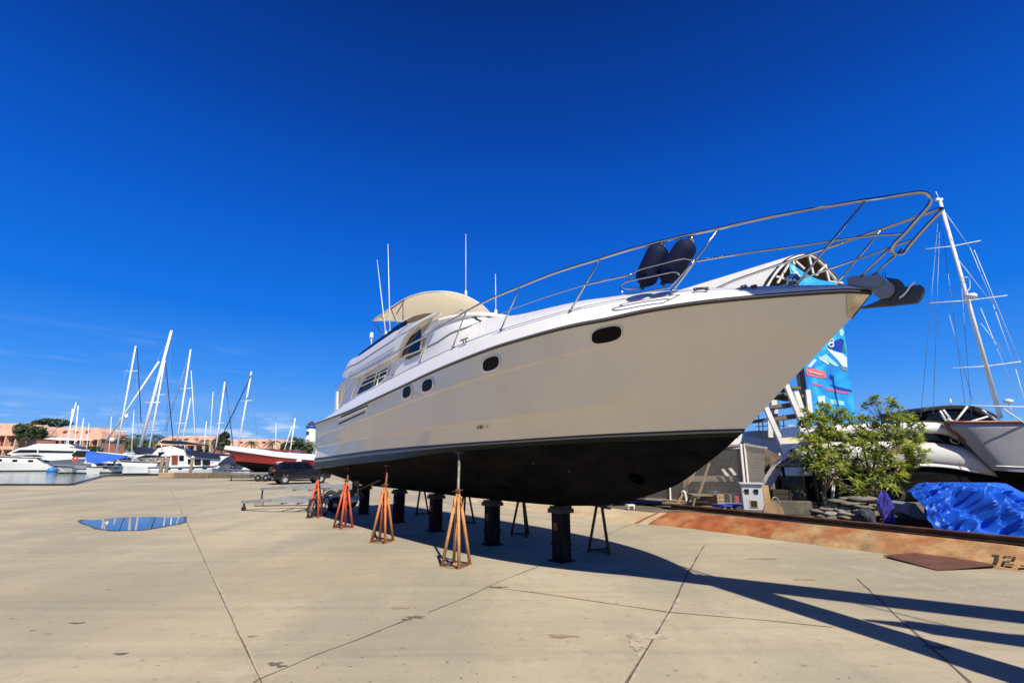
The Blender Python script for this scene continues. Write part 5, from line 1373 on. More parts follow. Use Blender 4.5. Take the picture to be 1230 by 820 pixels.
# columns: right one behind the banner, brown one at its left edge
for a, b in (((985, 338), (990, 600)), ((912, 352), (912, 600))):
    mb = MB(); p = fr_pt(*a, off=-.25); mb.bar(p, Vector((p.x, p.y, .4)), .28); mb.build('column', [M_wpaint], sh_)
mb = MB(); p = fr_pt(960, 440, off=-.35); mb.bar(Vector((p.x, p.y, .4)), p, .30); mb.build('column', [mat('brown_column', (.34, .25, .16), .7, var=.2)], sh_)
# back columns so that the roof is carried
for f in (.33, .66, .97):
    for k in (1, -2):
        p = arcP[k] + AX * LEN * f; mb = MB(); mb.bar(p, Vector((p.x, p.y, .4)), .28); mb.build('column', [M_wpaint], sh_)
# lower platforms and leaning girders (a stair tower stands in front of the shelter)
tw = thing('stair_tower', Vector((fr_pt(945, 560).x, 23.5, .4)), 'white leaning steel girders with dark platforms, left of the banner', 'steel tower')
def gp(x, y, Y=23.0): return at_y(x, y, Y)
for a, b, w_, Y_ in (((919.5, 489), (944, 543), .14, 23), ((944, 462), (965, 512), .15, 23), ((956, 470), (966, 500), .10, 23), ((908, 600), (935, 559), .42, 19.2), ((935, 559), (956, 541), .36, 19.2), ((956, 541), (990, 512), .30, 19.2), ((925, 505), (925.5, 525), .07, 23), ((970, 468), (974, 505), .12, 23)):
    mb = MB(); mb.bar(gp(*a, Y_), gp(*b, Y_), w_, .22); mb.build('girder', [M_wpaint], tw)
M_plat = mat('weathered_deck', (.15, .115, .08), .8, var=.3)
for q in ([(913, 489), (962, 481), (966, 486.5), (913, 492)], [(924, 502), (965, 495), (966, 501), (920, 506)], [(940, 472), (966, 474), (966, 478), (938, 474)], [(930, 462), (962, 464), (962, 467), (930, 466)]):
    mb = MB(); mb.slab([gp(x, y, 23.3) for x, y in q], Vector((0, 1.5, 0))); mb.build('platform', [M_plat], tw)

# ---------------- banner
bn = thing('banner', fr_pt(985, 500, .5), 'tall sky blue printed banner hanging from the shelter front', 'banner')
mbn = bpy.data.materials.new('banner_print'); mbn.use_nodes = True; _n = mbn.node_tree; _b = _n.nodes['Principled BSDF']; _b.inputs['Roughness'].default_value = .5
tcx = _n.nodes.new('ShaderNodeTexCoord'); nz = nd(_n, 'ShaderNodeTexNoise', Scale=.55, Detail=4.0, Distortion=1.5); _n.links.new(tcx.outputs['Object'], nz.inputs['Vector'])
rr = _n.nodes.new('ShaderNodeValToRGB'); els = rr.color_ramp.elements; els[0].position = .32; els[0].color = (.012, .20, .62, 1); els[1].position = .68; els[1].color = (.10, .56, .80, 1); e = els.new(.5); e.color = (.02, .38, .78, 1)
_n.links.new(nz.outputs['Fac'], rr.inputs[0]); _n.links.new(rr.outputs[0], _b.inputs['Base Color'])
lft = [(947.5, 313.5), (952, 345), (958, 385), (963, 410), (967.5, 440), (970, 465), (973, 492), (975, 512)]
rgt = [(1004, 338.5), (1006, 352), (1009, 374), (1013.5, 396), (1017.5, 422), (1021, 450), (1025, 478), (1029, 512)]
Lp = resamp([fr_pt(x, y, .5) for x, y in lft], 30); Rp = resamp([fr_pt(x, y, .5) for x, y in rgt], 30)
grid = []
for i in range(30):
    grid.append([Lp[i].lerp(Rp[i], j / 12) + Vector((0, 0, -.35 * math.sin(j / 12 * PI) * max(0, 1 - i / 5))) for j in range(13)])
mb = MB(); mb.loft(grid, smooth=True); mb.loft([[p + AX * .02 for p in r_] for r_ in grid], smooth=True); mb.build('cloth', [mbn], bn, recalc=False)
def bpt(px, py, lift):
    best = None; r = ray(px, py).normalized(); o = Vector((0, 0, H))
    nn_ = Vector((EH.y, -EH.x, 0)); p0 = at_y(965, 304, YH)
    t = (p0 + nn_ * (.5 + lift) - o).dot(nn_) / r.dot(nn_); return o + r * t
BC = {'w': mat('print_white', (.60, .72, .80), .5), 'n': mat('print_navy', (.006, .04, .42), .5), 'r': mat('print_red', (.66, .16, .17), .5), 'p': mat('print_pink', (.46, .14, .34), .5), 'g': mat('print_green', (.03, .22, .10), .5), 'o': mat('print_olive', (.20, .24, .06), .5), 'c': mat('print_pale_blue', (.30, .66, .80), .5), 's': mat('print_grey', (.16, .26, .30), .5), 'd': mat('print_blue', (.01, .05, .40), .5)}
def patch(nm, px, k, lift=.02):
    mb = MB(); q = [bpt(x, y, lift) for x, y in px]; mb.slab(q, Vector((0, .004, 0))); mb.build(nm, [BC[k]], bn, recalc=False)
def blobpx(cx, cy, w, h, sl=0.0, n=14, seed=0):
    rnd = random.Random(seed); return [(cx + w * math.cos(2 * PI * i / n) * rnd.uniform(.75, 1.1), cy + h * math.sin(2 * PI * i / n) * rnd.uniform(.75, 1.1) + sl * w * math.cos(2 * PI * i / n)) for i in range(n)]
patch('dark_panel', [(996, 414), (1003, 409), (1010, 406), (1013.5, 409), (1011.5, 423), (1004, 420.5), (995, 417)], 'n')
# figure 8 on the dark panel
for rx, ry, cx, cy in ((2.1, 2.2, 998.6, 409.6), (2.7, 2.6, 998.2, 414.2)):
    mb = MB(); mb.tube([bpt(cx + rx * math.cos(a), cy + ry * math.sin(a), .04) for a in [2 * PI * i / 14 for i in range(14)]], .05, 5, closed=True); mb.build('numeral_loop', [BC['w']], bn)
patch('green_strip', [(1010.5, 406), (1013.5, 408), (1016, 424), (1012.5, 422)], 'g')
patch('wave_crest', [(992, 417), (1003, 422), (1012, 424.5), (1017, 429), (1018, 441), (1012, 440), (1006, 432), (998, 424)], 'w')
patch('wave_crest', [(984, 430), (992, 425), (1000, 432), (1008, 439), (1004, 440), (994, 434)], 'c')
patch('wave_shadow', [(1009, 441), (1018, 442), (1018, 446), (1011, 444)], 's')
patch('wave_crest', [(970, 440), (978, 431), (981, 432), (974, 441)], 'w')
patch('wave_crest', [(983, 427), (996, 436), (995, 438), (984, 431)], 'w')
patch('red_label', [(967.5, 442.5), (977, 442.5), (991, 446), (993, 454), (980, 453), (969, 450.5)], 'r')
mb = MB(); mb.tube(smooth_path([bpt(971 + i * 1.35, 446.2 + .42 * i * .8 + (.8 if i % 2 else -.8), .04) for i in range(14)], 2), .025, 4); mb.build('label_script', [BC['w']], bn)
patch('print_line', [(975, 459), (988, 462), (988, 464.5), (976, 462.5)], 'p'); patch('print_line', [(992, 465), (1005, 468), (1020, 470.5), (1020, 473), (1004, 471.5), (992, 468.5)], 'p')
patch('dark_swell', [(996, 461), (1010, 465), (1023, 468), (1023, 470), (1008, 468)], 'd', .025)
patch('white_block', [(982, 476), (991, 475), (991, 484), (983, 483)], 'w'); patch('white_block', [(996, 479), (1006, 480), (1014, 482), (1014, 487), (998, 485)], 'c')
patch('dark_base', [(988, 500), (1012, 501), (1012, 507), (990, 506)], 'd', .025)
patch('pale_swirl', blobpx(957, 332, 4.5, 7, .3, 14, 9), 'w', .025); patch('pale_swirl', blobpx(953, 322, 3, 4, .3, 12, 6), 'c', .03)
patch('pale_swirl', blobpx(1011, 399, 3, 5, 0, 12, 2), 'c')
# ------------------------------------------------------------------ trees
def leaf_mat(name, c, tr):
    m = bpy.data.materials.new(name); m.use_nodes = True; n = m.node_tree; b = n.nodes['Principled BSDF']
    b.inputs['Base Color'].default_value = (*c, 1); b.inputs['Roughness'].default_value = .42; b.inputs['Specular IOR Level'].default_value = .4
    o = [x for x in n.nodes if x.type == 'OUTPUT_MATERIAL'][0]
    t = nd(n, 'ShaderNodeBsdfTranslucent', Color=(*tr, 1)); mx = nd(n, 'ShaderNodeMixShader', Fac=.42)
    n.links.new(b.outputs[0], mx.inputs[1]); n.links.new(t.outputs[0], mx.inputs[2]); n.links.new(mx.outputs[0], o.inputs[0]); return m
M_leaf = [leaf_mat('leaf_dark', (.035, .07, .016), (.08, .16, .02)), leaf_mat('leaf_mid', (.13, .18, .026), (.30, .42, .04)), leaf_mat('leaf_fresh', (.25, .27, .035), (.48, .55, .06)), leaf_mat('leaf_dry', (.17, .12, .05), (.2, .14, .04))]
M_bark = mat('grey_bark', (.27, .22, .16), .9, var=.4, vscale=6, bump=.5, bscale=20)
def rosette(mb, p, up, rnd, size, n, mi):
    up = up.normalized(); a0 = rnd.uniform(0, 6.28); x = up.orthogonal().normalized(); y = up.cross(x)
    for k in range(n):
        a = a0 + 2.4 * k; el = rnd.uniform(-.15, .95)
        d = ((x * math.cos(a) + y * math.sin(a)) * math.cos(el) + up * math.sin(el)).normalized()
        s = d.cross(up); s = s.normalized() if s.length > 1e-4 else x
        L_ = size * rnd.uniform(.7, 1.15); w = L_ * .15
        q0 = p + d * .02; q1 = p + d * L_ * .45 + Vector((0, 0, .01)); q2 = p + d * L_ + Vector((0, 0, -L_ * .16 * rnd.uniform(.2, 1.4)))
        m_ = mi if rnd.random() < .7 else min(2, max(0, mi + rnd.choice((-1, 1))))
        if rnd.random() < .03: m_ = 3
        mb.add([q0, q1 + s * w + Vector((0, 0, .012)), q2, q1 - s * w + Vector((0, 0, .012)), q1], [(0, 4, 1), (1, 4, 2), (2, 4, 3), (3, 4, 0)], m_)
def bush_tree(name, base, blobs, Y, ntips, seed, label, size=.26, trunk_r=.09, forks=None):
    rnd = random.Random(seed); t = thing(name, base, label, 'tree')
    hubs = []; mb = MB(); cr = MB()
    for cx, cy, rx, ry, dy, w in blobs:
        hubs.append(at_y(cx, cy + ry * .35, Y + dy))
    fork = base + Vector((.05, 0, .55))
    stems = [smooth_path([base - Vector((0, 0, .05)) + Vector((.05 * k, 0, 0)), fork + Vector((.12 * (k - 1), .05 * k, .1 * k))], 3) for k in range(2)]
    for s_ in stems: mb.tube(s_, trunk_r, 8, r2=trunk_r * .75)
    nodes = []
    for h in hubs:
        mid = fork.lerp(h, .5) + Vector((rnd.uniform(-.2, .2), rnd.uniform(-.2, .2), rnd.uniform(-.1, .25)))
        path = smooth_path([fork, mid, h], 5); mb.tube(path, trunk_r * .62, 6, r2=.018); nodes += path[3:]
    tot = sum(b[5] for b in blobs)
    for cx, cy, rx, ry, dy, w in blobs:
        for _ in range(int(ntips * w / tot)):
            while True:
                u, v, q = rnd.uniform(-1, 1), rnd.uniform(-1, 1), rnd.uniform(-1, 1)
                if u * u + v * v + q * q < 1: break
            r_ = (u * u + v * v + q * q) ** .5; k = (r_ ** .45) / max(r_, 1e-3)
            c = at_y(cx, cy, Y + dy); sx = rx * px_m(Y); sz = ry * px_m(Y)
            p = c + Vector((u * k * sx, q * k * sx * .9, -v * k * sz))
            nn_ = min(nodes, key=lambda z: (z - p).length)
            d = (p - nn_)
            if d.length > .05: mb.tube([nn_, nn_.lerp(p, .55) + Vector((0, 0, -.04)), p], .012, 4, r2=.006, caps=False)
            lit = p.z - c.z
            mi = rnd.choices((0, 1, 2), (.9, 3.6, 5.5))[0]
            rosette(cr, p, d.normalized() * .6 + Vector((0, 0, .8)), rnd, size, rnd.randint(9, 15), mi)
    cr.build('crown', M_leaf, t, recalc=False); mb.build('trunk', M_bark, t)
    return t
YT = 18.6
b_ = yz(1049, 609, .42); YT = b_.y
bush_tree('broadleaf_tree', b_, [(1060, 497, 22, 21, .0, 1.15), (1083, 516, 22, 22, .3, 1.1), (1098, 545, 16, 15, .1, .7), (1060, 532, 30, 20, -.5, 1.25), (1030, 512, 16, 17, .3, .7), (1032, 545, 22, 18, -.2, .9), (1068, 566, 22, 12, -.6, .8), (1040, 584, 32, 12, -.7, .9), (1103, 520, 10, 13, .4, .35), (1078, 552, 20, 14, .6, .6)], YT, 335, 5, 'bushy green tree with narrow leaves growing in front of the silver motor yacht')
b2 = yz(992, 610, .42)
bush_tree('broadleaf_tree', b2, [(985, 515, 15, 20, .2, .8), (972, 540, 20, 18, -.2, .9), (1000, 535, 18, 22, .1, 1.0), (990, 560, 22, 14, -.4, .8), (967, 505, 8, 12, .2, .25), (1000, 499, 24, 10, .5, .75), (985, 490, 10, 7, .5, .2), (1012, 556, 14, 16, .3, .6)], b2.y, 250, 9, 'smaller darker bushy tree left of the other one, under the banner', size=.24, trunk_r=.06)
# far trees
M_farleaf = [mat('far_leaf_dark', (.022, .042, .018), .7), mat('far_leaf_mid', (.045, .075, .025), .7), mat('far_leaf_light', (.085, .11, .035), .7)]
def round_tree(name, px, pybase, blobs, Y, label, seed, n=900, leaf=.55, group='trees across the basin'):
    rnd = random.Random(seed); b = at_y(px, pybase, Y); b.z = .2; t = thing(name, b, label, 'tree', group); m = px_m(Y)
    cr = MB(); tk_ = MB()
    for cx, cy, rx, ry in blobs:
        c = at_y(cx, cy, Y); sub_ = []
        for _ in range(9):
            a, e = rnd.uniform(0, 6.28), rnd.uniform(-.6, 1.2); sub_.append(c + Vector((math.cos(a) * math.cos(e) * rx * m * .6, math.sin(a) * math.cos(e) * rx * m * .6, math.sin(e) * ry * m * .6)))
        tk_.tube([b, b.lerp(c, .6) + Vector((rnd.uniform(-.4, .4), 0, 0)), c], .22, 5, r2=.05)
        for _ in range(int(n / len(blobs))):
            s_ = rnd.choice(sub_); d = Vector((rnd.gauss(0, 1), rnd.gauss(0, 1), rnd.gauss(0, 1))).normalized()
            p = s_ + Vector((d.x * rx * m * .48, d.y * rx * m * .48, d.z * ry * m * .48)) * rnd.uniform(.7, 1.08)
            u = Vector((rnd.gauss(0, 1), rnd.gauss(0, 1), rnd.gauss(0, 1))).normalized(); v = u.orthogonal().normalized(); w = u.cross(v); L_ = leaf * rnd.uniform(.6, 1.2)
            cr.add([p - v * L_, p + w * L_ * .45, p + v * L_, p - w * L_ * .45], [(0, 1, 2, 3)], rnd.choices((0, 1, 2), (3, 4, 2))[0])
    cr.build('crown', M_farleaf, t, recalc=False); tk_.build('trunk', M_bark, t); return t
def palm(px, pybase, pytop, Y, label, seed, L_=3.2, group='palms across the basin'):
    rnd = random.Random(seed); b = at_y(px, pybase, Y); b.z = .2; top_ = at_y(px + rnd.uniform(-1, 1), pytop, Y); t = thing('palm_tree', b, label, 'palm', group)
    mb = MB(); mb.tube(smooth_path([b, b.lerp(top_, .5) + Vector((rnd.uniform(-.4, .4), 0, 0)), top_], 4), .2, 6, r2=.14); mb.build('trunk', M_bark, t)
    cr = MB()
    for k in range(20):
        a = 2.4 * k; e = rnd.uniform(-.2, 1.1); d = Vector((math.cos(a), math.sin(a), 0)); path = []
        for i in range(7):
            f = i / 6; path.append(top_ + d * (L_ * f * math.cos(e * (1 - f * .3))) + Vector((0, 0, L_ * (math.sin(e) * f - .75 * f * f))))
        s_ = Vector((-d.y, d.x, 0)); mi = rnd.choices((0, 1, 2), (2, 4, 3))[0]
        for i in range(6):
            for sg in (1, -1):
                for h in (0, .5):
                    p = path[i].lerp(path[i + 1], h); q = p + (path[i + 1] - path[i]).normalized() * .45 + s_ * sg * (.75 * math.sin(PI * (i + h + .6) / 7)) + Vector((0, 0, -.3)); r_ = path[i].lerp(path[i + 1], min(1, h + .3))
                    cr.add([p, q, r_], [(0, 1, 2)], mi)
    cr.build('crown', M_farleaf, t, recalc=False); return t
round_tree('broadleaf_tree', 36, 545, [(28, 516, 11, 8), (36, 523, 14, 11), (45, 520, 9, 8)], 150, 'dark round tree between the two leftmost orange buildings', 1, 1500)
round_tree('broadleaf_tree', 60, 545, [(55, 508, 12, 5), (68, 509, 14, 5.5)], 215, 'wide flat topped tree rising behind the long orange building', 2, 900, .8)
round_tree('broadleaf_tree', 126, 545, [(120, 520, 8, 6), (130, 521, 10, 6), (140, 523, 8, 7)], 215, 'dark tree mass right of the long orange building', 3, 1100, .8)
round_tree('broadleaf_tree', 268, 548, [(264, 530, 8, 9), (268, 536, 9, 9), (270, 524, 5, 5)], 150, 'dark upright tree between the two right hand orange buildings', 4, 1300)
round_tree('broadleaf_tree', 355, 548, [(345, 537, 8, 6), (358, 534, 9, 8), (368, 540, 8, 7)], 120, 'low green tree at the foot of the lighthouse', 5, 1000, .45)
for i, (px, yt, Y, s_) in enumerate(((148, 525, 170, 1), (158, 528, 160, 2), (166, 524, 175, 3), (186, 524, 165, 4), (193, 527, 175, 5), (352, 527, 130, 6), (360, 531, 125, 7), (372, 531, 125, 8))):
    palm(px, 548, yt, Y, ['palm left of the tallest mast, nearest the blue boom cover', 'palm just left of the tallest mast foot', 'palm behind the foot of the tallest mast', 'palm right of the tallest mast, the nearer of two', 'palm at the left end of the middle orange building', 'palm left of the lighthouse, tallest of three', 'palm right in front of the lighthouse foot', 'palm at the right side of the lighthouse'][i], s_, 3.4 if Y > 150 else 2.6)

for i, (px, yt, Y, s_) in enumerate(((137, 529, 185, 11), (154, 531, 180, 12), (173, 530, 178, 13))):
    palm(px, 548, yt, Y, ['short palm behind the blue boom cover mast', 'short palm between the two tallest masts', 'short palm just right of the tallest mast foot'][i], s_, 3.6)
round_tree('broadleaf_tree', 170, 548, [(150, 537, 12, 6), (165, 536, 12, 7), (182, 536, 12, 7)], 195, 'low dark thicket behind the foot of the tallest mast', 8, 1500, .7)

round_tree('shrub_thicket', 100, 548, [(88, 541, 9, 5), (100, 542, 9, 5), (112, 541, 9, 5)], 165, 'low green thicket in front of the right half of the long orange building', 21, 1300, .6)
round_tree('shrub_thicket', 222, 549, [(205, 544, 10, 5), (222, 545, 10, 4), (240, 544, 11, 5)], 160, 'low green thicket in front of the middle orange building', 22, 1300, .6)
round_tree('shrub_thicket', 315, 549, [(292, 546, 9, 4), (308, 546, 10, 4), (326, 545, 10, 5)], 150, 'low green thicket behind the red speedboat', 23, 1300, .6)
for i, (px, yt, Y, s_) in enumerate(((63, 525, 168, 31), (215, 529, 158, 32), (246, 530, 158, 33), (302, 532, 148, 34), (327, 531, 148, 35))):
    palm(px, 548, yt, Y, ['palm in front of the left end of the long orange building', 'palm in front of the left half of the middle orange building', 'palm in front of the right half of the middle orange building', 'palm above the red speedboat foredeck', 'palm above the red speedboat bimini'][i], s_, 2.8)
# ------------------------------------------------------------------ far shore: orange buildings and lighthouse
M_orange = mat('salmon_render', (.62, .27, .155), .85, var=.1, vscale=.3)
M_oroof = mat('salmon_roof', (.62, .36, .255), .8, var=.2, vscale=.5)
M_opale = mat('pale_salmon', (.72, .44, .28), .85, var=.08)
M_shade = mat('window_glass_dark', (.05, .06, .08), .2)
M_brick = mat('dark_red_panel', (.20, .045, .03), .7)
def building(px0, px1, Y, ytop, yeave, ybase, nwin, label, hipl=.1, hipr=.1):
    m = px_m(Y); a, b = at_y(px0, yeave, Y), at_y(px1, yeave, Y); zt = at_y(px0, ytop, Y).z; ze = a.z; dp = 12
    t = thing('orange_building', Vector(((a.x + b.x) / 2, Y + dp / 2, .2)), label, 'building', 'orange buildings across the basin')
    w = b.x - a.x; mb = MB(); mb.box(((a.x + b.x) / 2, Y + dp / 2, (ze + .2) / 2), (w, dp, ze - .2)); mb.build('wall', M_orange, t)
    mb = MB(); x0, x1 = a.x - .5, b.x + .5; h = zt - ze; xs = [(x0, 0), (x0 + w * hipl * .35, .62), (x0 + w * hipl, 1)]; 
    prof = [(x0, ze), (x0 + w * hipl * .3, ze + h * .6), (x0 + w * hipl, zt), (x1 - w * hipr, zt), (x1 - w * hipr * .3, ze + h * .6), (x1, ze)]
    fr_ = [[Vector((x, Y - .6 + (z - ze) * .45, z)) for x, z in prof], [Vector((x, Y + dp + .6 - (z - ze) * .45, z)) for x, z in prof]]
    mb.loft(fr_); mb.add(fr_[0], [tuple(range(6))]); mb.add(fr_[1], [tuple(range(6))[::-1]]); mb.add([fr_[0][0], fr_[0][-1], fr_[1][-1], fr_[1][0]], [(0, 1, 2, 3)]); mb.build('roof', M_oroof, t)
    ns = 2; sh_h = (ze - .4) / ns
    for s_ in range(ns):
        z0 = .4 + s_ * sh_h
        mb = MB(); mb.box(((a.x + b.x) / 2, Y - .7, z0 + sh_h * .96), (w + .3, 1.4, .28)); mb.build('balcony_slab', M_opale, t)
        mb = MB(); mb.box(((a.x + b.x) / 2, Y - 1.35, z0 + sh_h * .96 + .5 - sh_h), (w + .2, .12, .75)); mb.build('balcony_wall', M_opale, t)
        for k in range(nwin):
            x = a.x + w * (k + .5) / nwin
            f = MB(); f.box((x, Y - .03, z0 + sh_h * .5), (w / nwin * .56, .1, sh_h * .62)); f.build('window', M_shade if (k + s_) % 3 else M_brick, t)
    for k in range(nwin + 1):
        x = a.x + w * k / nwin; f = MB(); f.box((x, Y - .7, (ze + .2) / 2), (.35, 1.3, ze - .3)); f.build('pier', M_opale, t)
    for k in range(nwin):                      # dormer windows in the roof slope
        x = x0 + w * (hipl + (1 - hipl - hipr) * (k + .5) / nwin); f = MB(); f.box((x, Y - .05 + h * .2, ze + h * .5), (w / nwin * .5, 1.0, h * .42)); f.build('dormer', M_brick if k % 2 else M_opale, t)
    return t
building(-60, 25, 150, 508, 522, 545, 7, 'orange building cut off by the left edge of the picture', .05, .18)
building(49, 122, 175, 513, 527, 545, 8, 'long orange building behind the left group of masts', .06, .20)
building(190, 256, 170, 523, 534, 547, 7, 'middle orange building, behind the trawler', .2, .16)
building(272, 336, 160, 527, 538, 549, 7, 'orange building behind the red speedboat', .12, .12)
lh = thing('lighthouse', at_y(370, 548, 140), 'small white lighthouse with blue gallery and dark roof, beside the yacht stern', 'lighthouse'); m = px_m(140); c = at_y(370.8, 548, 140); c.z = .2; lh.location = c
zg = at_y(371, 514, 140).z; zr = at_y(371, 503, 140).z
mb = MB(); mb.lathe([(8.2 * m, 0), (6.2 * m, (zg - .2) * .6), (4.9 * m, zg - .2)], c, 20); mb.build('tower', M_boatw, lh)
mb = MB(); mb.lathe([(5 * m, 0), (6.0 * m, .1), (6.0 * m, .7), (5.7 * m, .7), (5.6 * m, .2)], Vector((c.x, c.y, zg)), 16); mb.build('gallery', mat('gallery_blue', (.02, .10, .42), .5), lh)
mb = MB(); mb.lathe([(3.4 * m, 0), (3.4 * m, 4.5 * m)], Vector((c.x, c.y, zg)), 12); mb.build('lantern', mat('lantern_dark', (.05, .03, .03), .4), lh)
mb = MB(); mb.lathe([(5.9 * m, 0), (5.6 * m, .2), (2.6 * m, 3.0 * m), (.3 * m, 5.0 * m), (0, 5.6 * m)], Vector((c.x, c.y, zg + 3.9 * m)), 8, smooth=False); mb.build('roof', mat('roof_brown', (.07, .025, .025), .7), lh)
mb = MB(); q = at_y(370.3, 519.5, 139); mb.box((q.x, c.y - 5.3 * m, q.z), (.8, .5, .8)); mb.build('window', M_shade, lh)

# ------------------------------------------------------------------ moored boats
def local(mb, px, Y, rz, z=ZW, pitch=0.0):
    p = at_y(px, 566, Y); M = Matrix.Translation((p.x, Y, z)) @ Matrix.Rotation(rz, 4, 'Z') @ Matrix.Rotation(pitch, 4, 'Y')
    return xf(mb, M)
M_whull = mat('white_topsides', (.74, .74, .71), .35, coat=.2, var=.05)
M_cream_h = mat('cream_topsides', (.66, .66, .58), .35, coat=.2, var=.05)
M_wstripe = mat('dark_waterline', (.02, .03, .035), .5)
def pslab(name, px, Y, th, m, parent): 
    mb = MB(); mb.slab([at_y(x, y, Y) for x, y in px], Vector((0, th, 0))); return mb.build(name, m, parent)
def hull_on(parent, px, Y, L_, B, fb, rz, mtop, mbot=None, stripe=None, z=ZW, pitch=0.0, **k):
    mb, r = hull_mesh(L_, B, fb, .6, **k); local(mb, px, Y, rz, z, pitch); o_ = mb.build('hull', [mtop, mbot or M_wbot, stripe or M_wstripe, M_deckw], parent)
    sd_ = 1 if math.cos(rz) < 0 else -1
    for i in ((5, 8, 11, 14) if L_ >= 7 else ()):
        a, b = r[i], r[i + 1]; mb = MB(); mk = lambda p, f: (p[4].lerp(p[5], f) + Vector((0, .012, 0)))
        q = [mk(a, .25), mk(b, .25), mk(b, .62), mk(a, .62)]; q = [Vector((p.x, p.y * sd_, p.z)) for p in q]
        mb.slab(q, Vector((0, -.02 * sd_, 0))); local(mb, px, Y, rz, z, pitch); mb.build('hull_window', M_glass, parent)
    mb = MB(); mb.tube([Vector((p[5].x, p[5].y * sd_ + .03 * sd_, p[5].z - .05)) for p in r], .07, 5); local(mb, px, Y, rz, z, pitch); mb.build('rubbing_strake', M_wstripe, parent)
    rl_ = MB(); tp2 = [Vector((p[5].x, max(0, p[5].y - .12) * sd_, p[5].z + .62)) for p in r[8:]]; rl_.tube(tp2, .028, 4)
    for p in r[8::3]: rl_.tube([Vector((p[5].x, max(0, p[5].y - .12) * sd_, p[5].z)), Vector((p[5].x, max(0, p[5].y - .12) * sd_, p[5].z + .62))], .024, 4)
    local(rl_, px, Y, rz, z, pitch); rl_.build('guard_rail', M_steel, parent)
    return o_
def bthing(name, px, Y, label, cat, group='boats moored across the basin'):
    p = at_y(px, 566, Y); p.z = ZW; return thing(name, p, label, cat, group)
# left motor yacht
Y0 = 104
my = bthing('moored_motor_yacht', 30, Y0, 'long white motor yacht with a dark window band at the left edge', 'motor yacht')
hull_on(my, 26, Y0, 19, 5, 2.7, PI + .35, M_whull, bowrise=1.3, rake=.16)
pslab('deckhouse', [(8, 545), (22, 538), (45, 534.5), (80, 536.5), (92, 540), (92, 551), (60, 553), (30, 549)], Y0 - 1, 3.2, M_boatw, my)
pslab('window_band', [(14, 543.5), (24, 540), (44, 540), (44, 543), (30, 543.2)], Y0 - 1.1, .1, M_glass, my); pslab('window_band', [(46, 540.5), (88, 541.5), (88, 543.5), (46, 543)], Y0 - 1.1, .1, M_glass, my)
pslab('hull_window', [(15, 546.5), (45, 546), (54, 548.5), (30, 548)], Y0 - 1.6, .1, M_glass, my)
pslab('flybridge', [(33, 536), (45, 532.5), (80, 533), (86, 536.5), (60, 537)], Y0 - .8, 2.8, M_boatw, my)
pslab('bimini', [(52, 527), (62, 524.8), (95, 527), (98, 528.5), (70, 528.5)], Y0 - .8, 3.0, M_boatw, my)
for x in (56, 66, 78, 92): mb = MB(); mb.tube([at_y(x, 528, Y0 - .7), at_y(x - 1, 535, Y0 - .7)], .06, 5); mb.build('bimini_post', M_steel, my)
# sailing boats
def sailboat(pm, pt, Y, hx, L_, rz, label, hullm=None, r0=.16, cover=None, cpx=None, spread=(.4, .7), fb=1.1, B=3.4, stays=1, extra=(), hull_px_y=None):
    s_ = bthing('moored_sailing_boat', hx, Y, label, 'sailing boat'); hull_on(s_, hx, Y, L_, B, fb, rz + .28, hullm or M_whull, bowrise=.5, tr=.55)
    m0_, m1_ = at_y(pm[0], pm[1], Y), at_y(pt[0], pt[1], Y)
    m0_ = m1_.lerp(m0_, (m1_.z - (ZW + fb)) / max(.1, (m1_.z - m0_.z)))
    mb = MB(); mb.tube([m0_, m1_], r0, 8, r2=r0 * .7); mb.build('mast', M_alu, s_)
    for f in spread:
        c = m0_.lerp(m1_, f); mb = MB(); wd_ = (m1_.z - m0_.z) * .06; mb.tube([c + Vector((-wd_, 0, 0)), c + Vector((wd_, 0, .1))], r0 * .35, 5); mb.build('spreader', M_alu, s_)
    if L_ >= 10:
        for dx in (-.12, .02, .16):
            hd = Vector((math.cos(rz + .28), math.sin(rz + .28), 0)); sdv = Vector((hd.y, -hd.x, 0)); sdv = -sdv if sdv.y > 0 else sdv
            mb = MB(); mb.box(Vector((m0_.x, Y, ZW + fb + .38)) + hd * (dx * L_) + sdv * (B * .25 + .02), (L_ * .09, .06, .26), rz + .28); mb.build('cabin_window', M_glass, s_)
    for sx in ((-.30, .34) if stays else ()):
        mb = MB(); mb.tube([m1_, Vector((m0_.x + sx * L_ * 1.1, Y + sx, ZW + fb + .3))], .022, 4); mb.build('stay', M_stay, s_)
    mb = MB(); ch_ = Vector((m0_.x, Y, ZW + fb)); mb.bbox(ch_ + Vector((math.cos(rz) * .3, 0, .3)), (L_ * .5, B * .5, .7), rz + .28, .15); mb.build('cabin', M_boatw, s_)
    if cover:
        p0, p1 = at_y(cpx[0], cpx[1], Y - .2), at_y(cpx[2], cpx[3], Y - .2)
        mb = MB(); mb.tube([p0, p0.lerp(p1, .2), p0.lerp(p1, .7), p1], lambda f: cpx[4] * (.55 + .45 * math.sin(PI * min(1, f * 1.2))), 8); mb.build('boom_cover', cover, s_)
    for a, b, rr_, mm, nm in extra:
        mb = MB(); mb.tube([at_y(a[0], a[1], Y - .3), at_y(b[0], b[1], Y - .3)], rr_, 6); mb.build(nm, mm, s_)
    return s_
Ya = 92
s1_ = sailboat((140, 541), (163, 415.5), Ya, 119, 11.5, PI + .1, 'white sailing boat with a bright blue boom tent and red lifebuoy', M_cream_h, .17, spread=(.28, .78), extra=(((164.8, 418), (169.5, 507), .065, M_navyc, 'furled_sail'),))
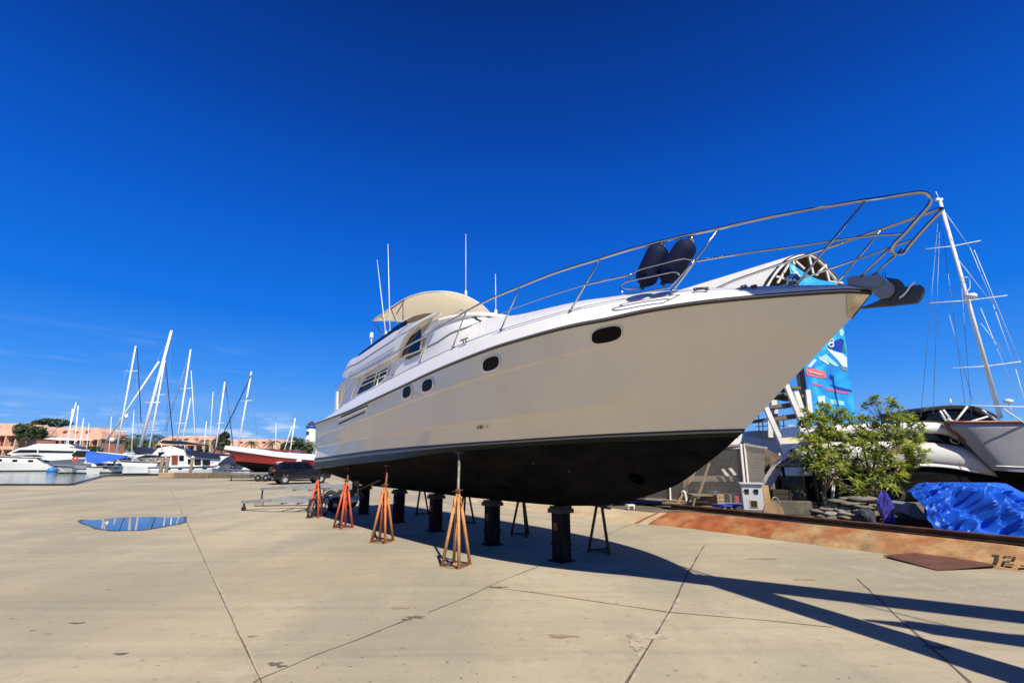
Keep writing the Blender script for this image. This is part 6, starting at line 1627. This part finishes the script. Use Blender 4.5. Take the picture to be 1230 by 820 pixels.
mb = MB(); tp_ = [at_y(x, y, Ya - .5) for x, y in ((103, 541), (120, 542.5), (140, 544), (152, 545.5))]; lo_ = [at_y(x, y, Ya - 1.8) for x, y in ((104, 555), (116, 556.5), (135, 553), (151, 549.5))]
md_ = [p.lerp(q, .5) + Vector((0, -.15, .15 * math.sin(i * 2))) for i, (p, q) in enumerate(zip(tp_, lo_))]
mb.loft([lo_, md_, tp_, [p + Vector((0, 1.3, -1.2)) for p in tp_]], smooth=True); mb.build('boom_tent', M_bluec, s1_)
mb = MB(); mb.tube([at_y(116, 542.8, Ya - .7), at_y(163, 547.5, Ya - .7)], .14, 6); mb.build('boom', M_boatw, s1_)
mb = MB(); c = at_y(90, 551.5, Ya - 1.5); mb.tube([c + Vector((.42 * math.cos(a), 0, .42 * math.sin(a))) for a in [2 * PI * i / 14 for i in range(14)]], .14, 6, closed=True); mb.build('lifebuoy', mat('buoy_red', (.6, .08, .05), .6), s1_)
pslab('sprayhood', [(86, 546), (92, 541), (103, 542), (103, 549), (88, 549)], Ya - .9, 1.6, M_black, s1_)
hull_on(s1_, 100, Ya - 2.2, 5.6, 2.6, .95, PI - .35, M_whull, bowrise=.35)
# tall mast yacht behind
s2_ = sailboat((167, 541), (206, 397), 100, 168, 15, PI + .35, 'sailing boat with the tallest white mast and a long white furled sail', None, .34, cover=M_navyc, cpx=(163, 541, 186, 546, .75), spread=(.45,), extra=(((121, 540), (191, 434), .17, M_alu, 'furled_sail'), ((139, 506), (153, 497), .1, M_alu, 'radar_bracket')))
mb = MB(); mb.lathe([(.1, -.4), (.35, -.3), (.35, .3), (.1, .4)], at_y(135, 528, 99.5), 10); mb.lathe([(.1, -.4), (.3, -.3), (.3, .2), (.1, .3)], at_y(152, 500, 99.5), 10); mb.build('radar_dome', M_boatw, s2_)
sailboat((178, 545), (198, 432.5), 97, 181, 11, PI + .2, 'sailing boat with one spreader mast just right of the tallest mast', None, .17, spread=(.66, .33), extra=(((199, 436), (208, 530), .075, M_navyc, 'furled_sail'),))
sailboat((212, 535), (229, 419.5), 99, 222, 12, PI + .1, 'sailing boat with a tall mast rising behind the trawler cabin', None, .19, spread=(.35, .65), extra=(((199, 517), (226, 430), .04, M_stay, 'shroud'),))
sailboat((218.5, 532), (229, 478), 108, 228, 9, PI + .1, 'sailing boat with a shorter mast close beside the one behind the trawler', None, .15, spread=(.5,), stays=0)
sailboat((235, 535), (229.5, 445), 118, 240, 10, PI, 'sailing boat with a thin pole mast leaning left behind the trawler', None, .10, spread=(), stays=0)
sailboat((245, 537), (248, 506), 125, 246, 8, PI, 'small sailing boat with the shortest mast, behind the trawler', None, .13, spread=(.5,), stays=0)
sailboat((258, 548), (270, 458.5), 94, 258, 11, PI + .1, 'sailing boat with a bare mast beside the upright tree', None, .16, spread=(.5,), extra=(((256, 546), (302, 450), .09, M_navyc, 'furled_sail'),))
sailboat((284, 549), (302, 446), 96, 285, 12, PI + .15, 'sailing boat with navy covers and a mast in front of the last orange building', None, .18, cover=M_navyc, cpx=(268, 551, 296, 555, 1.0), spread=(.30, .68), extra=(((271.5, 464), (281, 546), .06, M_navyc, 'furled_sail'),))
for i, (a, b, lab) in enumerate((((80, 530), (91.5, 483), 'tallest mast of the leftmost cluster, boat hidden'), ((82, 530), (87, 490.5), 'mast just left of the tallest in the leftmost cluster'), ((90, 528), (94, 487), 'mast just right of the tallest in the leftmost cluster'), ((97, 528), (100.5, 502), 'shortest mast at the right of the leftmost cluster'))):
    sailboat(a, b, 128 + 3 * i, a[0] + 4, 9, PI + .1, 'distant sailing boat, ' + lab, None, .17, spread=(.55,), stays=0, extra=((((59, 526), (83, 495), .06, M_stay, 'stay'),) if i == 0 else ()))
sailboat((348, 545), (354.5, 502), 110, 350, 9, PI, 'sailing boat with a white mast left of the lighthouse, taller of two', None, .17, spread=(.5,), stays=0)
sailboat((340, 545), (350.5, 512), 118, 338, 8, PI, 'sailing boat with a leaning mast left of the lighthouse, shorter of two', None, .12, spread=(), stays=0)
# stern view white boat
sb = bthing('moored_motor_boat', 176, 86, 'white motor boat with a navy soft top, moored at the quay beside the two piles', 'motor boat')
hull_on(sb, 177, 86, 6.6, 3.2, 2.0, PI + .55, M_whull, stripe=M_black, tr=.7, bowrise=.5)
pslab('deckhouse', [(160, 549), (165, 546), (186, 545), (195, 548), (195, 551), (160, 551)], 87, 2.5, M_boatw, sb)
pslab('cushion', [(162, 550), (192, 549), (196, 546.5), (175, 546)], 86.5, .8, M_black, sb)
pslab('soft_top', [(160, 543), (164, 536.5), (172, 537.5), (186, 545), (196, 547), (180, 545)], 88, 2, M_navyc, sb)
def day_boat(px, Y, L_, label, top, rz=PI + .4):
    o = bthing('moored_motor_boat', px, Y, label, 'motor boat'); hull_on(o, px, Y, L_, L_ * .32, 1.3, rz, M_whull, bowrise=.6, tr=.75)
    k = L_ / px_m(Y) / 2; yb = 566 - 1.3 / px_m(Y) - 3
    pslab('cabin', [(px - k * .5, yb + 1), (px - k * .2, yb - 8), (px + k * .35, yb - 8.5), (px + k * .45, yb + 1)], Y - .5, 1.8, M_boatw, o)
    pslab('window', [(px - k * .36, yb - 2.5), (px - k * .18, yb - 6.5), (px + k * .3, yb - 6.8), (px + k * .34, yb - 2.8)], Y - .55, .06, M_glass, o)
    pslab('canopy', [(px - k * .1, yb - 12), (px + k * .5, yb - 12.5), (px + k * .55, yb - 11), (px - k * .1, yb - 10.8)], Y - .6, 2.0, top, o)
    for dx in (-.05, .5): mb = MB(); mb.tube([at_y(px + k * dx, yb - 11.5, Y - .5), at_y(px + k * dx, yb, Y - .5)], .04, 5); mb.build('canopy_post', M_steel, o)
day_boat(112, 112, 9, 'white motor boat with a black canopy, moored behind the blue boom tent', M_black)
day_boat(150, 108, 8, 'white motor boat with a white canopy, moored behind the tallest mast foot', M_boatw)
day_boat(70, 120, 10, 'white motor boat with a navy canopy, moored behind the leftmost motor yacht', M_navyc)
day_boat(292, 96, 8, 'white motor boat with a navy canopy, moored behind the red speedboat bow', M_navyc)
for i, (a, b_, Y) in enumerate((((104, 540), (107, 508), 130), ((131, 540), (134, 500), 126), ((331, 545), (331.5, 508), 128), ((158, 540), (161, 492), 124), ((251, 545), (256, 470), 120))):
    sailboat(a, b_, Y, a[0] + 3, 9, PI + .1, 'distant sailing boat with one thin mast, ' + ['rising over the blue boom tent', 'just left of the blue boom tent mast', 'in front of the last orange building', 'between the blue tent boat and the tallest mast', 'left of the mast beside the upright tree'][i], None, .09, spread=(.5,), stays=1)
# trawler
Yt = 84
tw_ = bthing('moored_trawler', 238, Yt, 'white trawler with brown door, dark windows and navy awnings, behind the quay blocks', 'trawler')
hull_on(tw_, 236, Yt, 13.5, 4.2, 1.25, 0.05, M_whull, bowrise=.6)
pslab('saloon', [(203, 546), (232, 544), (275, 548.5), (276, 562), (203, 562)], Yt - 1.2, 2.6, M_boatw, tw_)
pslab('door', [(206, 546.5), (213.5, 546.5), (213, 558), (206, 558)], Yt - 1.3, .12, M_brick, tw_)
for q in ([(215, 546.8), (220.5, 546.8), (220.5, 553), (215, 553)], [(225.5, 551), (229, 551), (229, 557), (225.5, 557)], [(233.5, 551.5), (241, 551.5), (241, 558), (233.5, 558)], [(243, 552), (252, 552.2), (252, 558.5), (243, 558.5)], [(190, 543), (197, 542.5), (196, 548), (191, 548.5)]): pslab('window', q, Yt - 1.32, .1, M_glass, tw_)
pslab('upper_deck', [(182, 546), (190, 538), (205, 535), (222, 541), (222, 546), (204, 548)], Yt - 1.0, 2.6, M_boatw, tw_)
pslab('awning', [(223, 540.5), (232, 542), (245, 544), (262, 545), (264, 551), (232, 549), (223, 544)], Yt - 1.5, 3.0, M_navyc, tw_)
pslab('bimini', [(191, 531), (196, 528.5), (208, 529), (226, 532), (238, 533.5), (238, 534.5), (220, 533.5), (196, 532.5)], Yt - 1.2, 2.8, M_black, tw_)
for a, b in (((193, 532), (195, 540)), ((206, 531), (207, 537)), ((222, 533), (222, 541)), ((258, 550), (259, 561)), ((256, 550), (256.5, 561))): mb = MB(); mb.tube([at_y(a[0], a[1], Yt - 1.1), at_y(b[0], b[1], Yt - 1.1)], .06, 5); mb.build('awning_post', M_boatw, tw_)
# blue covered boat right
cb = bthing('covered_boat', 282, 83, 'small boat under a dark blue cover, left of the red speedboat bow', 'boat')
hull_on(cb, 283, 83, 7, 2.6, .8, PI, M_whull)
mb = MB(); rings = []
for i in range(9):
    u = i / 8; c = at_y(266 + 27 * u, 559 - 2 * math.sin(u * PI), 83); h_ = 1.4 * math.sin(PI * (.15 + .8 * u)); rings.append([c + Vector((0, -1.1 * math.cos(a), h_ * math.sin(a))) for a in [PI * k / 8 for k in range(9)]])
mb.loft(rings, smooth=True, caps=True); mb.build('cover', M_navyc, cb)
# small blue kayak and dinghies afloat
ky = MB(); rings = []
for i in range(9):
    u = i / 8; w_ = math.sin(PI * u) ** .6; c = at_y(57 + 11 * u, 564.3, 100); rings.append([Vector((c.x, 100 + .9 * w_ * math.cos(a), ZW + .12 + .75 * w_ * math.sin(a) * (1 if math.sin(a) > 0 else .4))) for a in [2 * PI * k / 10 for k in range(10)]])
ky.loft(rings, closed=True, caps=True, smooth=True); tag(ky.build('dinghy', mat('dinghy_blue', (.02, .20, .60), .4)), 'bright blue dinghy floating under the stern of the left motor yacht', 'dinghy')
kd = thing('dinghy', at_y(74, 566, 99), 'dark purple dinghy beside the bright blue one', 'dinghy'); mb = MB(); mb.tube([at_y(70, 564.5, 99), at_y(74, 564.6, 99), at_y(79, 564.2, 99)], .45, 8); mb.build('tube', mat('dinghy_purple', (.06, .04, .20), .5), kd)
mb = MB(); mb.tube([at_y(71, 563.5, 99.4), at_y(78, 561, 99.4)], .2, 6); mb.build('outboard', M_black, kd)
# quay blocks, piles
M_blk = [mat('tan_block', (.44, .32, .19), .9, var=.2), mat('brown_block', (.20, .15, .10), .9, var=.3), mat('dark_block', (.15, .12, .085), .9, var=.3)]
for i, (x0, x1, k, lab) in enumerate(((190.5, 206, 0, 'short tan concrete block on the quay edge at the foot of the two piles'), (206.3, 250, 1, 'long brown concrete block on the quay, the left one'), (250.3, 300, 2, 'long dark brown concrete block on the quay, the right one'))):
    p, q = at_z(x0, 574, 0), at_z(x1, 574.2, 0); top_ = at_y((x0 + x1) / 2, 567.5, p.y).z
    mb = MB(); mb.bbox((p + q) / 2 + Vector((0, .5, top_ / 2)), ((q - p).length - .06, 1.0, top_), math.atan2(q.y - p.y, q.x - p.x), .05); tag(mb.build('quay_block', M_blk[k]), lab, 'concrete block', 'blocks along the quay')
for i, (x, yt, yb) in enumerate(((194.5, 548, 568), (201, 548, 568), (230, 550, 567))):
    Yp = 62 if i < 2 else 70; p = at_y(x - 1.6, yb, Yp); q = at_y(x + 1.5, yt, Yp); pl_ = thing('mooring_pile', Vector((p.x, Yp, -.5)), ['timber mooring pile with white cap, left of a pair by the tan block', 'timber mooring pile with white cap, right of a pair by the tan block', 'timber mooring pile with white cap in front of the trawler windows'][i], 'pile', 'mooring piles at the quay')
    mb = MB(); mb.tube([Vector((p.x, Yp, -1.5)), q], .20, 8); mb.build('post', mat('pile_timber', (.22, .18, .13), .9, var=.3) if 'pile_timber' not in bpy.data.materials else bpy.data.materials['pile_timber'], pl_)
    mb = MB(); mb.lathe([(.26, 0), (.26, .1), (.05, .3), (0, .31)], q, 10); mb.build('cap', M_boatw, pl_)

# ------------------------------------------------------------------ red speedboat on its trailer
Yr = 46.5
rs_ = thing('speedboat', at_z(335, 578), 'red speedboat with white topsides and maroon bimini, standing on a trailer', 'speedboat')
M_red = mat('red_gelcoat', (.36, .018, .02), .22, coat=.4)
mb, rr_ = hull_mesh(7.4, 2.6, 1.15, .75, bowrise=.4, rake=.20, flare=.2)
def red_local(mb): return local(mb, 332, Yr, PI + .06, 1.30, R(-4.0))
red_local(mb); mb.build('hull', [M_red, M_anti, M_anti, M_deckw], rs_)
mb = MB()
for side in (1, -1):
    mb.loft([[Vector((q[5].x, side * (q[5].y + .015), q[5].z - .34 + .12 * i / 22)) for i, q in enumerate(rr_)], [Vector((q[5].x * 1.005, side * (q[5].y + .03), q[5].z - .10)) for q in rr_], [Vector((q[5].x, side * max(0, q[5].y - .05), q[5].z + .16)) for q in rr_]], smooth=True)
mb.loft([[Vector((q[5].x, side * max(0, q[5].y - .05), q[5].z + .16)) for q in rr_] for side in (1, -1)])
red_local(mb); mb.build('topsides', M_boatw, rs_)
pslab('windscreen', [(327, 546), (335, 544), (352, 547), (358, 551), (340, 549.5)], Yr - 1.0, 1.8, M_glass, rs_)
pslab('cockpit_cover', [(297, 543.5), (302, 542), (330, 542.5), (331, 544), (305, 544.5)], Yr - .7, 1.4, M_black, rs_)
pslab('bimini', [(317, 541.8), (327, 540), (345, 539.8), (359, 541.8), (359, 542.8), (345, 541.8), (327, 542.2)], Yr - 1.0, 2.0, mat('maroon_canvas', (.22, .03, .025), .8), rs_)
for a, b in (((320, 542), (330, 547)), ((334, 541), (338, 548)), ((352, 541.5), (350, 549)), ((357, 542), (356, 551))): mb = MB(); mb.tube([at_y(*a, Yr - .9), at_y(*b, Yr - .9)], .025, 5); mb.build('bimini_frame', M_steel, rs_)
pslab('arch', [(354, 555), (362, 546), (364.5, 546.5), (361, 556)], Yr - 1.1, 2.0, M_boatw, rs_)
pslab('engine_cover', [(366, 549), (372, 549), (374, 560), (367, 560)], Yr - .5, 1.0, M_boatw, rs_)
def trailer(name, label, Yf, x0, x1, zf, wheels, rails=(-.8, .8), leg=None):
    a, b = at_y(x0, 570, Yf), at_y(x1, 570, Yf); t = thing(name, Vector(((a.x + b.x) / 2, Yf, 0)), label, 'trailer', 'boat trailers on the slab')
    for dy in rails:
        mb = MB(); mb.box(((a.x + b.x) / 2, Yf + dy, zf), (b.x - a.x, .09, .16)); mb.build('side_rail', M_galv, t)
    for k in range(5):
        x = a.x + (b.x - a.x) * (k + .5) / 5; mb = MB(); mb.box((x, Yf, zf - .11), (.09, rails[1] - rails[0] + .1, .10)); mb.build('cross_member', M_galv, t)
    for wx in wheels:
        w0 = at_y(wx, 570, Yf).x
        for dy in (rails[0] - .2, rails[1] + .2):
            wb_ = MB(); wb_.lathe([(.12, -.09), (.27, -.10), (.31, -.06), (.31, .06), (.27, .10), (.12, .09)], (w0, Yf + dy, .31), 16, M=Matrix.Rotation(PI / 2, 3, 'X'), caps=False); wo = wb_.build('wheel', M_tyre, t)
            hb2 = MB(); hb2.lathe([(0, -.07), (.13, -.07), (.15, 0), (.13, .07), (0, .07)], (w0, Yf + dy, .31), 12, M=Matrix.Rotation(PI / 2, 3, 'X')); hb2.build('rim', M_galv, wo)
        mb = MB(); mb.box((w0, Yf, .31), (.08, rails[1] - rails[0] + .5, .08)); mb.build('axle', M_galv, t)
    tg = MB(); tg.bar((a.x, Yf + rails[0], zf), (a.x - 1.6, Yf, zf - .12), .09, .12); tg.bar((a.x, Yf + rails[1], zf), (a.x - 1.6, Yf, zf - .12), .09, .12); tg.build('drawbar', M_galv, t)
    lg = MB(); lg.tube([(a.x - 1.5, Yf, zf - .1), (a.x - 1.5, Yf, .1)], .035, 6); lg.lathe([(.03, -.04), (.09, -.03), (.09, .03), (.03, .04)], (a.x - 1.5, Yf, .09), 12, M=Matrix.Rotation(PI / 2, 3, 'X')); lg.build('jockey_wheel', M_tyre, t)
    return t
M_galv = mat('galvanised_steel', (.42, .42, .40), .5, .55, var=.2, vscale=4)
M_tyre = mat('tyre_rubber', (.018, .018, .018), .85)
tr1 = trailer('boat_trailer', 'galvanised trailer carrying the red speedboat, behind the black car', Yr, 298, 366, .72, (317, 326))
for x in (306, 350):
    mb = MB(); c = at_y(x, 570, Yr); mb.box((c.x, Yr, .86), (.14, 1.5, .2)); mb.build('bunk', M_tyre, tr1)
trailer('boat_trailer', 'empty aluminium trailer with long rails, passing behind the yacht stern', 25.5, 353, 440, .72, (408, 420))
trailer('boat_trailer', 'low empty aluminium trailer nearest the camera, partly behind the bicycle', 21.3, 340, 432, .46, (415,), rails=(-.7, .7))
tb_ = at_z(311, 607); mb = MB(); mb.box(tb_ + Vector((0, 0, .08)), (.34, .22, .16), .2); mb.box(tb_ + Vector((.02, 0, .20)), (.26, .2, .07), .1); tag(mb.build('wooden_block', M_wood), 'small stack of wooden blocks on the slab beside the low trailer drawbar', 'wooden blocks')
mb = MB(); q = at_z(318, 608); mb.bar(q + Vector((-.5, .05, .02)), q + Vector((2.4, .45, .02)), .07, .035); tag(mb.build('timber_strip', M_timber_dark), 'dark timber strip lying on the slab behind the wooden blocks', 'timber')

# ------------------------------------------------------------------ black car
cc = at_z(360, 580.5); car = thing('parked_car', cc, 'black off-road car parked in front of the red speedboat', 'car')
RZ = R(38)
def cl_(mb): return xf(mb, place(cc, RZ))
M_car = mat('black_car_paint', (.008, .008, .010), .15, coat=.6)
prof = [(-2.2, .45), (-2.28, .62), (-2.25, 1.0), (-2.12, 1.15), (-1.92, 1.72), (-1.6, 1.80), (.1, 1.80), (.35, 1.74), (.95, 1.18), (1.95, 1.06), (2.18, .92), (2.25, .60), (2.15, .42), (1.82, .40), (1.75, .65), (1.55, .80), (1.3, .80), (1.08, .65), (1.0, .40), (-.98, .40), (-1.06, .65), (-1.28, .80), (-1.52, .80), (-1.74, .65), (-1.82, .42)]
def tum(z): return .92 - .16 * max(0, (z - 1.1) / .7)
mb = MB(); ls = [Vector((x, tum(z), z)) for x, z in prof]; rs2 = [Vector((x, -tum(z), z)) for x, z in prof]
mb.loft([ls, rs2], closed=True); mb.add(ls, [tuple(range(len(ls)))]); mb.add(rs2, [tuple(range(len(rs2)))[::-1]]); cl_(mb); mb.build('body', M_car, car, sharp=30)
for sg in (1, -1):
    for q in ([(-1.85, 1.2), (-1.05, 1.2), (-1.05, 1.68), (-1.68, 1.68)], [(-.98, 1.2), (-.15, 1.2), (-.15, 1.68), (-.98, 1.68)], [(-.08, 1.2), (.72, 1.2), (.30, 1.66), (-.08, 1.68)]):
        mb = MB(); mb.slab([Vector((x, sg * (tum(z) + .006), z)) for x, z in q], Vector((0, sg * -.02, 0))); cl_(mb); mb.build('side_window', M_glass, car)
    mb = MB(); mb.box((-2.2, sg * .80, 1.0), (.12, .16, .30)); cl_(mb); mb.build('tail_light', mat('tail_red', (.30, .01, .01), .2) if 'tail_red' not in bpy.data.materials else bpy.data.materials['tail_red'], car)
    for x in (-1.4, 1.42):
        mb = MB(); mb.lathe([(.2, -.12), (.34, -.12), (.38, -.08), (.38, .08), (.34, .12), (.2, .12)], (x, sg * .80, .38), 20, M=Matrix.Rotation(PI / 2, 3, 'X'), caps=False); cl_(mb); wo = mb.build('wheel', M_tyre, car)
        mb = MB(); mb.lathe([(0, -.08), (.08, -.10), (.18, -.085), (.225, -.115), (.225, .115), (.18, .085), (.08, .10), (0, .08)], (x, sg * .80, .38), 14, M=Matrix.Rotation(PI / 2, 3, 'X')); cl_(mb); mb.build('rim', M_galv, wo)
mb = MB(); mb.slab([Vector((-2.12, -.7, 1.2)), Vector((-2.12, .7, 1.2)), Vector((-1.955, .62, 1.66)), Vector((-1.955, -.62, 1.66))], Vector((-.015, 0, 0))); cl_(mb); mb.build('rear_window', M_glass, car)
mb = MB(); mb.box((-2.28, 0, .58), (.16, 1.75, .2)); cl_(mb); mb.build('bumper', M_black, car)
mb = MB(); mb.box((-2.37, .1, .62), (.02, .5, .14)); cl_(mb); mb.build('number_plate', M_boatw, car)
mb = MB(); mb.lathe([(.05, -.1), (.34, -.1), (.38, -.05), (.38, .06), (.3, .1)], (-2.36, -.1, 1.02), 18, M=Matrix.Rotation(PI / 2, 3, 'Y')); cl_(mb); mb.build('spare_wheel', M_tyre, car)

# ------------------------------------------------------------------ bicycle leaning behind the last stand
bw0, bw1 = at_z(374, 621.5), at_z(394, 616.5); bd = (bw1 - bw0); bl = bd.length; 
if bl > 1.25: bw1 = bw0 + bd * (1.08 / bl)
bike = thing('bicycle', (bw0 + bw1) / 2, 'black bicycle standing behind the sternmost orange stand', 'bicycle'); ex = (bw1 - bw0).normalized(); Wb = (bw1 - bw0).length; ez = Vector((0, 0, 1)); M_bike = mat('bike_black', (.015, .015, .016), .4)
def BP(x, z): return bw0 + ex * x + ez * z
for x in (0, Wb):
    mb = MB(); mb.tube([BP(x + .32 * math.cos(a), .335 + .32 * math.sin(a)) for a in [2 * PI * i / 24 for i in range(24)]], .028, 6, closed=True); wo = mb.build('wheel', M_tyre, bike)
    mb = MB()
    for i in range(10): a = PI * i / 10; mb.tube([BP(x - .3 * math.cos(a), .335 - .3 * math.sin(a)), BP(x + .3 * math.cos(a), .335 + .3 * math.sin(a))], .004, 3)
    mb.build('spokes', M_galv, wo)
mb = MB()
for a, b in (((0, .335), (.40, .30)), ((0, .335), (.28, .74)), ((.40, .30), (.28, .74)), ((.40, .30), (Wb - .24, .72)), ((.29, .72), (Wb - .25, .80)), ((Wb - .26, .86), (Wb, .335)), ((Wb - .26, .86), (Wb - .29, .98)), ((.28, .74), (.25, .88))): mb.tube([BP(*a), BP(*b)], .018, 6)
mb.build('frame', M_bike, bike)
sd2 = Vector((-ex.y, ex.x, 0)); mb = MB(); mb.tube([BP(Wb - .34, 1.0) + sd2 * .3, BP(Wb - .28, .99) + sd2 * .1, BP(Wb - .28, .99) - sd2 * .1, BP(Wb - .34, 1.0) - sd2 * .3], .014, 6); mb.build('handlebar', M_bike, bike)
mb = MB(); mb.box(BP(.24, .90), (.26, .13, .06), math.atan2(ex.y, ex.x)); mb.build('saddle', M_bike, bike)
mb = MB(); mb.lathe([(0, -.01), (.1, -.01), (.1, .01), (0, .01)], BP(.40, .30), 14, M=Matrix.Rotation(PI / 2, 3, 'X') ); mb.build('chainring', M_galv, bike)
# ------------------------------------------------------------------ boat hoist standing behind the camera (its shadow falls on the bow and the slab)
ho = thing('boat_hoist', Vector((3.04 * H, 1.4 * H, 0)), 'tall blue travelling boat hoist whose leg and beam shadow the bow', 'boat hoist')
M_hoist = mat('hoist_blue', (.03, .12, .30), .45, var=.15, dirt=(.15, .08, .05), dscale=1.0, damt=.3)
hz = 4 * H
bdir = Vector((.866, -.5, 0)); c0 = Vector((3.04 * H, 1.4 * H, 0)); foot = Vector((2.866 * H, 1.387 * H, 0))
mb = MB(); mb.bar(foot + Vector((0, 0, .9)), c0 + Vector((0, 0, hz)), .46, .46); mb.build('leg', M_hoist, ho)
far = c0 + bdir * 5.2 * H
mb = MB(); mb.bar(Vector((far.x, far.y, .9)), far + Vector((0, 0, hz)), .46, .46); mb.build('leg', M_hoist, ho)
mb = MB(); mb.bar(c0 + bdir * -.85 * H + Vector((0, 0, hz)), far + bdir * .5 + Vector((0, 0, hz)), .5, .62); mb.build('top_beam', M_hoist, ho)
mb = MB(); lo = Vector((3.26 * H, 1.15 * H, 3 * H)); mb.tube([lo, lo + bdir * .25 * H], .05, 6, r2=.18); mb.bar(lo + bdir * .25 * H, lo + bdir * 3.2 * H, .36, .36); mb.bar(lo + bdir * .45 * H, lo + bdir * 1.1 * H + Vector((0, 0, .6)), .12, .2); mb.build('sling_spreader', M_hoist, ho)
for f in (.6, 2.6): 
    mb = MB(); mb.tube([lo + bdir * f * H + Vector((0, 0, .15)), c0 + bdir * (f + .1) * H + Vector((0, 0, hz - .3))], .02, 5); mb.build('wire_rope', M_stay, ho)
for q in (foot, Vector((far.x, far.y, 0))):
    mb = MB(); mb.box(q + Vector((0, 0, .82)), (.7, .7, .25), math.atan2(bdir.y, bdir.x)); mb.build('axle_box', M_hoist, ho)
    for sgn in (1, -1):
        mb = MB(); mb.lathe([(.15, -.16), (.42, -.18), (.48, -.1), (.48, .1), (.42, .18), (.15, .16)], q + bdir * .38 * sgn + Vector((0, 0, .48)), 20, M=Matrix.Rotation(math.atan2(bdir.y, bdir.x), 3, 'Z') @ Matrix.Rotation(PI / 2, 3, 'Y')); mb.build('wheel', M_tyre, ho)
